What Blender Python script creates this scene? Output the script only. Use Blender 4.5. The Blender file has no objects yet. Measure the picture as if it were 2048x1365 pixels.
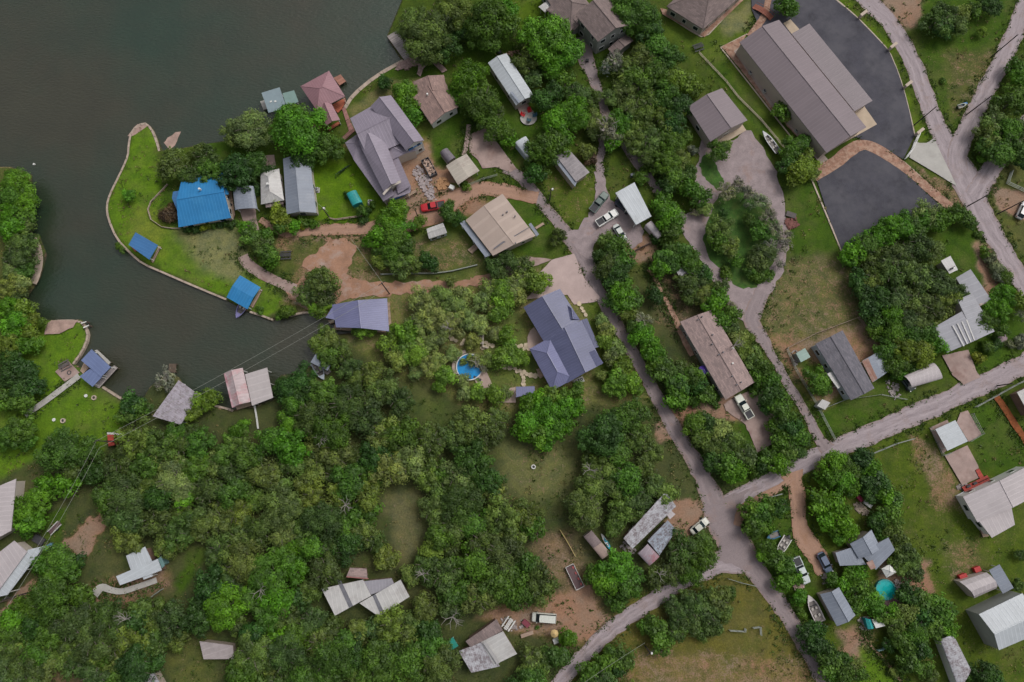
import bpy, bmesh, math, random
import numpy as np
from mathutils import Vector, geometry
random.seed(7); rng = np.random.default_rng(7)
S = bpy.context.scene
COL = S.collection
R = math.radians
# ---------------------------------------------------------------- camera, sky, sun, exposure
H = 155.0; F = 1365.0; TILT = R(9.87)
cam = bpy.data.cameras.new('camera'); camo = bpy.data.objects.new('camera', cam); COL.objects.link(camo)
camo.location = (0, 0, H); camo.rotation_euler = (TILT, 0, 0)
cam.sensor_width = 36; cam.lens = F / 2048 * 36; cam.clip_end = 5000; cam.clip_start = 1
S.camera = camo
W = bpy.data.worlds.new('World'); S.world = W; W.use_nodes = True
nt = W.node_tree; bg = nt.nodes['Background']
sky = nt.nodes.new('ShaderNodeTexSky'); sky.sky_type = 'NISHITA'; sky.sun_disc = False
SUN_EL = 54; SUN_AZ = 52
sky.sun_elevation = R(SUN_EL); sky.sun_rotation = R(SUN_AZ); sky.dust_density = 6.0; sky.air_density = 1.0
hs = nt.nodes.new('ShaderNodeHueSaturation'); hs.inputs['Saturation'].default_value = 0.30
nt.links.new(sky.outputs[0], hs.inputs['Color']); nt.links.new(hs.outputs[0], bg.inputs['Color'])
bg.inputs['Strength'].default_value = 0.147
sd = bpy.data.lights.new('sun', 'SUN'); so = bpy.data.objects.new('sun', sd); COL.objects.link(so)
sd.energy = 1.25; sd.angle = R(18); sd.color = (1.0, 0.96, 0.9)
az = R(SUN_AZ)
_sd = Vector((math.sin(az) * math.cos(R(SUN_EL)), math.cos(az) * math.cos(R(SUN_EL)), math.sin(R(SUN_EL))))
so.rotation_euler = _sd.to_track_quat('Z', 'Y').to_euler()
so.location = (0, 0, 200)
S.view_settings.view_transform = 'Standard'; S.view_settings.look = 'None'
S.view_settings.exposure = -0.30; S.view_settings.gamma = 1.0
# ---------------------------------------------------------------- where a point of the photograph lies on a level plane
CT, ST = math.cos(TILT), math.sin(TILT)
def P(px, py, z=0.0):
    xc = (px - 1024) / F; yc = -(py - 682.5) / F
    y = yc * CT + ST; zz = yc * ST - CT
    s = (H - z) / -zz
    return Vector((xc * s, y * s, z))
def P2(px, py, z=0.0):
    v = P(px, py, z); return (v.x, v.y)
def mpp(px, py):      # metres per photo pixel there
    yc = -(py - 682.5) / F
    return (H / (CT - yc * ST)) / F
def inv(x, y, z=0.0):
    dx, dy, dz = x, y, z - H
    yc = dy * CT + dz * ST; zc = -dy * ST + dz * CT
    return (1024 + F * dx / -zc, 682.5 - F * yc / -zc)
# ---------------------------------------------------------------- objects
def tag(o, label=None, cat=None, group=None, kind=None):
    if label: o['label'] = label
    if cat: o['category'] = cat
    if group: o['group'] = group
    if kind: o['kind'] = kind
    return o
def empty(name, loc=(0, 0, 0), rz=0.0):
    o = bpy.data.objects.new(name, None); COL.objects.link(o)
    o.location = loc; o.rotation_euler = (0, 0, rz); o.empty_display_size = 0.3
    return o
class MB:
    """collects faces in world or local coordinates"""
    def __init__(s): s.v = []; s.f = []; s.uv = []
    def face(s, pts, uv=None):
        b = len(s.v); s.v += [tuple(p) for p in pts]; s.f.append(tuple(range(b, b + len(pts)))); s.uv.append(uv)
    def poly_prism(s, pts, z0, z1, bottom=False):
        pts = [(p[0], p[1]) for p in pts]
        a = sum(pts[i][0] * pts[(i + 1) % len(pts)][1] - pts[(i + 1) % len(pts)][0] * pts[i][1] for i in range(len(pts)))
        if a < 0: pts = pts[::-1]
        n = len(pts)
        s.face([(x, y, z1) for x, y in pts])
        if bottom: s.face([(x, y, z0) for x, y in pts[::-1]])
        for i in range(n):
            (x0, y0), (x1, y1) = pts[i], pts[(i + 1) % n]
            s.face([(x0, y0, z0), (x1, y1, z0), (x1, y1, z1), (x0, y0, z1)])
    def box(s, c, d, rz=0.0):
        x, y, z = c; a, b, h = d[0] / 2, d[1] / 2, d[2] / 2; co, si = math.cos(rz), math.sin(rz)
        q = [(x + u * co - v * si, y + u * si + v * co) for u, v in ((-a, -b), (a, -b), (a, b), (-a, b))]
        s.poly_prism(q, z - h, z + h, True)
    def tube(s, pts, r, n=6, cap=True):
        pts = [Vector(p) for p in pts]
        rr = r if isinstance(r, (list, tuple)) else [r] * len(pts)
        rings = []
        for i, p in enumerate(pts):
            d = (pts[min(i + 1, len(pts) - 1)] - pts[max(i - 1, 0)]).normalized()
            up = Vector((0, 0, 1)) if abs(d.z) < 0.9 else Vector((1, 0, 0))
            a = d.cross(up).normalized(); b = d.cross(a)
            rings.append([p + (a * math.cos(2 * math.pi * k / n) + b * math.sin(2 * math.pi * k / n)) * rr[i] for k in range(n)])
        for i in range(len(rings) - 1):
            for k in range(n):
                k2 = (k + 1) % n
                s.face([rings[i][k], rings[i + 1][k], rings[i + 1][k2], rings[i][k2]][::-1])
        if cap:
            s.face(rings[0]); s.face(rings[-1][::-1])
    def cyl(s, c, r, h, n=20, r2=None):
        x, y, z = c; r2 = r if r2 is None else r2
        lo = [(x + r * math.cos(2 * math.pi * k / n), y + r * math.sin(2 * math.pi * k / n), z) for k in range(n)]
        hi = [(x + r2 * math.cos(2 * math.pi * k / n), y + r2 * math.sin(2 * math.pi * k / n), z + h) for k in range(n)]
        for k in range(n): s.face([lo[k], lo[(k + 1) % n], hi[(k + 1) % n], hi[k]])
        s.face(hi); s.face(lo[::-1])
    def ring(s, c, r0, r1, h, n=24):
        x, y, z = c
        def cc(r, zz): return [(x + r * math.cos(2 * math.pi * k / n), y + r * math.sin(2 * math.pi * k / n), zz) for k in range(n)]
        a, b, c2, d = cc(r0, z + h), cc(r1, z + h), cc(r0, z), cc(r1, z)
        for k in range(n):
            j = (k + 1) % n
            s.face([a[k], b[k], b[j], a[j]]); s.face([d[k], d[j], b[j], b[k]]); s.face([c2[j], c2[k], a[k], a[j]])
    def build(s, name, mat, parent=None, smooth=False):
        me = bpy.data.meshes.new(name); me.from_pydata(s.v, [], s.f)
        if any(u is not None for u in s.uv):
            L = me.uv_layers.new(name='UVMap').data; i = 0
            for f, u in zip(s.f, s.uv):
                for k in range(len(f)):
                    L[i].uv = u[k] if u is not None else (0, 0)
                    i += 1
        if smooth: me.polygons.foreach_set('use_smooth', [True] * len(me.polygons))
        me.materials.append(mat)
        o = bpy.data.objects.new(name, me); COL.objects.link(o)
        if parent:
            o.parent = parent
        return o
    def world(s, name, mat, parent, smooth=False):
        """vertices given in world coordinates, parent an Empty already placed"""
        if parent:
            M = Vector(parent.location); rz = parent.rotation_euler.z; co, si = math.cos(-rz), math.sin(-rz)
            nv = []
            for x, y, z in s.v:
                x -= M.x; y -= M.y; z -= M.z
                nv.append((x * co - y * si, x * si + y * co, z))
            s.v = nv
        return s.build(name, mat, parent, smooth)
def copy_tree(o, parent=None):
    c = o.copy(); COL.objects.link(c); c.parent = parent
    for ch in [q for q in o.children]: copy_tree(ch, c)
    return c
# ---------------------------------------------------------------- numpy noise
def _lat(ix, iy, seed):
    h = (ix * 374761393 + iy * 668265263 + seed * 974711) & 0x7fffffff
    h = ((h ^ (h >> 13)) * 1274126177) & 0x7fffffff
    return ((h ^ (h >> 16)) & 0xffff) / 65535.0
def vnoise(x, y, seed=0, oct=3):
    x = np.asarray(x, float); y = np.asarray(y, float); t = 0; a = 1.0; tot = 0
    for o in range(oct):
        ix = np.floor(x).astype(np.int64); iy = np.floor(y).astype(np.int64); fx = x - ix; fy = y - iy
        fx = fx * fx * (3 - 2 * fx); fy = fy * fy * (3 - 2 * fy)
        v = (_lat(ix, iy, seed + o) * (1 - fx) + _lat(ix + 1, iy, seed + o) * fx) * (1 - fy) + (_lat(ix, iy + 1, seed + o) * (1 - fx) + _lat(ix + 1, iy + 1, seed + o) * fx) * fy
        t = t + v * a; tot += a; a *= 0.5; x = x * 2.03 + 7.1; y = y * 2.03 + 3.3
    return t / tot
def sdist(X, Y, poly):
    """signed distance, positive inside"""
    p = np.array(poly); n = len(p); d = np.full(X.shape, 1e9); ins = np.zeros(X.shape, bool)
    for i in range(n):
        x0, y0 = p[i]; x1, y1 = p[(i + 1) % n]; ex, ey = x1 - x0, y1 - y0
        L = ex * ex + ey * ey + 1e-12
        t = np.clip(((X - x0) * ex + (Y - y0) * ey) / L, 0, 1)
        d = np.minimum(d, (X - x0 - t * ex) ** 2 + (Y - y0 - t * ey) ** 2)
        c = ((y0 > Y) != (y1 > Y)) & (X < ex * (Y - y0) / (ey if abs(ey) > 1e-12 else 1e-12) + x0)
        ins ^= c
    d = np.sqrt(d)
    return np.where(ins, d, -d)
# ---------------------------------------------------------------- materials
MATS = {}
def lin(c):      # 0-255 display triple to linear
    return tuple(((v / 255) / 12.92 if v / 255 <= 0.04045 else ((v / 255 + 0.055) / 1.055) ** 2.4) for v in c)
class NT:
    def __init__(s, name):
        m = bpy.data.materials.new(name); m.use_nodes = True; s.m = m; s.t = m.node_tree; s.b = s.t.nodes['Principled BSDF']
    def n(s, t, **k):
        q = s.t.nodes.new('ShaderNode' + t)
        for a, v in k.items(): setattr(q, a, v)
        return q
    def l(s, a, b): s.t.links.new(a, b)
    def noise(s, scale, detail=4, rough=0.6, src=None):
        q = s.n('TexNoise'); q.inputs['Scale'].default_value = scale; q.inputs['Detail'].default_value = detail; q.inputs['Roughness'].default_value = rough
        if src is None:
            g = s.n('NewGeometry'); src = g.outputs['Position']
        s.l(src, q.inputs['Vector']); return q.outputs['Fac']
    def math(s, op, a, b=None, clamp=False):
        q = s.n('Math', operation=op, use_clamp=clamp)
        for i, v in enumerate((a, b)):
            if v is None: continue
            if isinstance(v, (int, float)): q.inputs[i].default_value = v
            else: s.l(v, q.inputs[i])
        return q.outputs[0]
    def ramp(s, fac, stops):
        q = s.n('ValToRGB'); e = q.color_ramp.elements
        while len(e) < len(stops): e.new(0.5)
        for k, (p, c) in zip(e, stops): k.position = p; k.color = (c, c, c, 1) if isinstance(c, (int, float)) else (*c, 1)
        s.l(fac, q.inputs[0]); return q.outputs[0]
    def mix(s, fac, a, b, mode='MIX'):
        q = s.n('Mix', data_type='RGBA', blend_type=mode)
        if isinstance(fac, (int, float)): q.inputs[0].default_value = fac
        else: s.l(fac, q.inputs[0])
        for i, v in ((6, a), (7, b)):
            if isinstance(v, tuple): q.inputs[i].default_value = (*v[:3], 1)
            else: s.l(v, q.inputs[i])
        return q.outputs[2]
    def bump(s, h, dist, strength=1.0):
        q = s.n('Bump'); q.inputs['Distance'].default_value = dist; q.inputs['Strength'].default_value = strength
        s.l(h, q.inputs['Height']); s.l(q.outputs[0], s.b.inputs['Normal'])
def M(name, col, rough=0.7, var=0.25, scale=0.8, metal=0.0, kind=None, c2=None, pitch=0.5, spec=None, amt=0.5, scale2=0.35):
    if name in MATS: return MATS[name]
    t = NT(name); t.b.inputs['Roughness'].default_value = rough; t.b.inputs['Metallic'].default_value = metal
    if spec is not None: t.b.inputs['Specular IOR Level'].default_value = spec
    f = t.noise(scale, 5); v = t.ramp(f, [(0.3, 1 - var), (0.7, 1 + var * 0.6)])
    base = t.mix(1.0, tuple(col), v, 'MULTIPLY')
    f2 = t.noise(4.0, 3, 0.7); v2 = t.ramp(f2, [(0.3, 1 - var * 0.5), (0.7, 1 + var * 0.4)]); base = t.mix(1.0, base, v2, 'MULTIPLY')
    if c2 is not None:      # stains with a shape of their own
        f3 = t.noise(scale2, 7, 0.72); k = t.ramp(f3, [(0.62 - amt * 0.25, 0.0), (0.80 - amt * 0.25, 1.0)]); base = t.mix(k, base, tuple(c2))
    if kind in ('rib', 'ribu'):
        uv = t.n('UVMap'); sx = t.n('SeparateXYZ'); t.l(uv.outputs[0], sx.inputs[0])
        w = t.math('FRACT', t.math('DIVIDE', sx.outputs[0], pitch))
        rib = t.ramp(w, [(0.0, 1.0), (0.16, 1.0), (0.26, 0.0), (1.0, 0.0)])
        base = t.mix(t.math('MULTIPLY', rib, 0.13), base, tuple(min(1, c * 1.7 + 0.05) for c in col))
        pan = t.n('TexWhiteNoise', noise_dimensions='1D'); t.l(t.math('FLOOR', t.math('DIVIDE', sx.outputs[0], pitch * 2)), pan.inputs['W'])
        pv = t.ramp(pan.outputs['Value'], [(0.0, 0.965), (1.0, 1.03)]); base = t.mix(1.0, base, pv, 'MULTIPLY')
        t.bump(rib, 0.025, 0.7)
    if kind == 'shingle':
        uv = t.n('UVMap'); br = t.n('TexBrick'); t.l(uv.outputs[0], br.inputs['Vector'])
        br.inputs['Scale'].default_value = 1.0; br.inputs['Brick Width'].default_value = 0.9; br.inputs['Row Height'].default_value = 0.32
        br.inputs['Mortar Size'].default_value = 0.02
        br.inputs['Color1'].default_value = (0.72, 0.72, 0.72, 1); br.inputs['Color2'].default_value = (1.22, 1.18, 1.15, 1); br.inputs['Mortar'].default_value = (0.6, 0.6, 0.6, 1)
        base = t.mix(0.75, base, t.mix(1.0, base, br.outputs['Color'], 'MULTIPLY'))
    if kind == 'plank':
        uv = t.n('UVMap'); sx = t.n('SeparateXYZ'); t.l(uv.outputs[0], sx.inputs[0])
        q = t.math('DIVIDE', sx.outputs[1], pitch)
        wn = t.n('TexWhiteNoise', noise_dimensions='1D'); t.l(t.math('FLOOR', q), wn.inputs['W'])
        pv = t.ramp(wn.outputs['Value'], [(0.0, 0.75), (1.0, 1.15)]); base = t.mix(1.0, base, pv, 'MULTIPLY')
        g = t.ramp(t.math('FRACT', q), [(0.0, 0.3), (0.1, 1.0), (1.0, 1.0)]); base = t.mix(1.0, base, g, 'MULTIPLY')
    t.l(base, t.b.inputs['Base Color'])
    if kind == 'gravel':
        t.bump(t.noise(6.0, 4), 0.05, 0.6)
    MATS[name] = t.m; return t.m
def plain(name, col, rough=0.5, metal=0.0, coat=0.0):
    if name in MATS: return MATS[name]
    t = NT(name); t.b.inputs['Roughness'].default_value = rough; t.b.inputs['Metallic'].default_value = metal
    t.b.inputs['Coat Weight'].default_value = coat
    f = t.noise(3.0, 3); v = t.ramp(f, [(0.3, 0.88), (0.7, 1.08)])
    t.l(t.mix(1.0, tuple(col), v, 'MULTIPLY'), t.b.inputs['Base Color'])
    MATS[name] = t.m; return t.m
def mat_road(name, c1, c2, c3):
    t = NT(name); t.b.inputs['Roughness'].default_value = 0.9
    uv = t.n('UVMap'); mp = t.n('Mapping'); mp.inputs['Scale'].default_value = (1.6, 0.09, 1); t.l(uv.outputs[0], mp.inputs[0])
    st = t.noise(2.2, 7, 0.7, mp.outputs[0])
    a = t.mix(t.ramp(st, [(0.36, 0.0), (0.66, 1.0)]), c1, c2)
    pk = t.noise(0.45, 6, 0.75); a = t.mix(t.ramp(pk, [(0.60, 0.0), (0.70, 0.4)]), a, tuple(v * .62 for v in c2))
    pt = t.noise(0.22, 6, 0.7); a = t.mix(t.ramp(pt, [(0.52, 0.0), (0.72, 0.75)]), a, c3)
    fine = t.noise(5.0, 4, 0.8); a = t.mix(1.0, a, t.ramp(fine, [(0.25, 0.72), (0.75, 1.22)]), 'MULTIPLY')
    sx = t.n('SeparateXYZ'); t.l(uv.outputs[0], sx.inputs[0])
    e = t.math('ABSOLUTE', sx.outputs[0])
    e = t.math('ADD', e, t.math('MULTIPLY', t.math('SUBTRACT', t.noise(0.9, 5, 0.75), 0.5), 0.9))
    a = t.mix(t.ramp(e, [(0.82, 0.0), (1.0, 0.7)]), a, c3)
    tr = t.math('ABSOLUTE', t.math('SUBTRACT', t.math('ABSOLUTE', sx.outputs[0]), 0.42))
    a = t.mix(t.math('MULTIPLY', t.ramp(tr, [(0.05, 0.35), (0.2, 0.0)]), t.noise(0.5, 3)), a, tuple(min(1, v * 1.35) for v in c1))
    t.l(a, t.b.inputs['Base Color']); MATS[name] = t.m; return t.m
def mat_glass(name='window_glass', col=(0.02, 0.03, 0.035)):
    if name in MATS: return MATS[name]
    t = NT(name); t.b.inputs['Base Color'].default_value = (*col, 1); t.b.inputs['Roughness'].default_value = 0.08
    MATS[name] = t.m; return t.m
def mat_ground():
    t = NT('ground_cover'); t.b.inputs['Roughness'].default_value = 0.95
    t.b.inputs['Specular IOR Level'].default_value = 0.1
    a = t.n('Attribute', attribute_name='Col'); d = t.n('Attribute', attribute_name='dirt')
    base = a.outputs['Color']
    n1 = t.noise(0.35, 6, 0.65); base = t.mix(1.0, base, t.ramp(n1, [(0.3, (0.62, 0.68, 0.8)), (0.72, (1.28, 1.18, 1.0))]), 'MULTIPLY')
    n6 = t.noise(0.11, 6, 0.68); base = t.mix(t.ramp(n6, [(0.48, 0.0), (0.68, 0.36)]), base, (0.15, 0.135, 0.055))
    n7 = t.noise(0.27, 6, 0.7); base = t.mix(t.ramp(n7, [(0.52, 0.0), (0.70, 0.5)]), base, (0.045, 0.085, 0.012))
    n2 = t.noise(2.6, 5, 0.75); base = t.mix(1.0, base, t.ramp(n2, [(0.28, 0.62), (0.74, 1.32)]), 'MULTIPLY')
    # bare earth showing through, more where 'dirt' is high
    n3 = t.noise(0.55, 8, 0.78); n4 = t.noise(3.2, 3, 0.6)
    k = t.math('ADD', t.math('MULTIPLY', n3, 0.62), t.math('MULTIPLY', n4, 0.38))
    k = t.math('ADD', k, t.math('MULTIPLY', t.math('SUBTRACT', d.outputs['Fac'], 0.5), 0.62))
    k = t.ramp(k, [(0.50, 0.0), (0.64, 1.0)])
    n5 = t.noise(0.12, 3); dc = t.mix(t.ramp(n5, [(0.35, 0.0), (0.65, 1.0)]), (0.30, 0.165, 0.105), (0.26, 0.19, 0.14))
    dc = t.mix(1.0, dc, t.ramp(n2, [(0.25, 0.7), (0.75, 1.25)]), 'MULTIPLY')
    base = t.mix(k, base, dc)
    t.l(base, t.b.inputs['Base Color']); t.bump(t.noise(3.0, 5, 0.8), 0.12, 0.7)
    return t.m
def mat_water():
    t = NT('lake_water'); t.b.inputs['Roughness'].default_value = 0.05; t.b.inputs['IOR'].default_value = 1.5; t.b.inputs['Specular IOR Level'].default_value = 0.85
    n = t.noise(0.02, 4, 0.6); n2 = t.noise(0.12, 3)
    c = t.mix(t.ramp(n, [(0.38, 0.0), (0.62, 1.0)]), (0.018, 0.037, 0.022), (0.037, 0.037, 0.022))
    c = t.mix(1.0, c, t.ramp(n2, [(0.3, 0.92), (0.7, 1.08)]), 'MULTIPLY')
    t.l(c, t.b.inputs['Base Color'])
    g = t.n('NewGeometry'); mp = t.n('Mapping'); mp.inputs['Rotation'].default_value = (0, 0, 0.5); mp.inputs['Scale'].default_value = (0.7, 1.6, 1)
    t.l(g.outputs['Position'], mp.inputs[0])
    w = t.noise(1.3, 5, 0.6, mp.outputs[0]); t.bump(w, 0.22, 0.7)
    return t.m
def mat_leaf():
    t = NT('foliage'); t.t.nodes.remove(t.b)
    out = t.t.nodes['Material Output']
    oi = t.n('ObjectInfo'); a = t.n('Attribute', attribute_name='lv')
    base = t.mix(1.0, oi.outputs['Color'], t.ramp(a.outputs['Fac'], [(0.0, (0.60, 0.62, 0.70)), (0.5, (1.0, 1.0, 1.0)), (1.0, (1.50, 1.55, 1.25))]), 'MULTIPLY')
    g = t.n('NewGeometry')
    n = t.noise(0.9, 4, 0.6); base = t.mix(1.0, base, t.ramp(n, [(0.3, (0.7, 0.78, 0.8)), (0.7, (1.3, 1.22, 1.1))]), 'MULTIPLY')
    d = t.n('BsdfDiffuse'); tr = t.n('BsdfTranslucent'); gl = t.n('BsdfGlossy'); gl.inputs['Roughness'].default_value = 0.55; gl.inputs['Color'].default_value = (0.6, 0.6, 0.6, 1)
    t.l(base, d.inputs[0]); t.l(base, tr.inputs[0])
    m1 = t.n('MixShader'); m1.inputs[0].default_value = 0.33; t.l(d.outputs[0], m1.inputs[1]); t.l(tr.outputs[0], m1.inputs[2])
    m2 = t.n('MixShader'); m2.inputs[0].default_value = 0.035; t.l(m1.outputs[0], m2.inputs[1]); t.l(gl.outputs[0], m2.inputs[2])
    t.l(m2.outputs[0], out.inputs[0]); return t.m
# ================================================================ the lake, the ground
WZ = -0.7
LAKE = [(-900,-900),(840,-900),(822,-100),(805,0),(775,72),(806,122),(752,152),(706,190),(690,216),(655,238),(600,234),(550,242),(500,275),(440,284),(385,293),(350,300),(322,302),(314,282),(302,256),(287,246),(264,262),(257,290),(256,312),(246,335),(233,362),(219,390),(213,413),(216,437),(233,478),(262,508),(285,528),(330,547),(380,569),(452,599),(500,624),(540,640),(575,632),(615,624),(650,630),(775,628),(776,662),(700,668),(668,672),(645,695),(624,732),(600,747),(560,752),(550,800),(505,815),(465,822),(430,812),(395,802),(372,785),(356,758),(338,744),(318,760),(300,775),(285,800),(272,812),(240,798),(208,777),(160,738),(146,728),(163,705),(176,675),(171,655),(160,641),(105,642),(70,640),(38,610),(60,580),(76,557),(90,510),(74,470),(58,470),(60,400),(60,350),(20,335),(-900,330)]
LAKEW = [P2(x, y, -0.3) for x, y in LAKE]
LG, LGB, DRY, OLV, DIRTC, DK, BR = (0.100,0.190,0.014), (0.052,0.104,0.011), (0.155,0.160,0.060), (0.095,0.110,0.032), (0.33,0.17,0.10), (0.032,0.052,0.012), (0.066,0.082,0.030)
FAD = (0.19,0.20,0.09)
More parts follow.
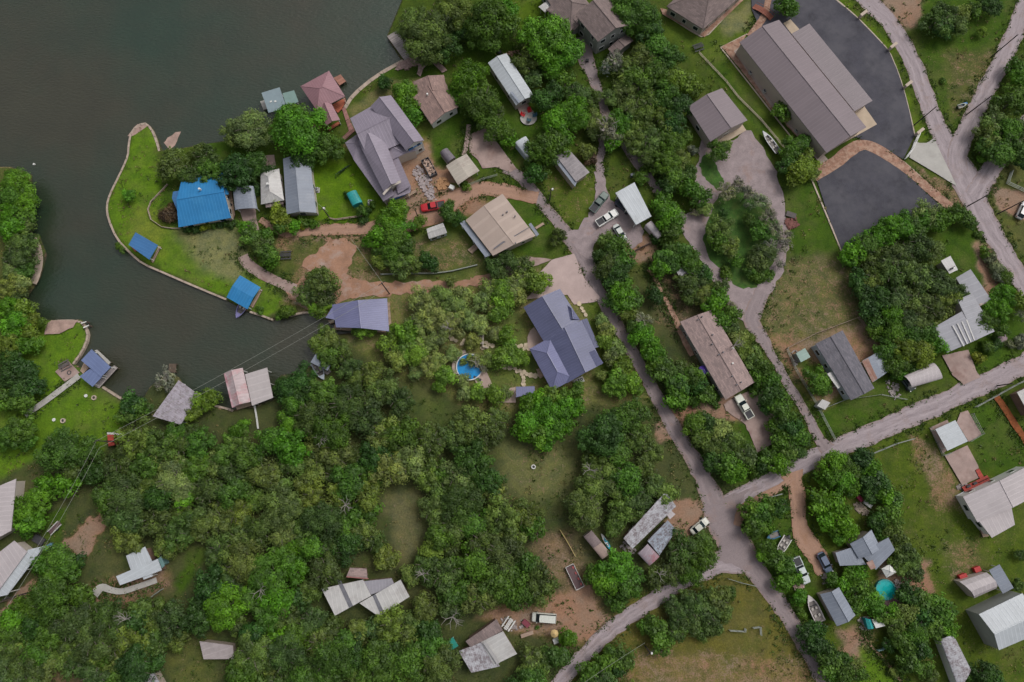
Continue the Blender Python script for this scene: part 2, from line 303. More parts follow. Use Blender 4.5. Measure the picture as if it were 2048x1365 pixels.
ZONES = [   # (outline in the photograph, soil or grass colour, bare earth 0..1, soft edge in metres)
 ([(-300,560),(1500,560),(1500,1500),(-300,1500)], BR, 0.34, 14),
 ([(-300,-300),(60,330),(60,600),(-300,900)], OLV, 0.30, 3),
 ([(560,600),(900,560),(1150,520),(1320,800),(960,830),(600,640)], (0.15,0.165,0.050), 0.50, 3),  # lot ground: brightening over the lot mixed into its colour
 ([(20,620),(175,640),(180,690),(150,740),(240,800),(270,830),(220,880),(200,910),(100,900),(0,960),(-40,860),(40,760)], LG, 0.10, 2),
 ([(285,244),(305,262),(316,300),(345,330),(400,430),(470,440),(500,470),(545,560),(575,625),(540,640),(450,598),(330,545),(262,508),(216,437),(213,413),(257,300),(262,262)], LG, 0.10, 1),
 ([(340,455),(480,445),(500,520),(480,570),(400,540)], FAD, 0.22, 4), ([(262,420),(330,440),(330,520),(260,480)], (0.16,0.21,0.03), 0.2, 4),
 ([(400,285),(500,270),(600,235),(640,300),(560,340),(420,330)], LGB, 0.2, 2),
 ([(325,360),(365,350),(365,455),(330,445),(315,430)], LGB, 0.05, 1),
 ([(620,300),(700,300),(760,420),(740,450),(640,450),(600,430)], (0.10,0.19,0.010), 0.10, 2),
 ([(690,225),(820,120),(860,180),(700,240)], DRY, 0.45, 1.5), ([(780,115),(860,110),(900,160),(820,160),(750,160)], LGB, 0.1, 1.5),
 ([(690,290),(780,400),(770,440),(900,430),(1000,430),(900,300),(850,280)], (0.30,0.185,0.12), 0.75, 3),
 ([(850,200),(1010,170),(1050,260),(1030,340),(940,330),(870,330),(860,250)], LGB, 0.12, 2),
 ([(880,60),(1090,-40),(1110,60),(1010,150),(900,130)], LGB, 0.12, 2), ([(1010,-40),(1110,-40),(1100,50),(1030,60)], (0.085,0.145,0.012), 0.05, 2),
 ([(1000,200),(1110,200),(1130,320),(1060,330),(1010,280)], LGB, 0.12, 2),
 ([(1040,300),(1200,300),(1200,440),(1150,460),(1060,360)], (0.085,0.125,0.018), 0.46, 3),
 ([(1150,100),(1240,100),(1300,330),(1200,280)], LGB, 0.2, 3),
 ([(1320,60),(1480,0),(1540,60),(1480,100),(1580,300),(1560,330),(1440,150),(1380,110)], (0.085,0.135,0.018), 0.30, 2),
 ([(1395,110),(1500,230),(1560,330),(1530,240),(1440,130)], LGB, 0.05, 2), ([(1440,40),(1505,5),(1500,60),(1450,80)], FAD, 0.35, 2),
 ([(1660,-20),(1720,30),(1780,90),(1830,230),(1865,280),(1830,290),(1800,180),(1700,40)], (0.085,0.145,0.012), 0.08, 1),
 ([(1790,-20),(2030,-20),(1990,160),(1905,310),(1870,200)], LGB, 0.38, 3), ([(1890,100),(2000,100),(1950,220),(1900,250)], OLV, 0.5, 4),
 ([(1690,-40),(1850,-40),(1830,50),(1790,70)], (0.30,0.21,0.17), 0.85, 3),
 ([(1815,320),(1915,375),(1960,430),(1885,415)], OLV, 0.6, 2),
 ([(1560,370),(1640,360),(1690,510),(1640,560),(1590,520),(1570,440)], LGB, 0.30, 3),
 ([(1560,510),(1700,510),(1740,660),(1620,680),(1560,740),(1510,640)], (0.115,0.125,0.045), 0.52, 4),
 ([(1540,680),(1640,670),(1740,640),(1790,720),(1720,740),(1650,840),(1590,760)], (0.20,0.16,0.07), 0.66, 3),
 ([(1600,720),(1640,730),(1650,800),(1620,790)], LGB, 0.2, 2), ([(1630,830),(1760,760),(1860,790),(1700,860),(1640,870)], LGB, 0.35, 2),
 ([(1880,440),(1960,420),(2060,640),(2060,740),(1960,740),(1890,560)], LGB, 0.30, 3), ([(1945,490),(1975,480),(1995,580),(1970,600)], (0.27,0.19,0.14), 0.8, 2),
 ([(1970,300),(2100,240),(2100,560),(2030,500),(1960,400)], OLV, 0.35, 3), ([(1985,375),(2100,400),(2100,460),(2000,420)], (0.30,0.21,0.17), 0.9, 1.5),
 ([(1280,480),(1340,500),(1400,620),(1460,800),(1400,740),(1320,640)], (0.085,0.080,0.040), 0.52, 4), ([(1250,480),(1310,470),(1310,520),(1260,530)], (0.30,0.19,0.12), 0.7, 2),
 ([(1420,390),(1560,390),(1570,520),(1500,600),(1420,520)], DK, 0.10, 3), ([(1420,520),(1560,520),(1500,585)], LGB, 0.2, 3), ([(1440,410),(1500,400),(1530,470),(1440,470)], LGB, 0.05, 3),
 ([(1340,800),(1480,800),(1490,850),(1370,850),(1340,860)], (0.32,0.20,0.15), 0.95, 1.5),
 ([(1370,840),(1560,850),(1610,950),(1480,980),(1400,920)], LGB, 0.20, 2),
 ([(1480,1000),(1600,960),(1640,1150),(1740,1400),(1660,1400),(1560,1200),(1480,1060)], LGB, 0.25, 3),
 ([(1600,920),(2100,760),(2100,1500),(1700,1500),(1620,1100)], (0.075,0.115,0.014), 0.40, 4),
 ([(1820,870),(1880,900),(1930,1020),(1880,1020),(1830,920)], (0.12,0.12,0.04), 0.60, 3), ([(1955,800),(2060,860),(2060,950),(1960,940),(1940,860)], LGB, 0.15, 2),
 ([(1880,1080),(1960,1080),(1960,1180),(1900,1160)], (0.09,0.115,0.03), 0.54, 3), ([(1680,1260),(1740,1260),(1740,1330),(1690,1330)], (0.30,0.20,0.14), 0.75, 3),
 ([(1750,1120),(1860,1120),(1860,1220),(1780,1230)], (0.30,0.20,0.13), 0.85, 2),
 ([(1720,1290),(1800,1310),(1810,1400),(1720,1400)], LG, 0.2, 2),
 ([(1250,1190),(1440,1150),(1520,1150),(1680,1400),(1100,1400)], (0.12,0.115,0.028), 0.40, 3), ([(1230,1310),(1420,1300),(1620,1320),(1640,1420),(1220,1420)], (0.15,0.13,0.045), 0.56, 3),
 ([(1000,890),(1140,890),(1140,980),(1080,1000),(1010,990)], (0.130,0.145,0.055), 0.46, 5),
 ([(770,990),(840,980),(850,1110),(790,1120)], (0.135,0.135,0.065), 0.42, 4), ([(820,770),(920,830),(900,860),(800,830)], (0.075,0.105,0.028), 0.25, 4),
 ([(1060,1070),(1150,1060),(1180,1150),(1160,1180),(1090,1160)], (0.16,0.12,0.07), 0.55, 5), ([(1110,1190),(1170,1160),(1205,1220),(1240,1245),(1180,1290),(1120,1290),(1080,1262),(960,1235),(1000,1215),(1080,1222)], (0.34,0.19,0.11), 0.80, 4),
 ([(1340,1000),(1400,1000),(1430,1040),(1370,1070),(1320,1060)], (0.33,0.20,0.15), 0.85, 2), ([(1310,850),(1345,850),(1360,880),(1320,880)], (0.33,0.20,0.15), 0.85, 1.5),
 ([(128,1080),(200,1020),(215,1030),(200,1070),(175,1110),(150,1110)], (0.34,0.16,0.10), 1.0, 1), ([(60,1160),(75,1180),(10,1260),(-40,1290),(-20,1240)], (0.34,0.17,0.11), 1.0, 1),
 ([(180,1170),(330,1130),(340,1180),(240,1210),(180,1210)], (0.20,0.13,0.08), 0.6, 3), ([(380,1090),(420,1110),(360,1190),(340,1180)], LGB, 0.15, 2),
 ([(80,1330),(200,1320),(180,1420),(60,1420)], (0.11,0.09,0.05), 0.5, 4), ([(340,1280),(420,1280),(430,1400),(330,1400)], OLV, 0.4, 3),
 ([(85,1030),(130,1020),(128,1080),(90,1080)], LGB, 0.1, 1),
 ([(560,450),(760,455),(760,560),(640,600),(560,620),(600,520),(540,500)], (0.14,0.13,0.05), 0.60, 3),
 ([(680,500),(700,480),(930,470),(980,540),(760,555),(690,540)], (0.10,0.12,0.035), 0.52, 3), ([(580,480),(640,480),(640,520),(560,530)], OLV, 0.45, 3),
 ([(880,370),(1060,360),(1110,470),(1080,500),(980,400)], LGB, 0.2, 2), ([(1020,500),(1100,470),(1150,480),(1100,510)], LGB, 0.25, 2),
 ([(1160,600),(1200,600),(1290,780),(1200,780),(1200,700)], (0.085,0.13,0.02), 0.30, 2),
 ([(1030,620),(1060,700),(1090,760),(980,770),(960,700),(1000,640)], (0.12,0.16,0.04), 0.35, 3),
]
def grid_axis(a, b, step):
    n = int((b - a) / step); mid = np.linspace(a, b, n)
    lo = a - np.array([1500, 700, 300, 120, 50, 20, 8]); hi = b + np.array([8, 20, 50, 120, 300, 700, 1500])
    return np.concatenate([lo, mid, hi])
gx = grid_axis(-150, 150, 0.55); gy = grid_axis(-60, 175, 0.55)
GX, GY = np.meshgrid(gx, gy)
def wob(X, Y, amp, sc, seed): return amp * (vnoise(X * sc, Y * sc, seed) - 0.5) * 2, amp * (vnoise(X * sc + 40, Y * sc + 9, seed + 5) - 0.5) * 2
sd_lake = sdist(GX, GY, LAKEW)
def zh(x, y):
    return 0.0
GZ = np.clip(-sd_lake * 1.6 - 0.25, -2.2, 0.0)
GZ = np.where(sd_lake > -0.1, GZ, 0.0)
GZ = GZ + np.where(sd_lake < -3, (vnoise(GX * 0.25, GY * 0.25, 3) - 0.5) * 0.06 - 0.03, 0)
Ccol = np.zeros(GX.shape + (3,)); Ccol[:] = (0.062, 0.100, 0.014); Cd = np.full(GX.shape, 0.25)
wx, wy = wob(GX, GY, 1.6, 0.22, 11); wx2, wy2 = wob(GX, GY, 0.7, 0.9, 17)
XX, YY = GX + wx + wx2, GY + wy + wy2
for poly, c, dv, soft in ZONES:
    w = [P2(x, y) for x, y in poly]
    xs = [p[0] for p in w]; ys = [p[1] for p in w]; m = soft + 4
    sel = (GX > min(xs) - m) & (GX < max(xs) + m) & (GY > min(ys) - m) & (GY < max(ys) + m)
    if not sel.any(): continue
    d = sdist(XX[sel], YY[sel], w); k = np.clip(d / soft + 0.5, 0, 1); k = k * k * (3 - 2 * k)
    Ccol[sel] = Ccol[sel] * (1 - k[:, None]) + np.array(c) * k[:, None]; Cd[sel] = Cd[sel] * (1 - k) + dv * k
nearshore = np.clip(1 - np.abs(sd_lake) / 0.8, 0, 1); Cd = np.maximum(Cd, nearshore * 0.6)
bed = sd_lake > 0; Ccol[bed] = (0.05, 0.045, 0.03)
ny, nx = GX.shape
gv = np.stack([GX.ravel(), GY.ravel(), GZ.ravel()], 1)
idx = np.arange(nx * ny).reshape(ny, nx)
gf = np.stack([idx[:-1, :-1].ravel(), idx[:-1, 1:].ravel(), idx[1:, 1:].ravel(), idx[1:, :-1].ravel()], 1)
def np_mesh(name, v, f):
    me = bpy.data.meshes.new(name); me.vertices.add(len(v)); me.vertices.foreach_set('co', v.astype(np.float32).ravel())
    k = f.shape[1]; me.loops.add(f.size); me.loops.foreach_set('vertex_index', f.astype(np.int32).ravel())
    me.polygons.add(len(f)); me.polygons.foreach_set('loop_start', np.arange(0, f.size, k, dtype=np.int32))
    try: me.polygons.foreach_set('loop_total', np.full(len(f), k, dtype=np.int32))
    except Exception: pass
    me.update(calc_edges=True); me.validate(); return me
gm = np_mesh('ground', gv, gf)
ca = gm.color_attributes.new('Col', 'FLOAT_COLOR', 'POINT'); ca.data.foreach_set('color', np.concatenate([Ccol.reshape(-1, 3), np.ones((nx * ny, 1))], 1).astype(np.float32).ravel())
da = gm.attributes.new('dirt', 'FLOAT', 'POINT'); da.data.foreach_set('value', Cd.astype(np.float32).ravel())
gm.materials.append(mat_ground()); go = bpy.data.objects.new('ground', gm); COL.objects.link(go)
tag(go, 'patchy grass and reddish bare earth covering all the land around the houses', 'ground', kind='structure')
# water sheet: one level surface a little beyond the shoreline
wb = MB(); wb.face([(-1700, -1700, WZ), (1700, -1700, WZ), (1700, 1700, WZ), (-1700, 1700, WZ)])
wo = wb.build('lake_water', mat_water()); tag(wo, 'dark green still water of the lake and its narrow cove', 'lake', kind='structure')
# ================================================================ roads, drives, paths and slabs
ZL = [0.02]
def layer():
    ZL[0] += 0.006; return ZL[0]
def resample(pts, step):
    out = []
    for i in range(len(pts) - 1):
        a, b = Vector(pts[i]), Vector(pts[i + 1]); n = max(1, int((b - a).length / step))
        out += [a.lerp(b, k / n) for k in range(n)]
    out.append(Vector(pts[-1])); return out
def smooth_line(pts, it=2):
    p = [Vector(q) for q in pts]
    for _ in range(it):
        q = [p[0]]
        for a, b in zip(p[:-1], p[1:]): q += [a.lerp(b, .25), a.lerp(b, .75)]
        q.append(p[-1]); p = q
    return p
ROADPTS = []
def ribbon(name, px, width, mat, label, cat, jit=0.35, kind='structure', z=None, th=0.0, smooth=True):
    """width: metres, one number or one per given point"""
    ws = width if isinstance(width, (list, tuple)) else [width] * len(px)
    pts = [Vector((*P2(x, y), w)) for (x, y), w in zip(px, ws)]
    if smooth: pts = smooth_line(pts, 2)
    pts = resample(pts, 0.9); z = layer() if z is None else z
    L = []; s = 0
    for i, p in enumerate(pts):
        d = (pts[min(i + 1, len(pts) - 1)] - pts[max(i - 1, 0)]); d.z = 0; d.normalize(); n = Vector((-d.y, d.x, 0))
        if i: s += (Vector(pts[i][:2]) - Vector(pts[i - 1][:2])).length
        j1 = jit * (float(vnoise(s * 0.5, 0, 31 + len(px))) - 0.5) * 2 + jit * (random.random() - .5); j2 = jit * (float(vnoise(s * 0.5, 9, 77)) - 0.5) * 2 + jit * (random.random() - .5)
        c = Vector((p.x, p.y, 0)); a = c + n * (p.z / 2 + j1); b = c - n * (p.z / 2 + j2)
        L.append((a, b, s)); ROADPTS.append((c.x, c.y, p.z / 2))
    m = MB()
    for (a, b, s0), (a2, b2, s1) in zip(L[:-1], L[1:]):
        m.face([(b.x, b.y, z), (b2.x, b2.y, z), (a2.x, a2.y, z), (a.x, a.y, z)], [(1, s0), (1, s1), (-1, s1), (-1, s0)])
        if th:
            m.face([(a.x, a.y, z), (a2.x, a2.y, z), (a2.x, a2.y, z - th), (a.x, a.y, z - th)]); m.face([(b2.x, b2.y, z), (b.x, b.y, z), (b.x, b.y, z - th), (b2.x, b2.y, z - th)])
    o = m.build(name, mat); tag(o, label, cat, kind=kind); return o
SLABS = []
def slab(name, px, mat, label, cat, jit=0.0, kind='structure', z=None, th=0.0, smooth=False, uvd=None):
    pts = [Vector(P2(x, y)) for x, y in px]
    if smooth: pts = smooth_line(pts + [pts[0]], 2)[:-1]
    if jit: pts = resample(pts + [pts[0]], 0.9)[:-1]
    pts = [p + Vector((random.uniform(-jit, jit), random.uniform(-jit, jit))) for p in pts]
    SLABS.append([(p.x, p.y) for p in pts]) if 'grass' not in name else None
    z = layer() if z is None else z; c = sum(pts, Vector((0, 0))) / len(pts)
    a = math.atan2(*(P2(*px[1])[i] - P2(*px[0])[i] for i in (1, 0))) if uvd is None else uvd
    tri = geometry.tessellate_polygon([[Vector((p.x, p.y, 0)) for p in pts]])
    def uv(p): q = p - c; return (0.0 if jit else q.x * math.cos(a) + q.y * math.sin(a), -q.x * math.sin(a) + q.y * math.cos(a))
    m = MB()
    for t in tri:
        q = [pts[i] for i in t]
        if (q[1] - q[0]).cross(q[2] - q[0]) < 0: q = q[::-1]
        m.face([(p.x, p.y, z) for p in q], [uv(p) for p in q])
    if th:
        n = len(pts)
        for i in range(n):
            p, q = pts[i], pts[(i + 1) % n]; m.face([(p.x, p.y, z - th), (q.x, q.y, z - th), (q.x, q.y, z), (p.x, p.y, z)])
    o = m.build(name, mat); tag(o, label, cat, kind=kind); return o
RD = mat_road('road_gravel', (0.36,0.305,0.32), (0.235,0.195,0.21), (0.25,0.18,0.16))
RD2 = mat_road('lane_gravel', (0.26,0.21,0.215), (0.215,0.175,0.18), (0.27,0.18,0.15))
DR = mat_road('dirt_track', (0.36,0.215,0.15), (0.30,0.185,0.135), (0.28,0.15,0.08))
GRV = M('pale_gravel', (0.29,0.235,0.24), 0.95, 0.22, 0.5, kind='gravel', c2=(0.27,0.18,0.15), amt=0.3, scale2=0.2)
ASP = M('dark_asphalt', (0.052,0.051,0.066), 0.9, 0.28, 0.25, c2=(0.076,0.074,0.088), amt=0.7, scale2=0.12)
CON = M('pink_concrete', (0.34,0.25,0.225), 0.9, 0.22, 0.35, c2=(0.22,0.14,0.12), amt=0.5, scale2=0.25)
CONW = M('pale_concrete', (0.40,0.385,0.36), 0.85, 0.12, 0.4, c2=(0.33,0.31,0.29), amt=0.4)
TANC = M('tan_concrete', (0.44,0.35,0.26), 0.85, 0.12, 0.6)
RED = M('red_gravel', (0.30,0.165,0.115), 0.95, 0.35, 0.9, kind='gravel', c2=(0.40,0.27,0.20), amt=0.7, scale2=1.2)
DIR = M('bare_red_dirt', (0.33,0.185,0.12), 0.95, 0.25, 0.4, kind='gravel', c2=(0.36,0.27,0.23), amt=0.5, scale2=0.3)
CURB = M('curb_stone', (0.46,0.38,0.31), 0.9, 0.15)
MUL = M('orange_mulch', (0.22,0.065,0.018), 0.95, 0.3, 1.2)
WALLW = M('seawall_concrete', (0.40,0.32,0.26), 0.9, 0.25, 0.7)
SAND = M('shore_sand', (0.36,0.25,0.21), 0.95, 0.3, 0.6, kind='gravel')
ribbon('road', [(1672,-60),(1735,0),(1775,40),(1806,85),(1828,130),(1845,175),(1862,225),(1888,280),(1915,330),(1935,365),(1955,415),(1990,475),(2030,540),(2090,640)], [5.2,5,4.6,4.4,4.4,4.4,4.6,5,6.8,7.5,6,5,4.6,4.4], RD, 'curving pale gravel road past the dark parking lot', 'road')
ribbon('road', [(2075,-60),(2040,40),(2010,110),(1976,175),(1945,235),(1915,300),(1915,340)], [4.2,4.2,4.2,4.4,4.4,5,5], RD, 'narrow gravel road joining at the fork with two leaning poles', 'road')
ribbon('road', [(2110,180),(2040,262),(2010,300),(1980,340),(1950,395)], [3.6,3.6,4,4.6,5], RD, 'short gravel spur under the trees by the road fork', 'road')
ribbon('road', [(2120,692),(2048,730),(1990,757),(1900,800),(1800,843),(1720,878),(1640,912),(1570,950),(1500,985),(1450,1010)], [4.6,4.6,4.6,4.4,4.6,4.6,4.2,4.0,4.2,4.4], RD, 'straight pale gravel road climbing past the grey mobile home', 'road')
ribbon('lane', [(1010,335),(1050,360),(1080,400),(1115,445),(1150,490),(1182,545),(1205,600),(1245,670),(1290,750),(1325,815),(1355,870),(1390,925),(1420,985),(1440,1040),(1470,1090),(1505,1130),(1540,1180),(1580,1240),(1625,1320),(1680,1420)], [2.6,2.6,2.6,2.8,3.4,3.4,3,2.8,2.8,3.2,3.4,3.6,4.4,6.5,7,5.4,4,3.4,3.2,3.2], RD2, 'long worn lane running past the dark metal roofed house', 'lane')
ribbon('road', [(1500,1125),(1440,1122),(1400,1145),(1350,1172),(1300,1205),(1245,1240),(1195,1285),(1150,1330),(1090,1400)], [5.4,5,3.6,3.2,3.2,3.4,3.4,3.2,3.2], RD, 'gravel road bending below the clump of round dark trees', 'road')
slab('road', [(1405,1020),(1450,995),(1500,975),(1482,1010),(1475,1050),(1500,1110),(1510,1150),(1470,1130),(1435,1120),(1440,1080),(1425,1050)], RD2, 'rutted gravel junction where the lane meets the curving road', 'junction', jit=0.35)
ribbon('driveway', [(1162,75),(1168,110),(1185,150),(1198,190),(1210,225),(1235,270),(1258,300),(1290,345),(1318,385),(1345,420),(1380,455)], [5,4,2.6,2.2,2.2,2.6,2.8,2.4,2.2,2.4,3], RD2, 'narrow concrete driveway winding down from the brown shingled house', 'driveway')
slab('gravel_yard', [(1405,275),(1425,265),(1450,295),(1500,255),(1520,290),(1545,330),(1560,370),(1570,410),(1580,470),(1573,530),(1553,570),(1530,600),(1510,640),(1515,665),(1490,650),(1470,625),(1452,600),(1425,560),(1400,520),(1378,490),(1365,465),(1365,430),(1385,425),(1400,430),(1392,390),(1388,350),(1395,320)], GRV, 'pale gravel yard and loop drive round the wooded island', 'yard', jit=0.45, smooth=True)
slab('grass_island', [(1440,385),(1470,372),(1510,385),(1540,415),(1560,455),(1556,500),(1540,545),(1515,575),(1485,578),(1455,560),(1430,530),(1410,500),(1406,470),(1415,440),(1428,410)], M('island_grass', (0.040,0.105,0.012), 0.95, 0.5, 0.5, c2=(0.07,0.115,0.02), amt=0.6, scale2=0.4), 'deep green grassy island enclosed by the gravel loop drive', 'grass', jit=0.4, smooth=True)
slab('grass_island', [(1398,330),(1412,305),(1432,330),(1440,350),(1452,360),(1440,385),(1425,372),(1405,355)], MATS['island_grass'], 'small grassy wedge below the brown garage', 'grass', jit=0.3, smooth=True)
ribbon('driveway', [(1525,585),(1500,640),(1522,670),(1545,715),(1575,765),(1608,820),(1640,880),(1655,900)], [3.5,4,3,1.9,1.9,2,2.4,3.4], RD2, 'thin reddish track beside the mobile home fence', 'track')
slab('gravel_apron', [(1190,345),(1206,340),(1212,375),(1222,400),(1255,425),(1285,455),(1288,480),(1262,500),(1245,470),(1205,472),(1188,490),(1190,530),(1165,510),(1130,470),(1155,458),(1185,420),(1192,385)], GRV, 'gravel turnaround where three cars are parked', 'yard', jit=0.35)
ribbon('driveway', [(1199,345),(1198,320),(1206,295),(1200,270),(1180,245)], [2,1.8,1.6,1.8,2], RD2, 'gravel spur running under the leaning tree', 'track')
ribbon('dirt_road', [(1075,398),(1040,390),(1000,380),(965,377),(930,386),(900,405),(870,425),(835,440),(790,452),(730,458),(660,460),(600,464),(560,466),(520,440)], [3,3.2,3.4,3.4,4,5,6,5,4,3.2,2.8,2.6,2.2,1.6], DR, 'orange dirt road curving past the red pickup truck', 'dirt road')
slab('dirt_yard', [(655,475),(700,478),(720,500),(700,530),(690,545),(720,560),(780,565),(870,560),(940,560),(950,552),(1000,548),(1000,560),(950,572),(880,582),(800,590),(740,596),(690,600),(660,612),(620,622),(580,600),(570,585),(600,560),(620,545),(600,530),(620,510),(645,500)], DIR, 'broad reddish dirt yard by the cove', 'yard', jit=0.5, smooth=True)
ribbon('path', [(486,512),(492,525),(510,540),(535,555),(560,566),(590,580)], [2.4,2.6,2.6,2.4,2.2,2.6], CON, 'curved pinkish concrete path above the second blue boathouse', 'path', jit=0.05)
ribbon('dirt_road', [(1583,945),(1592,970),(1597,1010),(1598,1050),(1610,1080),(1632,1110),(1650,1145)], [5,3.6,3.2,3.4,4.6,4.4,3.4], DR, 'orange dirt drive leading down to the parked blue car', 'dirt road')
ribbon('dirt_road', [(1585,958),(1545,985),(1505,1005),(1480,1028),(1474,1052)], [1.2,1.6,2,2.6,1.6], DR, 'orange dirt fringe on the inner curve of the road corner', 'dirt road', jit=0.2)
ribbon('dirt_path', [(1728,1262),(1735,1285),(1755,1305),(1772,1325),(1795,1352),(1810,1380)], 0.5, DR, 'thin orange footpath curling through the grass', 'footpath', jit=0.08)
ribbon('dirt_path', [(1296,538),(1312,560),(1322,585)], 0.9, DR, 'worn orange strip beside the small round tree', 'footpath', jit=0.1)
ribbon('dirt_path', [(1328,595),(1345,625),(1355,650),(1368,680),(1384,712)], [1,1.1,1.3,1.4,1.1], RED, 'worn reddish strip beside the long brown roofed house', 'footpath', jit=0.1)
slab('driveway', [(1475,792),(1520,775),(1545,820),(1562,860),(1558,880),(1515,905),(1490,850),(1450,820),(1447,808)], CON, 'pinkish concrete driveway under a white pickup', 'driveway', jit=0.15)
slab('driveway', [(1104,520),(1148,508),(1170,560),(1200,595),(1193,604),(1148,610),(1135,590),(1050,600),(1065,585),(1090,560),(1075,550)], M('brightened_pink_concrete', (0.43,0.33,0.31), .85, .12, .3), 'wide smooth concrete driveway above the dark metal roof', 'driveway', jit=0.05)  # concrete toned paler and pinker to paint in the brightening over the lot
slab('driveway', [(1010,555),(1104,520),(1060,514),(1000,535)], CON, 'pinkish drive strip under the oak by the tan roof', 'driveway', jit=0.1)
slab('driveway', [(972,256),(1033,338),(1020,346),(992,335),(965,338),(955,320),(938,305),(940,270)], CON, 'fan shaped stained concrete driveway behind the beige carport', 'driveway', jit=0.03)
ribbon('path', [(938,250),(934,285),(928,312)], 1.1, CON, 'straight concrete path beside the beige carport', 'path', jit=0.02)
slab('driveway', [(478,418),(511,416),(514,440),(522,470),(512,476),(497,455),(486,440)], CON, 'pink concrete drive leading out of the curved grey carport', 'driveway', jit=0.05)
slab('concrete_apron', [(1827,283),(1838,287),(1852,287),(1867,278),(1913,374),(1870,347),(1818,316)], CONW, 'bright triangular concrete gateway apron', 'apron')
slab('parking_lot', [(1500,-60),(1640,-60),(1668,0),(1692,18),(1716,39),(1748,72),(1777,103),(1793,140),(1806,178),(1818,225),(1828,272),(1806,320),(1775,302),(1740,288),(1712,275),(1660,290),(1560,120),(1520,60),(1503,20)], ASP, 'dark asphalt lot wrapping the long brown barn', 'parking lot')
slab('parking_lot', [(1630,352),(1650,338),(1692,312),(1712,302),(1733,299),(1755,308),(1785,326),(1822,358),(1855,390),(1886,418),(1850,450),(1760,482),(1690,520),(1655,430)], ASP, 'dark asphalt lot shaded by the big green trees', 'parking lot')
ribbon('gravel_bed', [(1625,352),(1665,330),(1695,305),(1722,288),(1750,297),(1790,322),(1820,346),(1860,382),(1900,415)], [3.2,3,3.2,2.6,2.8,2.4,2,2.2,2.2], RED, 'curved red gravel strip dividing the two asphalt lots', 'gravel bed', jit=0.12)
slab('gravel_bed', [(1443,95),(1452,90),(1493,70),(1486,84),(1500,110),(1580,220),(1650,308),(1632,318),(1600,280),(1543,222),(1480,140)], RED, 'red gravel border beside the long brown barn', 'gravel bed', jit=0.1)
ribbon('gravel_bed', [(1500,75),(1513,55),(1528,35),(1535,10),(1540,-40)], [2,1.8,1.6,1.6,1.6], RED, 'curved red gravel strip crossed by a small red bridge', 'gravel bed', jit=0.1)
slab('gravel_bed', [(1320,18),(1332,20),(1405,66),(1480,-5),(1486,2),(1408,76),(1325,30)], RED, 'reddish border around the shingled corner house', 'gravel bed', jit=0.05)
slab('concrete_pad', [(1566,48),(1580,40),(1598,60),(1583,70)], TANC, 'tan concrete pad at the upper end of the long barn', 'pad')
slab('concrete_pad', [(1709,224),(1727,213),(1753,250),(1690,285),(1660,300),(1700,260)], TANC, 'tan concrete pad at the lower end of the long barn', 'pad')
slab('concrete_pad', [(1422,286),(1484,250),(1492,262),(1440,292),(1420,300)], TANC, 'tan concrete strip before the garage doors', 'pad')
slab('concrete_pad', [(1467,104),(1480,94),(1560,200),(1600,260),(1655,320),(1640,330),(1600,280),(1540,212)], M('patio_slab', (0.38,0.31,0.27), 0.9, 0.15), 'long beige patio slab beside the barn wall', 'pad')
slab('driveway', [(1883,712),(1935,700),(1951,742),(1960,755),(1925,770),(1904,751)], CON, 'stained concrete drive beneath the white ribbed roofs', 'driveway', jit=0.05)
slab('concrete_pad', [(1919,826),(1934,821),(1962,870),(1936,884),(1912,845)], CON, 'pinkish concrete pad beside the square white carport', 'pad')
slab('concrete_pad', [(1858,856),(1893,840),(1915,880),(1884,908)], CON, 'pinkish pad under the square white carport', 'pad')
slab('concrete_pad', [(1888,912),(1933,891),(1955,932),(1958,955),(1923,971)], CON, 'pinkish concrete patio above the red deck', 'patio')
ribbon('gravel_bed', [(1990,792),(2005,812),(2025,845),(2050,880),(2070,920)], 1.5, MUL, 'bright orange mulch strip running between two lawns', 'mulch bed', jit=0.1)
slab('patio', [(1057,700),(1055,690),(1055,675),(1060,662),(1068,655),(1100,700),(1085,716)], M('patio_pink', (0.40,0.30,0.26), 0.85, 0.15), 'rounded pink patio behind the dark metal roofed house', 'patio')
slab('patio', [(946,755),(966,732),(976,750),(985,770),(982,782),(1031,775),(1032,806),(990,806),(960,780)], M('patio_pink', (0, 0, 0)), 'pinkish pool terrace shaded by the oaks', 'patio')
slab('patio', [(112,744),(138,722),(161,746),(131,764)], CON, 'square stone patio with grill beside the slate blue boathouse', 'patio')
ribbon('path', [(160,752),(130,775),(90,805),(52,831)], 1.3, CONW, 'straight pale concrete path across the lawn to the boathouse', 'path', jit=0.02)
ribbon('path', [(190,1189),(205,1172),(222,1180),(245,1184),(275,1174),(315,1160)], [2,1.6,1.3,1.2,1.2,1.2], CONW, 'curved pale path in front of the white roofed cottage', 'path', jit=0.02)
slab('patio', [(1754,1190),(1775,1175),(1800,1190),(1806,1215),(1770,1220)], M('pink_boards', (0.36,0.22,0.23), 0.8, 0.2, kind='plank', pitch=0.3), 'faded pink decking beside the turquoise round pool', 'deck')
slab('shore_beach', [(256,272),(262,262),(275,250),(287,247),(297,250),(280,262),(262,275)], SAND, 'pale sandy patch at the tip of the lawn point', 'beach', jit=0.15, z=0.03)
slab('sandbar', [(325,285),(340,268),(357,262),(356,275),(348,290),(335,297)], SAND, 'small brown shoal breaking the water beside the point', 'shoal', jit=0.4, z=WZ + 0.05)
slab('shore_sand_bank', [(92,655),(105,642),(158,641),(148,655),(120,668),(90,670)], SAND, 'pale sandy bank behind the small swim ladder', 'beach', jit=0.1)
ribbon('path', [(60,470),(75,490),(82,520),(76,550),(68,568)], 1.8, WALLW, 'narrow concrete landing along the wooded bank', 'landing', jit=0.05)
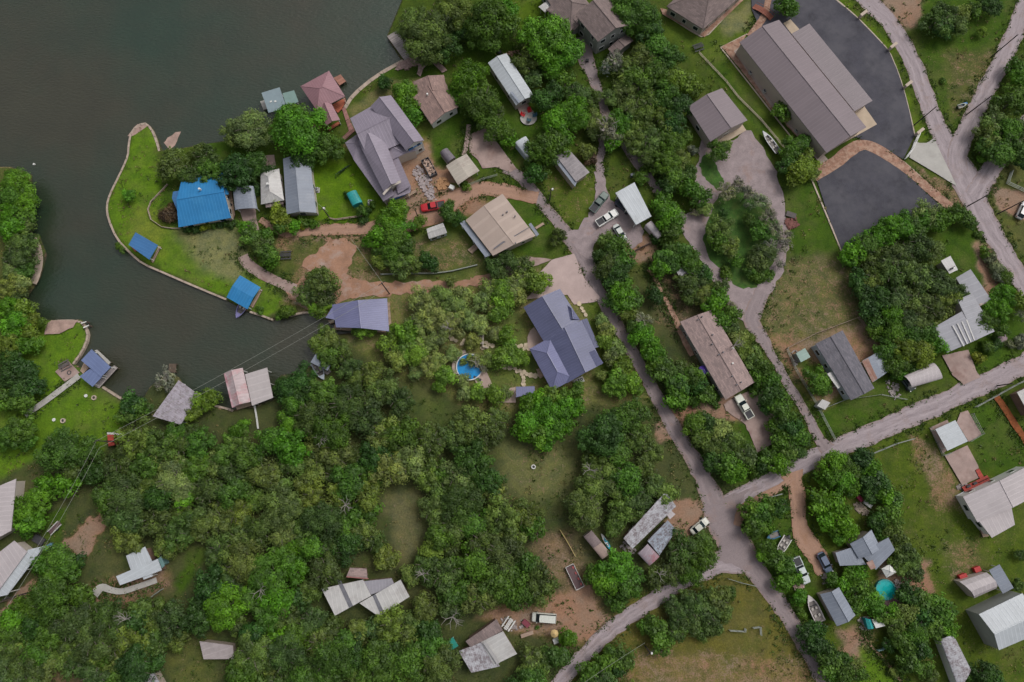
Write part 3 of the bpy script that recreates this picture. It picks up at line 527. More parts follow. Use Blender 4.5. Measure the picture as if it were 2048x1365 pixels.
slab('patio', [(1034,216),(1052,206),(1068,226),(1045,240)], CON, 'brown concrete slab between striped roof house and fire pit', 'patio')
slab('patio', [(1057 + 17 * math.cos(k * .5236), 238 + 14 * math.sin(k * .5236)) for k in range(12)], CONW, 'round pale fire pit patio with red chairs', 'patio', smooth=True)
slab('rock_pile_bed', [(800,128),(835,105),(850,95),(870,110),(880,128),(895,142),(885,147),(862,125),(846,140),(842,155),(835,150),(838,125),(825,130),(805,140),(790,142)], M('flagstone', (0.34,0.24,0.22), 0.9, 0.5, 1.6), 'flagstone walk winding up from the grey dock', 'path', jit=0.12)
def curb(px, label, w=0.35, h=0.16, mat=None, name='curb', cat='curb'):
    pts = [Vector((*P2(x, y), 0)) for x, y in px]; pts = smooth_line(pts, 1) if len(pts) > 2 else pts
    m = MB()
    for a, b in zip(pts[:-1], pts[1:]):
        d = (b - a); L = d.length; c = (a + b) / 2; m.box((c.x, c.y, h / 2 - 0.05), (L, w, h + 0.1), math.atan2(d.y, d.x))
    o = m.build(name, mat or CURB); tag(o, label, cat); return o
curb([(1662,-8),(1690,15),(1716,38),(1748,71),(1777,102),(1793,140),(1806,178),(1818,225),(1829,272)], 'long curved stone curb along the outer edge of the asphalt', 0.4)
curb([(1806,324),(1830,344),(1865,380),(1902,414)], 'straight stone curb beside the red gravel strip')
curb([(1623,360),(1640,400),(1665,460),(1688,515)], 'stone curb on the lawn side of the shaded asphalt lot')
curb([(1632,340),(1692,310)], 'short pale curb between lot and barn gravel')
curb([(1441,96),(1480,145),(1543,225),(1590,285),(1618,322)], 'thin pale edging beside the barn gravel border', 0.25)
curb([(1441,96),(1494,69)], 'short edging at the top of the barn gravel', 0.25)
curb([(1325,28),(1350,42),(1382,63),(1409,78),(1440,45),(1477,4)], 'white edging round the corner house border', 0.3)
for i, (x, y) in enumerate([(1722, 34), (1781, 98), (1811, 174), (1834, 268)]):
    p = P(x, y); m = MB(); m.box((0, 0, 0.75), (1.9, 0.55, 1.5)); m.box((0, 0, 1.56), (2.1, 0.7, 0.12))
    e = empty('entry_pillar', (p.x, p.y, 0), R(38)); tag(e, ['uppermost pale stone pier on the lot curb', 'second pale stone pier down the lot curb', 'third pale stone pier beside the parked lot edge', 'lowest pale stone pier beside the gateway apron'][i], 'pillar', 'stone piers along the parking lot')
    m.build('pier_block', CURB, e)
# seawalls
def seawall(px, label, w=0.45):
    pts = [Vector((*P2(x, y, 0.05), 0)) for x, y in px]; pts = smooth_line(pts, 1); m = MB()
    for a, b in zip(pts[:-1], pts[1:]):
        d = b - a; c = (a + b) / 2; m.box((c.x, c.y, -0.8), (d.length + 0.1, w, 1.76), math.atan2(d.y, d.x))
    o = m.build('seawall', WALLW); tag(o, label, 'seawall'); return o
seawall([(318,302),(312,280),(301,255),(287,245),(263,261),(257,290),(256,312),(246,335),(233,362),(219,390),(213,413),(216,437),(233,478),(262,508),(285,528),(330,547),(380,569),(452,599)], 'pale concrete seawall edging the bright green point')
seawall([(500,624),(530,634),(545,640)], 'short seawall beside the lower blue boathouse')
seawall([(578,631),(615,624),(650,628)], 'low seawall below the dirt yard')
seawall([(690,216),(706,190),(752,152),(806,122)], 'long pink seawall between red boathouse and grey dock', 0.9)
seawall([(92,650),(105,642),(158,641),(171,655),(176,675),(163,705),(146,728)], 'seawall round the small grassy headland')
seawall([(205,775),(240,797),(262,808)], 'short curved seawall by the slate blue boathouse')
seawall([(430,812),(455,818),(465,822)], 'mossy seawall beside the red striped boathouse')
# ================================================================ buildings
FOOT = []      # outlines kept free of planted trees
LM = []        # landmarks: (short name, x, y)
NADIR = Vector((0, 0))
def nrm(a, b, c): return (Vector(b) - Vector(a)).cross(Vector(c) - Vector(a)).normalized()
def face_uv(pts):
    n = nrm(*pts[:3])
    if n.z < 0: n = -n
    if abs(n.z) > 0.9999:
        d = (Vector(pts[1]) - Vector(pts[0])); d.z = 0; u = d.normalized(); v = Vector((-u.y, u.x, 0))
    else:
        u = Vector((0, 0, 1)).cross(n).normalized(); v = n.cross(u)
    return [(Vector(p).dot(u), Vector(p).dot(v)) for p in pts]
def roof_solid(m, V, faces, th=0.16):
    """V: roof points, faces: index loops seen from above; closed with an underside and a fascia"""
    V = [Vector(v) for v in V]; edges = {}
    for f in faces:
        q = [V[i] for i in f]
        if nrm(*q[:3]).z < 0: f = f[::-1]; q = q[::-1]
        m.face(q, face_uv(q)); m.face([p - Vector((0, 0, th)) for p in q[::-1]])
        for i in range(len(f)): edges[(f[i], f[(i + 1) % len(f)])] = 1
    for (a, b) in edges:
        if (b, a) not in edges:
            m.face([V[b], V[a], V[a] - Vector((0, 0, th)), V[b] - Vector((0, 0, th))])
def wing(root, q, eave, rise, kind, rm, wm, over=0.45, walls=True, win=None, ridge=True, hipf=0.5, posts=False, z0=-0.3, th=0.16, px=True, windir=None, rmat=None):
    """q: four roof corners in the photograph (A,B one end, C,D the other), drawn at eave height"""
    A, B, C, D = [P(x, y, eave) if px else Vector((x, y, eave)) for x, y in q]
    if (B - A).cross(C - A).z < 0: A, B, C, D = B, A, D, C
    m = MB(); E = (A + B) / 2 + Vector((0, 0, rise)); Fp = (C + D) / 2 + Vector((0, 0, rise))
    if kind == 'gable': V = [A, B, C, D, E, Fp]; roof_solid(m, V, [(1, 2, 5, 4), (0, 4, 5, 3)], th)
    elif kind == 'hip':
        w = (B - A).length * hipf; d = (Fp - E).normalized(); E2 = E + d * w; F2 = Fp - d * w
        if (F2 - E2).dot(d) < 0.3: mid = (E + Fp) / 2; E2 = mid - d * 0.15; F2 = mid + d * 0.15
        V = [A, B, C, D, E2, F2]; roof_solid(m, V, [(1, 2, 5, 4), (0, 4, 5, 3), (0, 1, 4), (2, 3, 5)], th)
    elif kind == 'shed': V = [A + Vector((0, 0, rise)), B, C, D + Vector((0, 0, rise))]; roof_solid(m, V, [(0, 1, 2, 3)], th)
    elif kind == 'flat': roof_solid(m, [A, B, C, D], [(0, 1, 2, 3)], th)
    elif kind == 'gambrel':
        up = Vector((0, 0, rise)); a1 = A.lerp(B, .18) + up * .62; b1 = B.lerp(A, .18) + up * .62; d1 = D.lerp(C, .18) + up * .62; c1 = C.lerp(D, .18) + up * .62
        V = [A, a1, E, b1, B, D, d1, Fp, c1, C]; roof_solid(m, V, [(0, 1, 6, 5), (1, 2, 7, 6), (2, 3, 8, 7), (3, 4, 9, 8)], th)
    elif kind == 'barrel':
        n = 8; V = []
        for s_, e_ in ((A, B), (D, C)):
            for k in range(n + 1): V.append(s_.lerp(e_, 0.5 - 0.5 * math.cos(math.pi * k / n)) + Vector((0, 0, rise * math.sin(math.pi * k / n))))
        roof_solid(m, V, [(k, k + 1, n + 2 + k, n + 1 + k) for k in range(n)], th)
    rf = m.world('roof', rm, root)
    if ridge and kind in ('gable', 'hip') and rise > 0.5:
        c = MB(); a, b = (E, Fp) if kind == 'gable' else (E2, F2)
        c.tube([a + Vector((0, 0, .02)), b + Vector((0, 0, .02))], 0.10, 5)
        if kind == 'hip':
            for p, q2 in ((A, E2), (B, E2), (C, F2), (D, F2)): c.tube([p, q2], 0.08, 5)
        o = c.world('ridge_cap', rm, root); o.parent = rf; o.matrix_parent_inverse.identity()
        o.location = (0, 0, 0)
    ctr = (A + B + C + D) / 4
    FOOT.append([(p.x, p.y) for p in (A, B, C, D)])
    def ins(p):
        d1 = ctr - p; d1.z = 0; L = d1.length; return p + d1 * min(0.4, over * 1.35 / max(L, .1))
    a, b, c_, d_ = map(ins, (A, B, C, D)); zt = eave - th - 0.03
    if walls:
        w = MB(); lo = [Vector((p.x, p.y, z0)) for p in (a, b, c_, d_)]; hi = [Vector((p.x, p.y, zt)) for p in (a, b, c_, d_)]
        e = (hi[0] + hi[1]) / 2; f = (hi[2] + hi[3]) / 2; k = 0.96 * rise
        if kind in ('gable', 'gambrel', 'barrel'): 
            e = e + Vector((0, 0, k - 0.12)); f = f + Vector((0, 0, k - 0.12))
            w.face([lo[0], lo[1], hi[1], e, hi[0]]); w.face([lo[2], lo[3], hi[3], f, hi[2]])
            w.face([lo[1], lo[2], hi[2], hi[1]]); w.face([lo[3], lo[0], hi[0], hi[3]])
        elif kind == 'shed':
            hi[0] = hi[0] + Vector((0, 0, rise * .93)); hi[3] = hi[3] + Vector((0, 0, rise * .93))
            for i in range(4): j = (i + 1) % 4; w.face([lo[i], lo[j], hi[j], hi[i]])
        else:
            for i in range(4): j = (i + 1) % 4; w.face([lo[i], lo[j], hi[j], hi[i]])
        w.world('wall', wm, root)
        if win:
            tx = [a, b, c_, d_]
            for i in range(4):
                p, r = tx[i], tx[(i + 1) % 4]; ed = r - p; ed.z = 0; L = ed.length
                out = Vector((ed.y, -ed.x, 0)).normalized(); midp = (p + r) / 2
                if L < 2.5 or out.dot(Vector((-midp.x, -midp.y, 0))) <= 0.1: continue
                n = max(1, int(L / win)); ed.normalize()
                for k in range(n):
                    s = L * (k + 0.5) / n; c0 = p + ed * s; wz = min(eave - 1.0, 1.6)
                    if eave > 4.6: rows = (1.5, eave - 1.5)
                    else: rows = (wz,)
                    for wz in rows: window(root, c0, ed, out, wz, 1.3 if (k % 2 == 0) else 0.9, 1.1)
    if posts:
        ps = [a, b, c_, d_] + ([a.lerp(d_, .5), b.lerp(c_, .5)] if max((d_ - a).length, (c_ - b).length) > 6 else [])
        for p in ps:
            t = MB(); t.box((p.x, p.y, (zt + z0) / 2), (0.16, 0.16, zt - z0)); t.world('post', posts if not isinstance(posts, bool) else WHT, root)
    return A, B, C, D
def window(root, c0, ed, out, wz, w, h):
    rz = math.atan2(ed.y, ed.x); m = MB(); c = c0 + out * 0.03
    m.box((c.x, c.y, wz), (w + 0.24, 0.12, h + 0.24), rz); fr = m.world('window', WHT, root)
    g = MB(); c = c0 + out * 0.075; g.box((c.x, c.y, wz), (w, 0.06, h), rz)
    o = g.world('pane', GLS, root); o.parent = fr
def house(name, label, cat, short, cx, cy, group=None):
    p = P(cx, cy); e = empty(name, (p.x, p.y, 0)); tag(e, label, cat, group)
    if short: LM.append((short, p.x, p.y))
    return e
def box_part(root, name, px, py, z, size, mat, rz=0.0, zoff=None):
    p = P(px, py, z); m = MB(); m.box((p.x, p.y, z - size[2] / 2 if zoff is None else zoff), size, rz); return m.world(name, mat, root)
def strip(root, name, px, z, mat, h=0.05):
    """a thin raised panel whose outline is drawn at height z"""
    m = MB(); m.poly_prism([P2(x, y, z) for x, y in px], z - h, z); return m.world(name, mat, root)
def deck(root, name, px, z, mat, th=0.25):
    pts = [P2(x, y, z) for x, y in px]; a = math.atan2(pts[1][1] - pts[0][1], pts[1][0] - pts[0][0])
    m = MB(); area = sum(pts[i][0] * pts[(i + 1) % len(pts)][1] - pts[(i + 1) % len(pts)][0] * pts[i][1] for i in range(len(pts)))
    if area < 0: pts = pts[::-1]
    uv = [(x * math.cos(a) + y * math.sin(a), -x * math.sin(a) + y * math.cos(a)) for x, y in pts]
    m.face([(x, y, z) for x, y in pts], uv); n = len(pts)
    m.face([(x, y, z - th) for x, y in pts[::-1]])
    for i in range(n):
        (x0, y0), (x1, y1) = pts[i], pts[(i + 1) % n]; m.face([(x0, y0, z - th), (x1, y1, z - th), (x1, y1, z), (x0, y0, z)])
    o = m.world(name, mat, root)
    for i in range(n):
        x, y = pts[i]; t = MB(); cx = sum(p[0] for p in pts) / n; cy = sum(p[1] for p in pts) / n
        x += (cx - x) * .06; y += (cy - y) * .06; t.cyl((x, y, -2.3), 0.11, z - th + 2.3, 8); t.world('pile', WOODD, root)
    return o
def dots(root, name, pts, z, r, h, mat):
    for x, y in pts:
        p = P(x, y, z); m = MB(); m.cyl((p.x, p.y, z - 0.3), r, h + 0.3, 8); m.world(name, mat, root)
WHT = plain('white_paint', (0.62,0.62,0.60), 0.55); GLS = mat_glass()
WOODD = M('dark_timber', (0.10,0.07,0.05), 0.85, 0.3, 1.5)
BLUE = M('blue_metal_roof', (0.018,0.175,0.40), 0.5, 0.10, 0.3, kind='rib', pitch=0.7, c2=(0.03,0.20,0.42), amt=0.5)
BLUE2 = M('pale_blue_metal_roof', (0.040,0.14,0.32), 0.5, 0.1, 0.3, kind='rib', pitch=0.7)
LAV = M('lavender_grey_metal', (0.235,0.205,0.255), 0.5, 0.12, 0.25, kind='rib', pitch=0.75)
BGREY = M('blue_grey_metal', (0.19,0.215,0.265), 0.5, 0.12, 0.25, kind='rib', pitch=0.8, c2=(0.24,0.26,0.30), amt=0.4)
SLATE = M('slate_blue_metal', (0.13,0.17,0.31), 0.45, 0.1, 0.3, kind='rib', pitch=0.8)
NAVY = M('dark_blue_grey_standing_seam', (0.100,0.107,0.190), 0.36, 0.15, 0.18, kind='rib', pitch=0.62)
NAVY2 = M('pale_blue_grey_standing_seam', (0.150,0.156,0.275), 0.38, 0.1, 0.2, kind='rib', pitch=0.5)
BRN = M('brown_metal', (0.175,0.140,0.155), 0.5, 0.08, 0.15, kind='rib', pitch=0.9)
PINKM = M('faded_red_metal', (0.27,0.145,0.165), 0.5, 0.12, 0.3, kind='rib', pitch=0.6)
WHR = M('white_metal_roof', (0.45,0.44,0.43), 0.5, 0.12, 0.4, kind='rib', pitch=0.9, c2=(0.33,0.31,0.30), amt=0.4)
WHB = M('cool_white_metal_roof', (0.42,0.45,0.48), 0.45, 0.1, 0.4, kind='rib', pitch=0.9, c2=(0.34,0.36,0.38), amt=0.3)
WHD = M('stained_white_metal_roof', (0.38,0.38,0.41), 0.6, 0.2, 0.5, kind='rib', pitch=0.8, c2=(0.16,0.13,0.14), amt=0.75, scale2=1.4)
BEIGE = M('beige_metal_roof', (0.38,0.34,0.29), 0.55, 0.1, 0.3, kind='rib', pitch=1.0, c2=(0.25,0.19,0.17), amt=0.4, scale2=0.2)
TANR = M('tan_membrane_roof', (0.36,0.285,0.245), 0.7, 0.06, 0.3, kind='rib', pitch=3.2)
CREAM = M('cream_metal_roof', (0.40,0.36,0.37), 0.6, 0.1, 0.3, kind='rib', pitch=1.0)
SHP = M('pink_brown_shingle', (0.285,0.195,0.175), 0.9, 0.22, 0.6, kind='shingle')
SHB = M('brown_shingle', (0.20,0.155,0.15), 0.9, 0.15, 0.6, kind='shingle')
SHG = M('grey_shingle', (0.145,0.14,0.165), 0.9, 0.15, 0.6, kind='shingle')
SHT = M('rosy_tan_shingle', (0.30,0.225,0.215), 0.9, 0.1, 0.6, kind='shingle')
TEAL = M('teal_metal', (0.015,0.26,0.26), 0.5, 0.15, 0.5, kind='rib', pitch=0.8); TEALG = M('pale_teal_metal', (0.14,0.25,0.25), 0.5, 0.1, 0.4, kind='rib', pitch=0.9)
RUST = M('rusted_sheet', (0.30,0.20,0.17), 0.8, 0.3, 0.8, kind='rib', pitch=1.0, c2=(0.22,0.11,0.08), amt=0.8, scale2=0.6)
REDS = M('red_white_striped_metal', (0.36,0.17,0.20), 0.6, 0.2, 0.6, kind='rib', pitch=0.7, c2=(0.45,0.38,0.39), amt=0.6, scale2=0.3)
REDW = M('washed_pink_metal', (0.42,0.34,0.35), 0.6, 0.2, 0.6, kind='rib', pitch=0.7, c2=(0.40,0.19,0.20), amt=0.5, scale2=0.5)
TANW = M('tan_wall', (0.41,0.35,0.31), 0.8, 0.08, 0.5); CRW = M('cream_wall', (0.45,0.40,0.35), 0.8, 0.1, 0.5); GRW = M('sage_grey_wall', (0.24,0.25,0.23), 0.8, 0.1, 0.5)
BLW = M('pale_blue_wall', (0.36,0.41,0.47), 0.7, 0.1, 0.5); STW = M('stone_wall', (0.36,0.30,0.25), 0.9, 0.3, 1.8); BRW = M('brick_brown_wall', (0.20,0.12,0.09), 0.9, 0.25, 1.5)
ORD = M('orange_deck_boards', (0.36,0.10,0.05), 0.8, 0.2, 1.0, kind='plank', pitch=0.22); TAND = M('tan_deck_boards', (0.36,0.26,0.19), 0.8, 0.2, 1.0, kind='plank', pitch=0.22)
REDD = M('red_painted_boards', (0.34,0.045,0.030), 0.75, 0.2, 1.0, kind='plank', pitch=0.3); GRD = M('grey_dock_boards', (0.34,0.30,0.29), 0.85, 0.2, 1.0, kind='plank', pitch=0.25)
MEMB = M('dark_roof_strip', (0.14,0.14,0.16), 0.8, 0.25, 1.0)
BTR = plain('bright_blue_membrane', (0.02,0.20,0.50), 0.6)
# --- the blue roofed house on the point
h = house('waterfront_house', 'bright blue metal roofed house among hedges on the green point', 'house', 'the bright blue roofed house', 405, 405)
wing(h, [(366,359),(365,400),(457,389),(447,345)], 3.2, 0.05, 'flat', BLUE, CRW, walls=False)
wing(h, [(357,455),(364,358),(447,345),(462,436)], 3.0, 1.9, 'gable', BLUE, CRW, win=3.5)
wing(h, [(344,397),(346,384),(363,381),(368,453),(356,456)][:4], 2.7, 0.3, 'flat', BLUE2, CRW, walls=False, posts=True)
deck(h, 'porch', [(447,352),(458,352),(470,430),(462,448),(446,444)], 0.3, TAND); deck(h, 'porch', [(430,444),(462,438),(460,446),(432,450)], 0.28, TAND)
dots(h, 'roof_vent', [(400,379)], 5.1, 0.25, 0.5, WHT)
h = house('carport', 'curved blue grey carport beside the bright blue roofed house', 'carport', 'the curved blue grey carport', 491, 398)
wing(h, [(465,377),(507,373),(515,418),(470,421)], 2.6, 0.7, 'barrel', BGREY, CRW, walls=False, posts=True)
h = house('hip_roof_cottage', 'small white hip roofed cottage squeezed beside the long blue grey roof', 'house', 'the small white hip roof', 545, 375)
wing(h, [(521,345),(558,338),(568,401),(522,409)], 2.9, 1.3, 'hip', WHR, CRW, win=3, hipf=0.5); wing(h, [(530,405),(566,399),(567,408),(532,416)], 2.3, 0.1, 'flat', M('patched_roof', (0.34,0.27,0.26), 0.8, 0.3, 2.0, c2=(0.1,0.07,0.07), amt=0.8, scale2=1.5), CRW)
dots(h, 'chimney', [(536,369)], 4.2, 0.3, 0.5, WHT)
deck(h, 'patio_floor', [(522,312),(548,310),(552,335),(525,340)], 0.15, CON)
h = house('long_house', 'long blue grey ribbed gable house above the dirt road', 'house', 'the long blue grey gable house', 600, 375)
wing(h, [(566,318),(619,313),(633,426),(573,429)], 3.0, 1.3, 'gable', BGREY, CRW, win=4)
h = house('garden_shed', 'small teal metal shed on the bright lawn', 'shed', 'the teal garden shed', 708, 398)
wing(h, [(693,389),(712,381),(725,405),(705,413)], 2.0, 0.6, 'barrel', TEAL, TEAL, over=0.1)
# --- house under construction
h = house('unfinished_house', 'large lavender grey roofed house with its front still being built', 'house', 'the big unfinished house', 770, 290)
wing(h, [(700,237),(736,316),(810,283),(766,200)], 5.0, 2.0, 'gable', LAV, CRW, win=3.5)
wing(h, [(741,213),(782,191),(848,281),(812,301)], 5.9, 1.7, 'gable', LAV, WHT, win=2.2)
wing(h, [(716,283),(762,262),(802,363),(768,385)], 5.4, 1.5, 'gable', LAV, CRW)
wing(h, [(690,286),(715,268),(735,303),(707,318)], 3.4, 0.7, 'hip', LAV, CRW); wing(h, [(706,318),(745,300),(790,392),(767,403)], 3.3, 0.5, 'shed', LAV, CRW)
wing(h, [(768,300),(800,290),(835,300),(785,320)], 4.0, 0.6, 'gable', LAV, CRW)
wing(h, [(762,262),(790,300),(822,374),(796,388)], 3.5, 0.5, 'shed', LAV, CRW)
wing(h, [(765,404),(790,380),(822,372),(820,386)], 3.0, 0.2, 'flat', LAV, CRW, walls=False, posts=True)
strip(h, 'gable_trim', [(765,388),(768,384),(782,368),(801,361),(802,366),(783,373),(768,391)], 5.95, CRW)
strip(h, 'blue_wrap', [(779,399),(812,384),(814,389),(783,403)], 1.6, BTR); strip(h, 'blue_wrap', [(818,298),(843,284),(843,287),(818,302)], 4.4, BTR)
deck(h, 'scaffold_deck', [(790,402),(832,380),(833,384),(795,407)], 1.2, TAND, 0.1)
h = house('shingle_house', 'pinkish brown shingled cottage beside the dense round trees', 'house', 'the pinkish shingled cottage', 870, 200)
wing(h, [(826,195),(888,160),(918,214),(863,249)], 3.2, 1.3, 'gable', SHP, WHT, win=3); wing(h, [(826,164),(888,150),(893,178),(840,196)], 3.3, 1.2, 'gable', SHP, WHT)
dots(h, 'chimney', [(855,190)], 4.3, 0.22, 0.5, WHT)
h = house('striped_house', 'long pale blue grey ribbed metal house between two spreading trees', 'house', 'the striped roof house', 1030, 160)
wing(h, [(976,126),(1013,107),(1068,192),(1032,211)], 3.2, 0.8, 'gable', WHB, CRW, win=4)
strip(h, 'skylight_strip', [(1020,185),(1024,183),(1041,204),(1037,206)], 3.9, BGREY)
h = house('barrel_shed', 'small dark grey rounded shed tucked behind the beige carport', 'shed', 'the dark rounded shed', 896, 313)
wing(h, [(880,307),(896,298),(912,317),(896,328)], 1.7, 1.0, 'barrel', M('grey_plum_metal', (0.15,0.13,0.15), 0.6, 0.2, kind='rib', pitch=0.4), CRW, over=0.1)
h = house('carport', 'beige flat carport beside the dark rounded shed', 'carport', 'the beige carport', 925, 340)
wing(h, [(892,332),(933,308),(959,342),(916,370)], 2.6, 0.35, 'gable', BEIGE, CRW, ridge=False, walls=False, posts=True); wing(h, [(893,334),(914,321),(935,352),(916,369)], 2.3, 0.01, 'flat', BEIGE, CRW)
h = house('warehouse_house', 'broad tan low pitched building with grey side porches', 'building', 'the broad tan roof', 1000, 450)
wing(h, [(931,441),(1005,388),(1071,472),(986,512)], 3.4, 0.9, 'gable', TANR, TANW, win=5)
wing(h, [(920,447),(929,441),(982,510),(971,515)], 2.7, 0.2, 'flat', BGREY, TANW, walls=False, posts=True); wing(h, [(1057,449),(1062,446),(1078,469),(1073,473)], 2.7, 0.1, 'flat', BGREY, TANW, walls=False, posts=True)
strip(h, 'roof_seam', [(987,497),(1006,483),(1010,483),(1062,452),(1062,453),(1011,485),(1007,486),(989,498)], 4.1, MEMB)
dots(h, 'roof_vent', [(1006,430),(1014,424),(1030,433),(1031,487)], 4.1, 0.16, 0.3, MEMB)
deck(h, 'ramp', [(1069,455),(1086,445),(1089,449),(1073,459)], 0.35, TAND, 0.1); deck(h, 'ramp', [(935,500),(950,488),(957,496),(944,508)], 0.35, TAND, 0.1)
h = house('tool_shed', 'tiny white and grey shed beside the spreading green tree', 'shed', 'the tiny white shed', 873, 463)
wing(h, [(853,458),(858,478),(894,466),(886,446)], 2.1, 0.7, 'gable', WHR, BLW, over=0.15, win=2)
h = house('workshop', 'long grey metal workshop standing on the weedy lawn', 'workshop', 'the long grey workshop', 1142, 340)
wing(h, [(1112,312),(1137,300),(1179,346),(1152,364)], 3.2, 0.3, 'shed', M('stained_grey_metal', (0.30,0.27,0.28), 0.6, 0.15, 0.5, kind='rib', pitch=0.9, c2=(0.20,0.18,0.19), amt=0.6, scale2=0.4), STW); wing(h, [(1104,314),(1112,311),(1154,364),(1150,374)], 2.9, 0.2, 'flat', BGREY, STW)
h = house('trailer_home', 'pale blue grey trailer partly covered by a green tree', 'trailer', 'the pale blue grey trailer', 1050, 298)
wing(h, [(1030,286),(1052,273),(1074,305),(1058,320)], 2.7, 0.35, 'barrel', WHB, BLW, over=0.1)
h = house('metal_carport', 'white flat boxy carport beside the parked pickups', 'carport', 'the white boxy carport', 1267, 407)
wing(h, [(1231,386),(1269,365),(1303,433),(1272,450)], 3.3, 0.05, 'flat', WHB, WHT, walls=False, posts=True, th=0.45)
h = house('cargo_trailer', 'small rounded cream storage trailer behind the boxy carport', 'trailer', 'the small cream trailer', 1308, 459)
wing(h, [(1290,451),(1303,442),(1326,471),(1315,478)], 2.0, 0.45, 'barrel', CREAM, CREAM, over=0.05)
# --- top edge
h = house('grey_house', 'tall brown shingled house with sage grey walls and white windows', 'house', 'the tall sage grey house', 1185, 60)
wing(h, [(1152,32),(1215,-8),(1262,50),(1196,84)], 6.0, 2.0, 'gable', SHB, GRW, win=2.6); 
h2 = wing(h, [(1080,-20),(1140,-40),(1182,12),(1140,64)], 3.6, 1.6, 'hip', SHB, GRW, win=3); wing(h, [(1092,20),(1135,-10),(1165,50),(1148,62)], 3.2, 0.9, 'gable', SHB, GRW)
wing(h, [(1077,14),(1096,1),(1110,10),(1090,25)], 2.8, 0.3, 'hip', WHR, GRW, walls=False, posts=True)
h = house('garden_shed', 'brown shingled shed half hidden below the tall sage grey house', 'shed', None, 1240, 85)
wing(h, [(1216,98),(1254,69),(1267,82),(1229,112)], 2.4, 0.7, 'gable', SHB, GRW)
h = house('corner_house', 'brown shingled house with a row of wall windows cut by the top photo edge', 'house', 'the brown corner house', 1405, 10)
wing(h, [(1333,13),(1417,-66),(1492,-16),(1406,59)], 3.4, 3.0, 'hip', SHB, TANW, win=3)
h = house('long_barn', 'very long brown metal barn beside the dark asphalt lot', 'barn', 'the long brown barn', 1600, 170)
wing(h, [(1479,85),(1558,40),(1733,255),(1653,306)], 4.6, 1.9, 'gable', BRN, TANW, over=0.35); wing(h, [(1583,68),(1617,50),(1743,204),(1709,223)], 4.2, 0.5, 'shed', BRN, TANW, over=0.3)
box_part(h, 'roll_door', 1548, 148, 1.5, (2.6, 0.1, 2.6), WHT, R(-51), 1.3)
h = house('garage', 'brown metal double garage facing the pale gravel yard', 'garage', 'the brown garage', 1435, 230)
q = wing(h, [(1376,214),(1444,177),(1495,241),(1421,284)], 3.8, 1.5, 'gable', BRN, TANW, over=0.35, win=9)
c3, c4 = sorted(q, key=lambda v: inv(v.x, v.y, v.z)[1])[-2:]; ce = sum(q, Vector()) / 4; ed = (c4 - c3).normalized(); rz = math.atan2(ed.y, ed.x)
for t_ in (.29, .71):
    v = c3.lerp(c4, t_); inw = Vector((-ed.y, ed.x, 0)); inw = inw if inw.dot(ce - v) > 0 else -inw; v = v + inw * .42; m = MB(); m.box((v.x, v.y, 1.35), (3.2, .12, 2.7), rz); dr = m.world('garage_door', plain('grey_door', (0.20,0.18,0.19), .6), h)
    for kz in (.6, 1.2, 1.8): m = MB(); v2 = v - inw * .07; m.box((v2.x, v2.y, kz), (3.1, .05, .06), rz); o = m.world('door_seam', TANW, h); o.parent = dr
h = house('ranch_house', 'long rosy shingled house with a purple umbrella at its side', 'house', 'the long rosy house', 1435, 710)
wing(h, [(1360,644),(1424,620),(1509,765),(1451,800)], 3.3, 0.9, 'gable', SHT, GRW, win=4)
dots(h, 'roof_vent', [(1396,640),(1404,634),(1425,670),(1424,689),(1437,710),(1446,705),(1464,753),(1473,770),(1482,765)], 4.25, 0.16, 0.3, MEMB); dots(h, 'roof_vent', [(1465,727),(1466,697)], 4.1, 0.2, 0.3, WHT)
h = house('mobile_home', 'grey shingled mobile home with a pale blue wall', 'mobile home', 'the grey mobile home', 1690, 730)
wing(h, [(1631,688),(1685,661),(1749,777),(1702,801)], 3.3, 0.7, 'gable', SHG, BLW, win=3.2, over=0.3); wing(h, [(1654,748),(1672,740),(1687,770),(1676,778),][:4], 2.7, 0.1, 'flat', WHR, BLW, walls=False, posts=True)
h = house('garden_shed', 'small square mint green shed in the fenced dirt corner', 'shed', 'the mint green shed', 1606, 711)
wing(h, [(1592,707),(1609,697),(1620,715),(1602,725)], 2.2, 0.3, 'shed', M('mint_metal', (0.26,0.36,0.32), 0.5, 0.08, kind='rib', pitch=1.2), GRW, over=0.1)
h = house('garden_shed', 'small white shed at the fence below the mint green shed', 'shed', 'the small white fence shed', 1647, 810)
wing(h, [(1634,812),(1644,799),(1660,806),(1650,820)], 1.9, 0.2, 'shed', WHR, WHT, over=0.08)
h = house('patio_cover', 'rusty ribbed patio cover leaning on the grey mobile home', 'patio roof', 'the rusty patio cover', 1755, 732)
wing(h, [(1725,722),(1768,697),(1784,738),(1746,765)], 2.6, 0.25, 'gable', BGREY, STW, walls=False, posts=True, ridge=False); wing(h, [(1724,723),(1748,711),(1764,751),(1745,765)], 2.72, 0.12, 'flat', RUST, STW, walls=False)
h = house('carport', 'arched cream carport with a dark car under its end', 'carport', 'the arched cream carport', 1844, 751)
wing(h, [(1807,753),(1822,776),(1884,758),(1866,726)], 2.6, 0.9, 'barrel', CREAM, CRW, walls=False, posts=True)
h = house('ribbed_house', 'rambling white and grey ribbed metal house under the big dark oak', 'house', 'the rambling ribbed house', 1935, 650)
wing(h, [(1915,600),(1942,588),(1987,664),(1953,680)], 3.3, 0.4, 'shed', M('grey_ribbed_metal', (0.31,0.31,0.34), 0.55, 0.12, 0.4, kind='rib', pitch=0.9), CRW); wing(h, [(1868,655),(1921,624),(1953,680),(1894,706)], 3.0, 0.5, 'shed', M('slatted_grey_metal', (0.27,0.27,0.30), 0.6, 0.1, kind='rib', pitch=1.6), CRW)
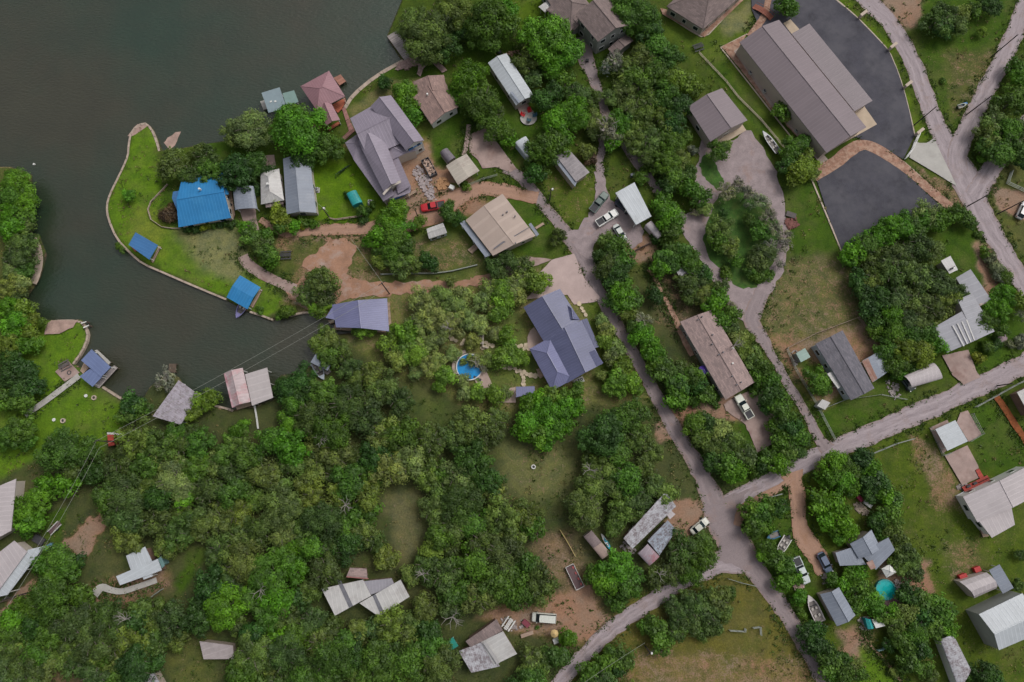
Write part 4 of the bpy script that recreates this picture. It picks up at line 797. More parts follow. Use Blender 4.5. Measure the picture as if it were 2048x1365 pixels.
wing(h, [(1912,556),(1939,540),(1980,600),(1948,617)], 3.1, 0.4, 'shed', MATS['slatted_grey_metal'], CRW); wing(h, [(1882,522),(1901,512),(1916,540),(1899,548)], 2.9, 0.2, 'flat', WHR, CRW)
strip(h, 'wood_end', [(1958,609),(1979,598),(1982,602),(1960,613)], 3.3, STW, 0.2)
for k in range(4): strip(h, 'roof_batten', [(1905 + k * 9, 652 - k * 4), (1907 + k * 9, 651 - k * 4), (1929 + k * 7, 692 - k * 4), (1927 + k * 7, 693 - k * 4)], 3.55, WHR, 0.04)
h = house('square_carport', 'square white carport on a pinkish concrete pad', 'carport', 'the square white carport', 1903, 871)
wing(h, [(1871,859),(1910,841),(1935,883),(1895,902)], 2.7, 0.15, 'shed', WHB, WHT, walls=False, posts=True)
h = house('white_building', 'large cream metal house with a red deck by its corner', 'house', 'the large cream metal house', 2000, 1010)
wing(h, [(1926,994),(2060,930),(2085,985),(1955,1045)], 3.6, 0.9, 'gable', CREAM, WHT, win=4); wing(h, [(1948,1030),(2020,1000),(2030,1050),(1984,1076)], 3.4, 0.3, 'flat', CREAM, WHT, win=4)
h = house('edge_house', 'white roofed building clipped by the picture edge beside the mulch strip', 'house', 'the clipped white building', 2060, 800)
wing(h, [(2034,785),(2085,760),(2110,810),(2062,835)], 3.2, 0.3, 'shed', WHR, BRW)
h = house('gambrel_barn', 'cream gambrel roofed shed with two red objects beside it', 'shed', 'the cream gambrel shed', 1955, 1170)
wing(h, [(1919,1164),(1948,1197),(1993,1177),(1973,1145)], 2.3, 1.4, 'gambrel', CREAM, TANW, over=0.1)
h = house('lean_to', 'narrow grey ribbed lean to beside the cream gambrel shed', 'shed', None, 2002, 1160)
wing(h, [(1978,1141),(1998,1129),(2026,1176),(2006,1188)], 2.5, 0.2, 'shed', BGREY, STW, walls=False, posts=True)
h = house('metal_barn', 'large cool white metal barn clipped by the picture edge', 'barn', 'the large white metal barn', 2010, 1240)
wing(h, [(1958,1229),(1998,1301),(2075,1268),(2045,1187)], 4.6, 1.6, 'gable', WHB, M('sage_panel_wall', (0.26,0.27,0.25), 0.7, 0.06), over=0.1)
h = house('grey_barn', 'blue grey ribbed barn with a boat parked alongside', 'barn', 'the blue grey barn', 1675, 1213)
wing(h, [(1640,1189),(1678,1175),(1711,1231),(1674,1253)], 3.1, 1.0, 'gable', BGREY, STW)
h = house('grey_compound', 'rambling blue grey tin roofed house hidden among bright trees', 'house', 'the rambling tin roofed house', 1730, 1105)
wing(h, [(1700,1088),(1743,1060),(1762,1098),(1718,1118)], 3.3, 0.9, 'gable', BGREY, STW); wing(h, [(1720,1106),(1774,1075),(1787,1100),(1752,1140)], 3.2, 0.6, 'shed', BGREY, STW); wing(h, [(1671,1106),(1708,1094),(1733,1130),(1680,1132)], 2.9, 0.3, 'flat', BGREY, STW)
strip(h, 'rust_patch', [(1733,1126),(1745,1120),(1752,1136),(1742,1140)], 3.9, RUST)
h = house('canopy_tent', 'small white canopy tent over the cluttered yard', 'canopy', 'the white canopy tent', 1779, 1141)
wing(h, [(1763,1138),(1779,1129),(1794,1145),(1773,1156)], 2.2, 0.7, 'hip', WHT, WHT, walls=False, posts=True)
h = house('long_trailer', 'long dirty white trailer dotted with leaf litter', 'trailer', 'the long dirty white trailer', 1910, 1320)
wing(h, [(1880,1279),(1906,1268),(1942,1340),(1918,1380)], 2.9, 0.3, 'barrel', WHD, WHT)
h = house('patched_roof_house', 'white roofed house with a brown shingle strip near the bottom edge', 'house', 'the white and brown patched house', 975, 1300)
wing(h, [(917,1303),(963,1285),(1000,1333),(943,1346)], 3.2, 0.35, 'flat', WHD, BRW); wing(h, [(962,1284),(1006,1262),(1034,1307),(988,1331)], 3.3, 0.5, 'shed', WHR, BRW); wing(h, [(931,1283),(993,1239),(1006,1261),(941,1295)], 3.35, 0.4, 'gable', SHB, BRW)
strip(h, 'roof_seam', [(966,1286),(972,1284),(1000,1326),(994,1329)], 3.9, M('pale_seam', (0.33,0.32,0.32), 0.7, 0.1), 0.08)
h = house('teal_lean_to', 'little teal lean to roof beside the patched house', 'shed', None, 904, 1288)
wing(h, [(889,1288),(906,1274),(917,1292),(899,1303)], 2.2, 0.2, 'shed', M('teal_sheet', (0.02,0.24,0.19), 0.6, 0.15), STW, walls=False, posts=True)
h = house('twin_roof_house', 'white double roofed house deep in the woods', 'house', 'the white woodland house', 730, 1195)
wing(h, [(643,1178),(726,1160),(742,1192),(670,1232)], 3.2, 0.5, 'flat', WHR, BRW); wing(h, [(719,1207),(801,1160),(819,1194),(757,1233)], 3.4, 0.3, 'flat', WHR, BRW); wing(h, [(728,1163),(783,1157),(790,1172),(742,1190)], 3.0, 0.05, 'flat', M('corrugated_grey', (0.26,0.25,0.28), 0.6, 0.1, kind='rib', pitch=0.7), BRW); wing(h, [(693,1153),(735,1157),(733,1138),(700,1136)], 2.9, 0.1, 'flat', SHT, BRW)
strip(h, 'skylight_strip', [(673,1160),(681,1159),(706,1212),(698,1216)], 3.26, MEMB); strip(h, 'skylight_strip', [(745,1192),(751,1189),(768,1225),(761,1229)], 3.46, MEMB); strip(h, 'roof_trim', [(693,1153),(737,1157),(737,1159),(693,1155)], 3.3, M('faded_red_trim', (0.28,0.12,0.11), 0.8, 0.2), 0.1)
h = house('long_white_house', 'long dirty white roofed house under the oaks by the fork', 'house', 'the long white roofed house', 1298, 1042)
wing(h, [(1247,1077),(1331,984),(1352,1013),(1265,1098)], 3.2, 0.2, 'shed', WHD, BRW, win=4); wing(h, [(1333,1030),(1343,1022),(1351,1029),(1340,1039)], 2.8, 0.02, 'flat', CREAM, BRW, walls=False, posts=True)
h = house('storage_shed', 'worn pale blue flat shed speckled with leaves', 'shed', 'the speckled pale blue shed', 1325, 1073)
wing(h, [(1295,1082),(1335,1041),(1353,1060),(1319,1111)], 2.8, 0.2, 'shed', M('speckled_blue_metal', (0.28,0.32,0.38), 0.7, 0.2, kind='rib', pitch=1.0, c2=(0.12,0.10,0.11), amt=0.75, scale2=1.8), STW)
h = house('rusty_shed', 'grey and red slatted tin shed beside the speckled blue one', 'shed', 'the red striped tin shed', 1297, 1110)
wing(h, [(1275,1107),(1295,1088),(1319,1113),(1298,1132)], 2.6, 0.5, 'barrel', M('rust_slats', (0.25,0.21,0.24), 0.7, 0.1, kind='ribu', pitch=1.1, c2=(0.27,0.09,0.11), amt=0.5, scale2=0.25), STW)
h = house('cabin_trailer', 'old brown and tan ridged camper beside two kayaks', 'trailer', 'the brown and tan camper', 1194, 1090)
wing(h, [(1167,1074),(1183,1061),(1203,1085),(1186,1097)], 2.3, 0.35, 'barrel', M('weathered_plum_metal', (0.17,0.13,0.13), 0.7, 0.2, kind='rib', pitch=0.5), TANW, over=0.05); wing(h, [(1186,1097),(1203,1085),(1221,1106),(1204,1119)], 2.35, 0.4, 'barrel', M('tan_camper_metal', (0.30,0.22,0.19), 0.7, 0.15), TANW, over=0.05)
h = house('white_cottage', 'bright white roofed cottage behind a curved pale path', 'house', 'the bright white cottage', 280, 1142)
wing(h, [(232,1153),(316,1118),(324,1141),(240,1171)], 3.0, 0.15, 'shed', WHB, BRW, win=3); wing(h, [(252,1112),(290,1094),(304,1123),(262,1142)], 3.0, 0.05, 'flat', WHB, BRW); wing(h, [(316,1118),(323,1112),(329,1132),(324,1137)], 2.6, 0.05, 'flat', TEALG, TEALG); wing(h, [(285,1153),(304,1147),(305,1153),(287,1160)], 2.8, 0.02, 'flat', WHB, BRW, walls=False, posts=True)
h = house('bunk_building', 'beige roofed building with a long white porch roof at the picture edge', 'building', 'the beige and white edge building', 20, 1140)
wing(h, [(-60,1150),(28,1082),(54,1104),(-20,1205)], 3.6, 0.6, 'flat', CREAM, CRW); wing(h, [(56,1100),(90,1092),(16,1190),(-14,1196)], 3.1, 0.15, 'shed', WHB, CRW, walls=False, posts=True)
h = house('bunk_building', 'pinkish roofed building behind the bright round tree at the picture edge', 'building', None, 5, 1010)
wing(h, [(-60,1000),(32,958),(22,1062),(-60,1110)], 3.4, 0.6, 'gable', CREAM, CRW)
h = house('tin_shed', 'ribbed pale tin roof in the clearing near the bottom edge', 'shed', 'the ribbed tin roof', 432, 1303)
wing(h, [(399,1283),(466,1291),(469,1318),(407,1319)], 2.6, 0.2, 'shed', M('ribbed_pale_tin', (0.32,0.28,0.28), 0.6, 0.15, kind='rib', pitch=1.2), STW)
h = house('tin_shed', 'weathered white roof poking out at the bottom photo edge', 'shed', None, 290, 1355)
wing(h, [(258,1365),(310,1345),(325,1375),(275,1395)], 2.8, 0.3, 'shed', WHD, STW)
h = house('hedge_shed', 'tiny grey shed roof peeking through the hedge above the long rosy house', 'shed', None, 1365, 543)
wing(h, [(1352,541),(1371,530),(1378,548),(1360,557)], 2.4, 0.1, 'flat', WHD, STW); deck(h, 'ramp', [(1344,551),(1353,546),(1358,554),(1348,559)], 0.2, RUST)
# --- boathouses and docks
BH = 'boathouses round the cove'
h = house('boathouse', 'upper blue roofed boathouse at the lawn edge', 'boathouse', 'the upper blue boathouse', 287, 492, BH)
wing(h, [(271,465),(316,491),(299,520),(257,490)], 2.6, 0.1, 'shed', BLUE2, CRW, walls=False, posts=True); deck(h, 'dock', [(302,523),(318,492),(322,494),(306,526)], 0.25, TAND); deck(h, 'dock', [(262,494),(274,490),(280,500),(270,504)], 0.2, ORD)
h = house('boathouse', 'lower and brighter blue roofed boathouse with a boat bow showing', 'boathouse', 'the lower blue boathouse', 487, 585, BH)
wing(h, [(453,595),(480,551),(521,575),(495,619)], 2.6, 0.5, 'gable', BLUE, CRW, walls=False, posts=True, ridge=False); deck(h, 'dock', [(500,612),(520,578),(525,580),(506,616)], 0.25, TAND)
h = house('boathouse', 'slate blue roofed boathouse with white dock walkways', 'boathouse', 'the slate blue boathouse', 190, 738, BH)
wing(h, [(183,699),(222,735),(202,755),(162,721)], 2.8, 0.1, 'shed', SLATE, CRW, walls=False, posts=True); wing(h, [(180,738),(204,754),(185,774),(159,753)], 2.75, 0.05, 'flat', SLATE, CRW, walls=False, posts=True)
deck(h, 'dock', [(189,701),(194,700),(221,725),(217,730)], 0.3, CONW); deck(h, 'dock', [(188,772),(228,731),(235,736),(198,777)], 0.3, GRD); deck(h, 'dock', [(160,742),(168,726),(178,736),(166,748)], 0.3, TAND)
h = house('boathouse', 'large lavender blue ribbed boathouse beside the power pole', 'boathouse', 'the lavender blue boathouse', 720, 632, BH)
wing(h, [(664,610),(774,597),(778,663),(672,655)], 3.2, 1.4, 'gable', NAVY2, CRW, walls=False, posts=True); wing(h, [(651,636),(669,608),(672,636),(671,640)], 3.15, 0.05, 'flat', NAVY2, CRW, walls=False)
deck(h, 'dock', [(774,606),(779,605),(784,663),(779,666),(668,660),(668,650),(773,652)], 0.3, TAND); deck(h, 'dock', [(656,642),(668,640),(668,646),(660,648)], 0.3, TAND)
wing(h, [(700,612),(760,606),(764,650),(704,655)], 2.9, 0.02, 'flat', CRW, CRW)
h = house('boathouse', 'red and white streaked gable boathouse', 'boathouse', 'the red streaked boathouse', 473, 775, BH)
wing(h, [(448,747),(485,736),(501,804),(464,815)], 3.0, 0.9, 'gable', REDW, CRW, walls=False, posts=True); wing(h, [(447.5,748),(464,743),(481,810),(464,816)], 3.2, 0.45, 'flat', REDS, CRW, walls=False)
deck(h, 'dock', [(470,812),(500,804),(503,812),(474,820)], 0.3, TAND)
h = house('boathouse', 'plain white flat roofed boathouse joined to the red streaked one', 'boathouse', 'the white flat boathouse', 518, 775, BH)
wing(h, [(490,749),(535,736),(547,796),(504,812)], 2.9, 0.3, 'shed', M('plain_white_panels', (0.42,0.38,0.38), 0.6, 0.08, kind='rib', pitch=1.6), CRW, walls=False, posts=True)
h = house('boathouse', 'pale grey boathouse roof strewn with leaves half under trees', 'boathouse', 'the leaf strewn grey boathouse', 352, 800, BH)
wing(h, [(357,761),(400,791),(362,850),(305,833)], 2.9, 0.2, 'shed', M('lavender_litter_metal', (0.33,0.30,0.34), 0.7, 0.15, kind='rib', pitch=0.9, c2=(0.16,0.13,0.13), amt=0.55, scale2=1.4), CRW, walls=False, posts=True)
h = house('boathouse', 'small grey boathouse with a white boat poking from the trees', 'boathouse', 'the small hidden boathouse', 640, 725, BH)
wing(h, [(621,725),(640,694),(672,712),(655,742)], 2.7, 0.1, 'flat', BGREY, CRW, walls=False, posts=True); deck(h, 'dock', [(621,728),(655,744),(660,738),(662,744),(655,750),(620,732)], 0.3, GRD)
h = house('red_boathouse', 'faded red hip roofed boathouse with orange decks', 'boathouse', 'the faded red boathouse', 648, 195, BH)
wing(h, [(634,222),(601,173),(658,142),(690,193)], 3.2, 1.5, 'hip', PINKM, BRW, walls=False, posts=True, hipf=0.45); wing(h, [(640,212),(662,206),(680,240),(652,252)], 3.0, 0.8, 'gable', PINKM, BRW, walls=False, posts=True)
deck(h, 'deck', [(660,212),(690,196),(692,203),(684,218),(676,226)], 0.35, ORD); deck(h, 'deck', [(655,256),(677,243),(680,248),(658,262)], 0.35, ORD)
deck(h, 'dock', [(667,156),(681,149),(692,163),(679,171)], 0.35, M('salmon_boards', (0.36,0.17,0.12), 0.8, 0.15, kind='plank', pitch=0.3)); deck(h, 'walkway', [(684,218),(690,214),(704,250),(710,262),(690,280),(683,276),(698,262)], 0.2, M('pink_pavers', (0.30,0.15,0.13), 0.85, 0.2, kind='plank', pitch=0.4), 0.2)
h = house('boathouse', 'flat blue grey boathouse joined to a teal roofed section', 'boathouse', 'the flat teal boathouse', 562, 203, BH)
wing(h, [(523,186),(559,175),(573,216),(537,226)], 3.0, 0.1, 'flat', M('blue_grey_flat', (0.20,0.26,0.29), 0.6, 0.1), CRW, walls=False, posts=True); wing(h, [(565,187),(588,181),(597,204),(573,214)], 2.9, 0.1, 'flat', M('teal_grey_flat', (0.17,0.26,0.24), 0.6, 0.1), CRW, walls=False, posts=True)
deck(h, 'dock', [(520,203),(528,201),(534,218),(527,220)], 0.3, CONW)
strip(h, 'roof_debris', [(539,204),(541,206),(544,203),(543,201)], 3.12, WHT); strip(h, 'roof_debris', [(548,202),(552,201),(553,204),(549,205)], 3.12, WHT)
h = house('boat_dock', 'pale grey dock platform beneath the overhanging tree', 'dock', 'the pale grey dock', 806, 92, BH)
deck(h, 'dock', [(774,73),(796,60),(834,104),(809,121)], 0.4, GRD); wing(h, [(820,92),(840,78),(856,95),(835,108)], 2.8, 0.6, 'hip', SHB, CRW, walls=False, posts=True)
h = house('swim_dock', 'tiny grey board jetty on the wooded shore', 'dock', None, 346, 735)
deck(h, 'dock', [(338,728),(352,728),(351,745),(337,747)], 0.1, WOODD)
h = house('teal_boathouse', 'scrap of teal roof under the bank trees', 'boathouse', None, 32, 598)
wing(h, [(15,600),(38,592),(43,600),(22,612)], 2.4, 0.1, 'flat', TEAL, CRW, walls=False, posts=True)
h = house('swim_ladder', 'small white swim ladder platform on the grassy headland', 'ladder', None, 170, 650)
deck(h, 'rail', [(162,646),(172,643),(172.5,644.5),(163,648)], 0.7, WHT, 0.1); deck(h, 'rail', [(166,655),(177,650),(177.5,652),(167,657)], 0.7, WHT, 0.1)
h = house('red_deck', 'low red painted deck beside the hidden oak', 'deck', None, 222, 880)
wing(h, [(214,869),(227,868),(229,891),(217,893)], 1.6, 0.1, 'flat', REDD, REDD, over=0.05); wing(h, [(214,865),(248,868),(248,871),(214,869)], 1.7, 0.1, 'flat', WHR, CRW, walls=False, posts=True)
# --- the house with the dark standing seam roof
h = house('main_house', 'large dark blue grey standing seam roofed house above the pool terrace', 'house', 'the dark seamed roof house', 1120, 680)
wing(h, [(1047,615),(1120,578),(1160,641),(1090,688)], 3.3, 1.8, 'gable', NAVY, STW, win=4); wing(h, [(1133,610),(1152,628),(1160,640),(1130,640)], 3.4, 1.0, 'gable', NAVY, STW)
wing(h, [(1092,676),(1163,641),(1205,728),(1134,767)], 3.5, 1.9, 'gable', NAVY, STW, win=4); wing(h, [(1059,698),(1103,674),(1150,757),(1104,782)], 3.4, 1.7, 'hip', NAVY2, STW, hipf=0.52, win=4)
wing(h, [(1161,641),(1174,637),(1198,694),(1189,697)], 2.8, 0.1, 'flat', NAVY, STW, walls=False, posts=True); wing(h, [(1155,713),(1189,701),(1206,727),(1172,744)], 3.9, 0.5, 'shed', NAVY, STW)
deck(h, 'step', [(1072,739),(1079,737),(1088,753),(1080,758)], 0.3, TAND)
h = house('bar_shed', 'narrow navy roofed garden bar below the dark seamed roof', 'shed', 'the navy garden bar', 1050, 782)
wing(h, [(1032,774),(1069,773),(1070,786),(1032,795)], 2.5, 0.2, 'flat', NAVY2, BRW, walls=False, posts=True)
for s, x, y in (('the round swimming pool', 938, 735), ('the turquoise pool', 1772, 1180), ('the clearing fire ring', 1067, 934), ('the gravel loop', 1480, 480), ('the road fork', 1935, 330), ('the lane junction', 1450, 1080), ('the bright lawn point', 270, 380), ('the asphalt lot', 1740, 400), ('the red pickup truck', 868, 413), ('the gravel turnaround', 1210, 440), ('the dirt yard', 700, 560), ('the orange dirt drive', 1600, 1050), ('the two stone rings', 150, 815), ('the dry field', 1350, 1330), ('the pale grass clearing', 805, 1040), ('the triangular meadow', 1920, 180)):
    q = P(x, y); LM.append((s, q.x, q.y))
# ================================================================ vehicles
TYRE = plain('tyre_rubber', (0.02,0.02,0.02), 0.9); CGL = plain('car_glass', (0.015,0.025,0.03), 0.12); CHR = plain('lamp_clear', (0.6,0.6,0.6), 0.2)
BEDM = plain('bed_liner', (0.045,0.045,0.05), 0.8); TAIL = plain('tail_lamp_red', (0.3,0.01,0.01), 0.3)
def hull(m, st, nseg=5):
    """st: list of (x, half width, z low, z high); rounded upper edges"""
    rings = []
    for x, w, z0, z1 in st:
        h = z1 - z0; rings.append([(x, -w * .94, z0), (x, -w, z0 + h * .45), (x, -w * .96, z0 + h * .8), (x, -w * .8, z1), (x, w * .8, z1), (x, w * .96, z0 + h * .8), (x, w, z0 + h * .45), (x, w * .94, z0)])
    for a, b in zip(rings[:-1], rings[1:]):
        for k in range(8): j = (k + 1) % 8; m.face([a[k], a[j], b[j], b[k]])
    m.face(rings[0][::-1]); m.face(rings[-1])
def vehicle(kind, px, py, ang, col, label, cat, name, bedcol=None):
    """ang: heading of the nose in the picture, degrees anticlockwise from picture right"""
    p = P(px, py, 0.8); e = empty(name, (p.x, p.y, 0.045), R(ang)); tag(e, label, cat)
    paint = plain('paint_%d_%d_%d' % tuple(int(c * 100) for c in col), col, 0.3, 0.0, 0.4)
    m = MB(); W = {'pickup': 1.0, 'sedan': 0.9, 'suv': 0.95, 'van': 1.0}[kind]
    if kind == 'pickup':
        hull(m, [(2.95, .72*W, .45, .85), (2.8, .90*W, .38, .98), (2.2, .98*W, .36, 1.08), (1.25, 1.0*W, .36, 1.14), (-2.6, 1.0*W, .36, 1.12), (-2.9, .96*W, .42, 1.08)])
        cabin = [(1.30, .80, 1.08, 1.12), (0.55, .74, 1.08, 1.72), (-0.75, .74, 1.08, 1.74), (-1.02, .80, 1.08, 1.14)]; roofx = (0.50, -0.72); gl = 1.75; axles = (1.95, -1.85)
    elif kind == 'van':
        hull(m, [(2.6, .72*W, .40, .85), (2.45, .92*W, .34, 1.0), (1.9, .98*W, .32, 1.12), (1.4, 1.0*W, .32, 1.3), (-2.5, 1.0*W, .32, 1.32), (-2.62, .96*W, .4, 1.2)])
        cabin = [(1.75, .84, 1.1, 1.2), (1.05, .86, 1.1, 1.88), (-2.35, .88, 1.1, 1.92), (-2.58, .88, 1.1, 1.25)]; roofx = (0.98, -2.42); axles = (1.6, -1.6)
    else:
        hull(m, [(2.35, .62*W, .38, .62), (2.2, .84*W, .30, .76), (1.6, .94*W, .28, .88), (0.9, .97*W, .28, .95), (-1.5, .97*W, .28, .96), (-2.15, .88*W, .30, .90), (-2.33, .70*W, .40, .74)])
        zt = 1.62 if kind == 'suv' else 1.42; xr = -2.0 if kind == 'suv' else -1.5
        cabin = [(1.05, .74, .9, .96), (0.35, .66, .9, zt), (xr + .5, .66, .9, zt - .02), (xr - .1, .72, .9, .98)]; roofx = (0.28, xr + .45); axles = (1.45, -1.4)
    m.build('body', paint, e, True); g = MB(); hull(g, cabin); g.build('windows', CGL, e)
    zr = max(c[3] for c in cabin); r = MB(); wr = max(c[1] for c in cabin) * .86
    r.poly_prism([(roofx[1], -wr), (roofx[0], -wr * .96), (roofx[0] + .08, 0), (roofx[0], wr * .96), (roofx[1], wr)], zr - .03, zr + .05); r.build('roof', paint, e)
    if kind == 'pickup':
        b = MB(); b.box((-1.95, 0, 1.13), (1.65, 1.55, .05)); b.build('truck_bed', bedcol or BEDM, e)
        for s in (-1, 1): t = MB(); t.box((-1.95, s * .86, 1.17), (1.85, .16, .10)); t.build('bed_rail', paint, e)
        t = MB(); t.box((-2.86, 0, 1.14), (.10, 1.7, .12)); t.build('tailgate', paint, e)
    for x in axles:
        for s in (-1, 1):
            t = MB(); t.tube([(x, s * .80, .33), (x, s * 1.0, .33)], .33, 12); t.build('wheel', TYRE, e)
    fx = {'pickup': 2.84, 'van': 2.5}.get(kind, 2.2); bx = {'pickup': -2.9, 'van': -2.6}.get(kind, -2.25)
    for s in (-1, 1):
        t = MB(); t.box((fx, s * .68, .72), (.14, .32, .16)); t.build('headlight', CHR, e); t = MB(); t.box((bx, s * .78, .85), (.08, .18, .26)); t.build('tail_light', TAIL, e)
        t = MB(); t.box((roofx[0] + .55, s * (W + .06), 1.1 if kind != 'sedan' else .98), (.16, .2, .13)); t.build('mirror', paint, e)
    return e
vehicle('pickup', 866, 413, 190, (0.42,0.012,0.02), 'bright red pickup truck on the orange dirt road', 'pickup truck', 'pickup_truck')
vehicle('pickup', 1198, 405, 52, (0.06,0.10,0.085), 'dark green pickup on the gravel turnaround', 'pickup truck', 'pickup_truck')
vehicle('pickup', 1214, 436, 33, (0.62,0.62,0.60), 'white pickup with a dark load bed on the gravel turnaround', 'pickup truck', 'pickup_truck')
vehicle('sedan', 1240, 466, -60, (0.48,0.50,0.48), 'pale silver sedan under the shrub edge by the turnaround', 'car', 'parked_car')
vehicle('sedan', 1247, 413, -40, (0.03,0.035,0.06), 'dark blue car nosed under the white boxy carport', 'car', 'parked_car')
vehicle('pickup', 1488, 814, 118, (0.56,0.58,0.50), 'cream white pickup on the pinkish driveway', 'pickup truck', 'pickup_truck')
vehicle('sedan', 1399, 1053, 38, (0.50,0.50,0.44), 'off white car beside the lane junction', 'car', 'parked_car')
vehicle('van', 1088, 1236, 176, (0.56,0.57,0.52), 'long white passenger van on the dirt clearing', 'van', 'passenger_van')
vehicle('suv', 1650, 1126, -65, (0.10,0.13,0.20), 'dark blue estate car on the orange dirt drive', 'car', 'parked_car')
vehicle('pickup', 1602, 1141, -68, (0.50,0.55,0.55), 'white pickup under the trees beside the orange drive', 'pickup truck', 'pickup_truck')
vehicle('suv', 1814, 764, -58, (0.02,0.035,0.03), 'black green car half under the arched cream carport', 'car', 'parked_car')
vehicle('suv', 2046, 421, 60, (0.50,0.50,0.50), 'white vehicle clipped by the picture edge near the fork', 'car', 'parked_car')
# ================================================================ boats
def boat(px, py, ang, L, Wd, col, label, inner=None, z=0.3, name='motor_boat', windshield=True, seats=True, cat='boat'):
    p = P(px, py, z); e = empty(name, (p.x, p.y, z), R(ang)); tag(e, label, cat)
    mt = plain('boat_%d_%d_%d' % tuple(int(c * 100) for c in col), col, 0.35); m = MB(); N = 9
    def hw(t): return Wd / 2 * (1 - max(0, (t - .45) / .55) ** 2.2)
    out = []; inn = []; bot = []
    for k in range(N + 1):
        t = k / N; x = -L / 2 + L * t; w = max(hw(t), .02); out.append((x, w)); inn.append((x * .93 - .02, max(w - .18, .01))); bot.append((x * .94, w * .55))
    for s in (-1, 1):
        for k in range(N):
            a, b = out[k], out[k + 1]; c, d = inn[k], inn[k + 1]; g, h2 = bot[k], bot[k + 1]; q = [(a[0], s * a[1], .75), (b[0], s * b[1], .75), (d[0], s * d[1], .75), (c[0], s * c[1], .75)]
            m.face(q if s < 0 else q[::-1]); q = [(g[0], s * g[1], 0), (h2[0], s * h2[1], 0), (b[0], s * b[1], .75), (a[0], s * a[1], .75)]; m.face(q if s < 0 else q[::-1])
            q = [(c[0], s * c[1], .75), (d[0], s * d[1], .75), (d[0], s * d[1], .35), (c[0], s * c[1], .35)]; m.face(q if s < 0 else q[::-1])
    m.face([(x, -w, .0) for x, w in bot] + [(x, w, .0) for x, w in bot[::-1]]); m.face([(out[0][0], -out[0][1], .75), (bot[0][0], -bot[0][1], 0), (bot[0][0], bot[0][1], 0), (out[0][0], out[0][1], .75)][::-1])
    m.build('boat_hull', mt, e); f = MB(); f.face([(x, -w, .35) for x, w in inn] + [(x, w, .35) for x, w in inn[::-1]]); f.build('cockpit_floor', inner or plain('boat_floor', (0.20,0.18,0.17), 0.8), e)
    dk = MB(); dk.face([(x, -w, .76) for x, w in inn if x > L * .18] + [(x, w, .76) for x, w in inn[::-1] if x > L * .18]); dk.build('foredeck', mt, e)
    if windshield: w_ = MB(); w_.box((L * .12, 0, .95), (.06, Wd * .7, .4)); w_.build('windshield', CGL, e)
    if seats:
        for x, y in ((0, -.4), (0, .4), (-L * .25, -.4), (-L * .25, .4)):
            s_ = MB(); s_.box((x, y * Wd / 2, .6), (.5, .45, .35)); s_.build('boat_seat', plain('boat_vinyl', (0.4,0.37,0.34), 0.6), e)
        en = MB(); en.box((-L / 2 - .2, 0, .7), (.5, .45, .7)); en.build('outboard_motor', BEDM, e)
    return e
boat(1626, 1216, 112, 6.0, 2.3, (0.50,0.46,0.45), 'white open motor boat parked beside the blue grey barn', z=0.4)
boat(1539, 286, 122, 6.6, 1.7, (0.30,0.31,0.33), 'slim white and blue boat on a trailer at the yard edge', z=0.4)
boat(1563, 1092, -125, 4.6, 2.0, (0.55,0.53,0.50), 'small white runabout among bushes by the orange drive', z=0.3)
boat(1544, 1071, 200, 3.0, 1.5, (0.02,0.12,0.22), 'small dark blue dinghy beside the orange dirt patch', z=0.2, windshield=False, seats=False)
boat(486, 617, -115, 5.5, 2.2, (0.20,0.19,0.38), 'violet grey boat nosing out of the lower blue boathouse', z=WZ - .1)
boat(640, 743, -60, 4.6, 2.0, (0.45,0.50,0.56), 'white boat moored at the small hidden boathouse', z=WZ + .6)
boat(1921, 214, 20, 2.4, 1.0, (0.015,0.05,0.02), 'dark green upturned skiff in the triangular meadow', z=0.1, windshield=False, seats=False, name='row_boat')
m = MB(); p = P(1926, 210); m.box((0, 0, .45), (1.6, .5, .12)); m.box((0, 0, .1), (1.2, .4, .6)); e = m.build('tarp_bundle', plain('blue_tarp', (0.03,0.16,0.42), 0.6)); e.location = (p.x, p.y, 0); e.rotation_euler.z = R(15); tag(e, 'small blue tarp bundle beside the upturned skiff', 'tarp')
def kayak(px, py, ang, col, label):
    p = P(px, py, 0.3); L = 3.2; m = MB(); st = []
    for k in range(9):
        t = k / 8; w = .38 * math.sin(math.pi * min(max(t, .03), .97)) ** .6; st.append((-L / 2 + L * t, w, .1 + .1 * abs(t - .5), .42 + .1 * abs(t - .5)))
    hull(m, st); e = empty('kayak', (p.x, p.y, 0), R(ang)); tag(e, label, 'kayak'); m.build('kayak_hull', plain('kayak_%d' % int(col[0] * 100), col, 0.4), e, True)
    c = MB(); c.ring((0, 0, .42), .18, .3, .05, 14); c.cyl((0, 0, .36), .19, .07, 14); c.build('kayak_cockpit', BEDM, e)
kayak(1215, 1089, -60, (0.01,0.30,0.42), 'turquoise kayak lying beside the old camper'); kayak(1210, 1081, -60, (0.55,0.56,0.56), 'white kayak lying beside the old camper')
e = empty('flat_trailer', tuple(P(1149, 1153))[:3], R(-64)); tag(e, 'pale pink open pontoon trailer edged with posts under the oaks', 'trailer'); e.location.z = 0
m = MB(); m.box((0, 0, .55), (5.2, 1.9, .12)); m.build('deck_board', M('pink_boards', (0,0,0)), e)
for s in (-1, 1): m = MB(); m.box((0, s * .95, .72), (5.2, .08, .3)); m.build('side_rail', WHT, e)
for x in (-2.6, 2.6): m = MB(); m.box((x, 0, .72), (.08, 1.9, .3)); m.build('side_rail', WHT, e)
for x in (-1.9, -.6, .7, 1.9): m = MB(); m.box((x, .55, .7), (.5, .35, .25)); m.build('bench_seat', plain('red_vinyl', (0.3,0.06,0.06), 0.6), e)
for x in (-.5, .5):
    for s in (-1, 1): m = MB(); m.tube([(x, s * .8, .3), (x, s * 1.0, .3)], .3, 10); m.build('wheel', TYRE, e)
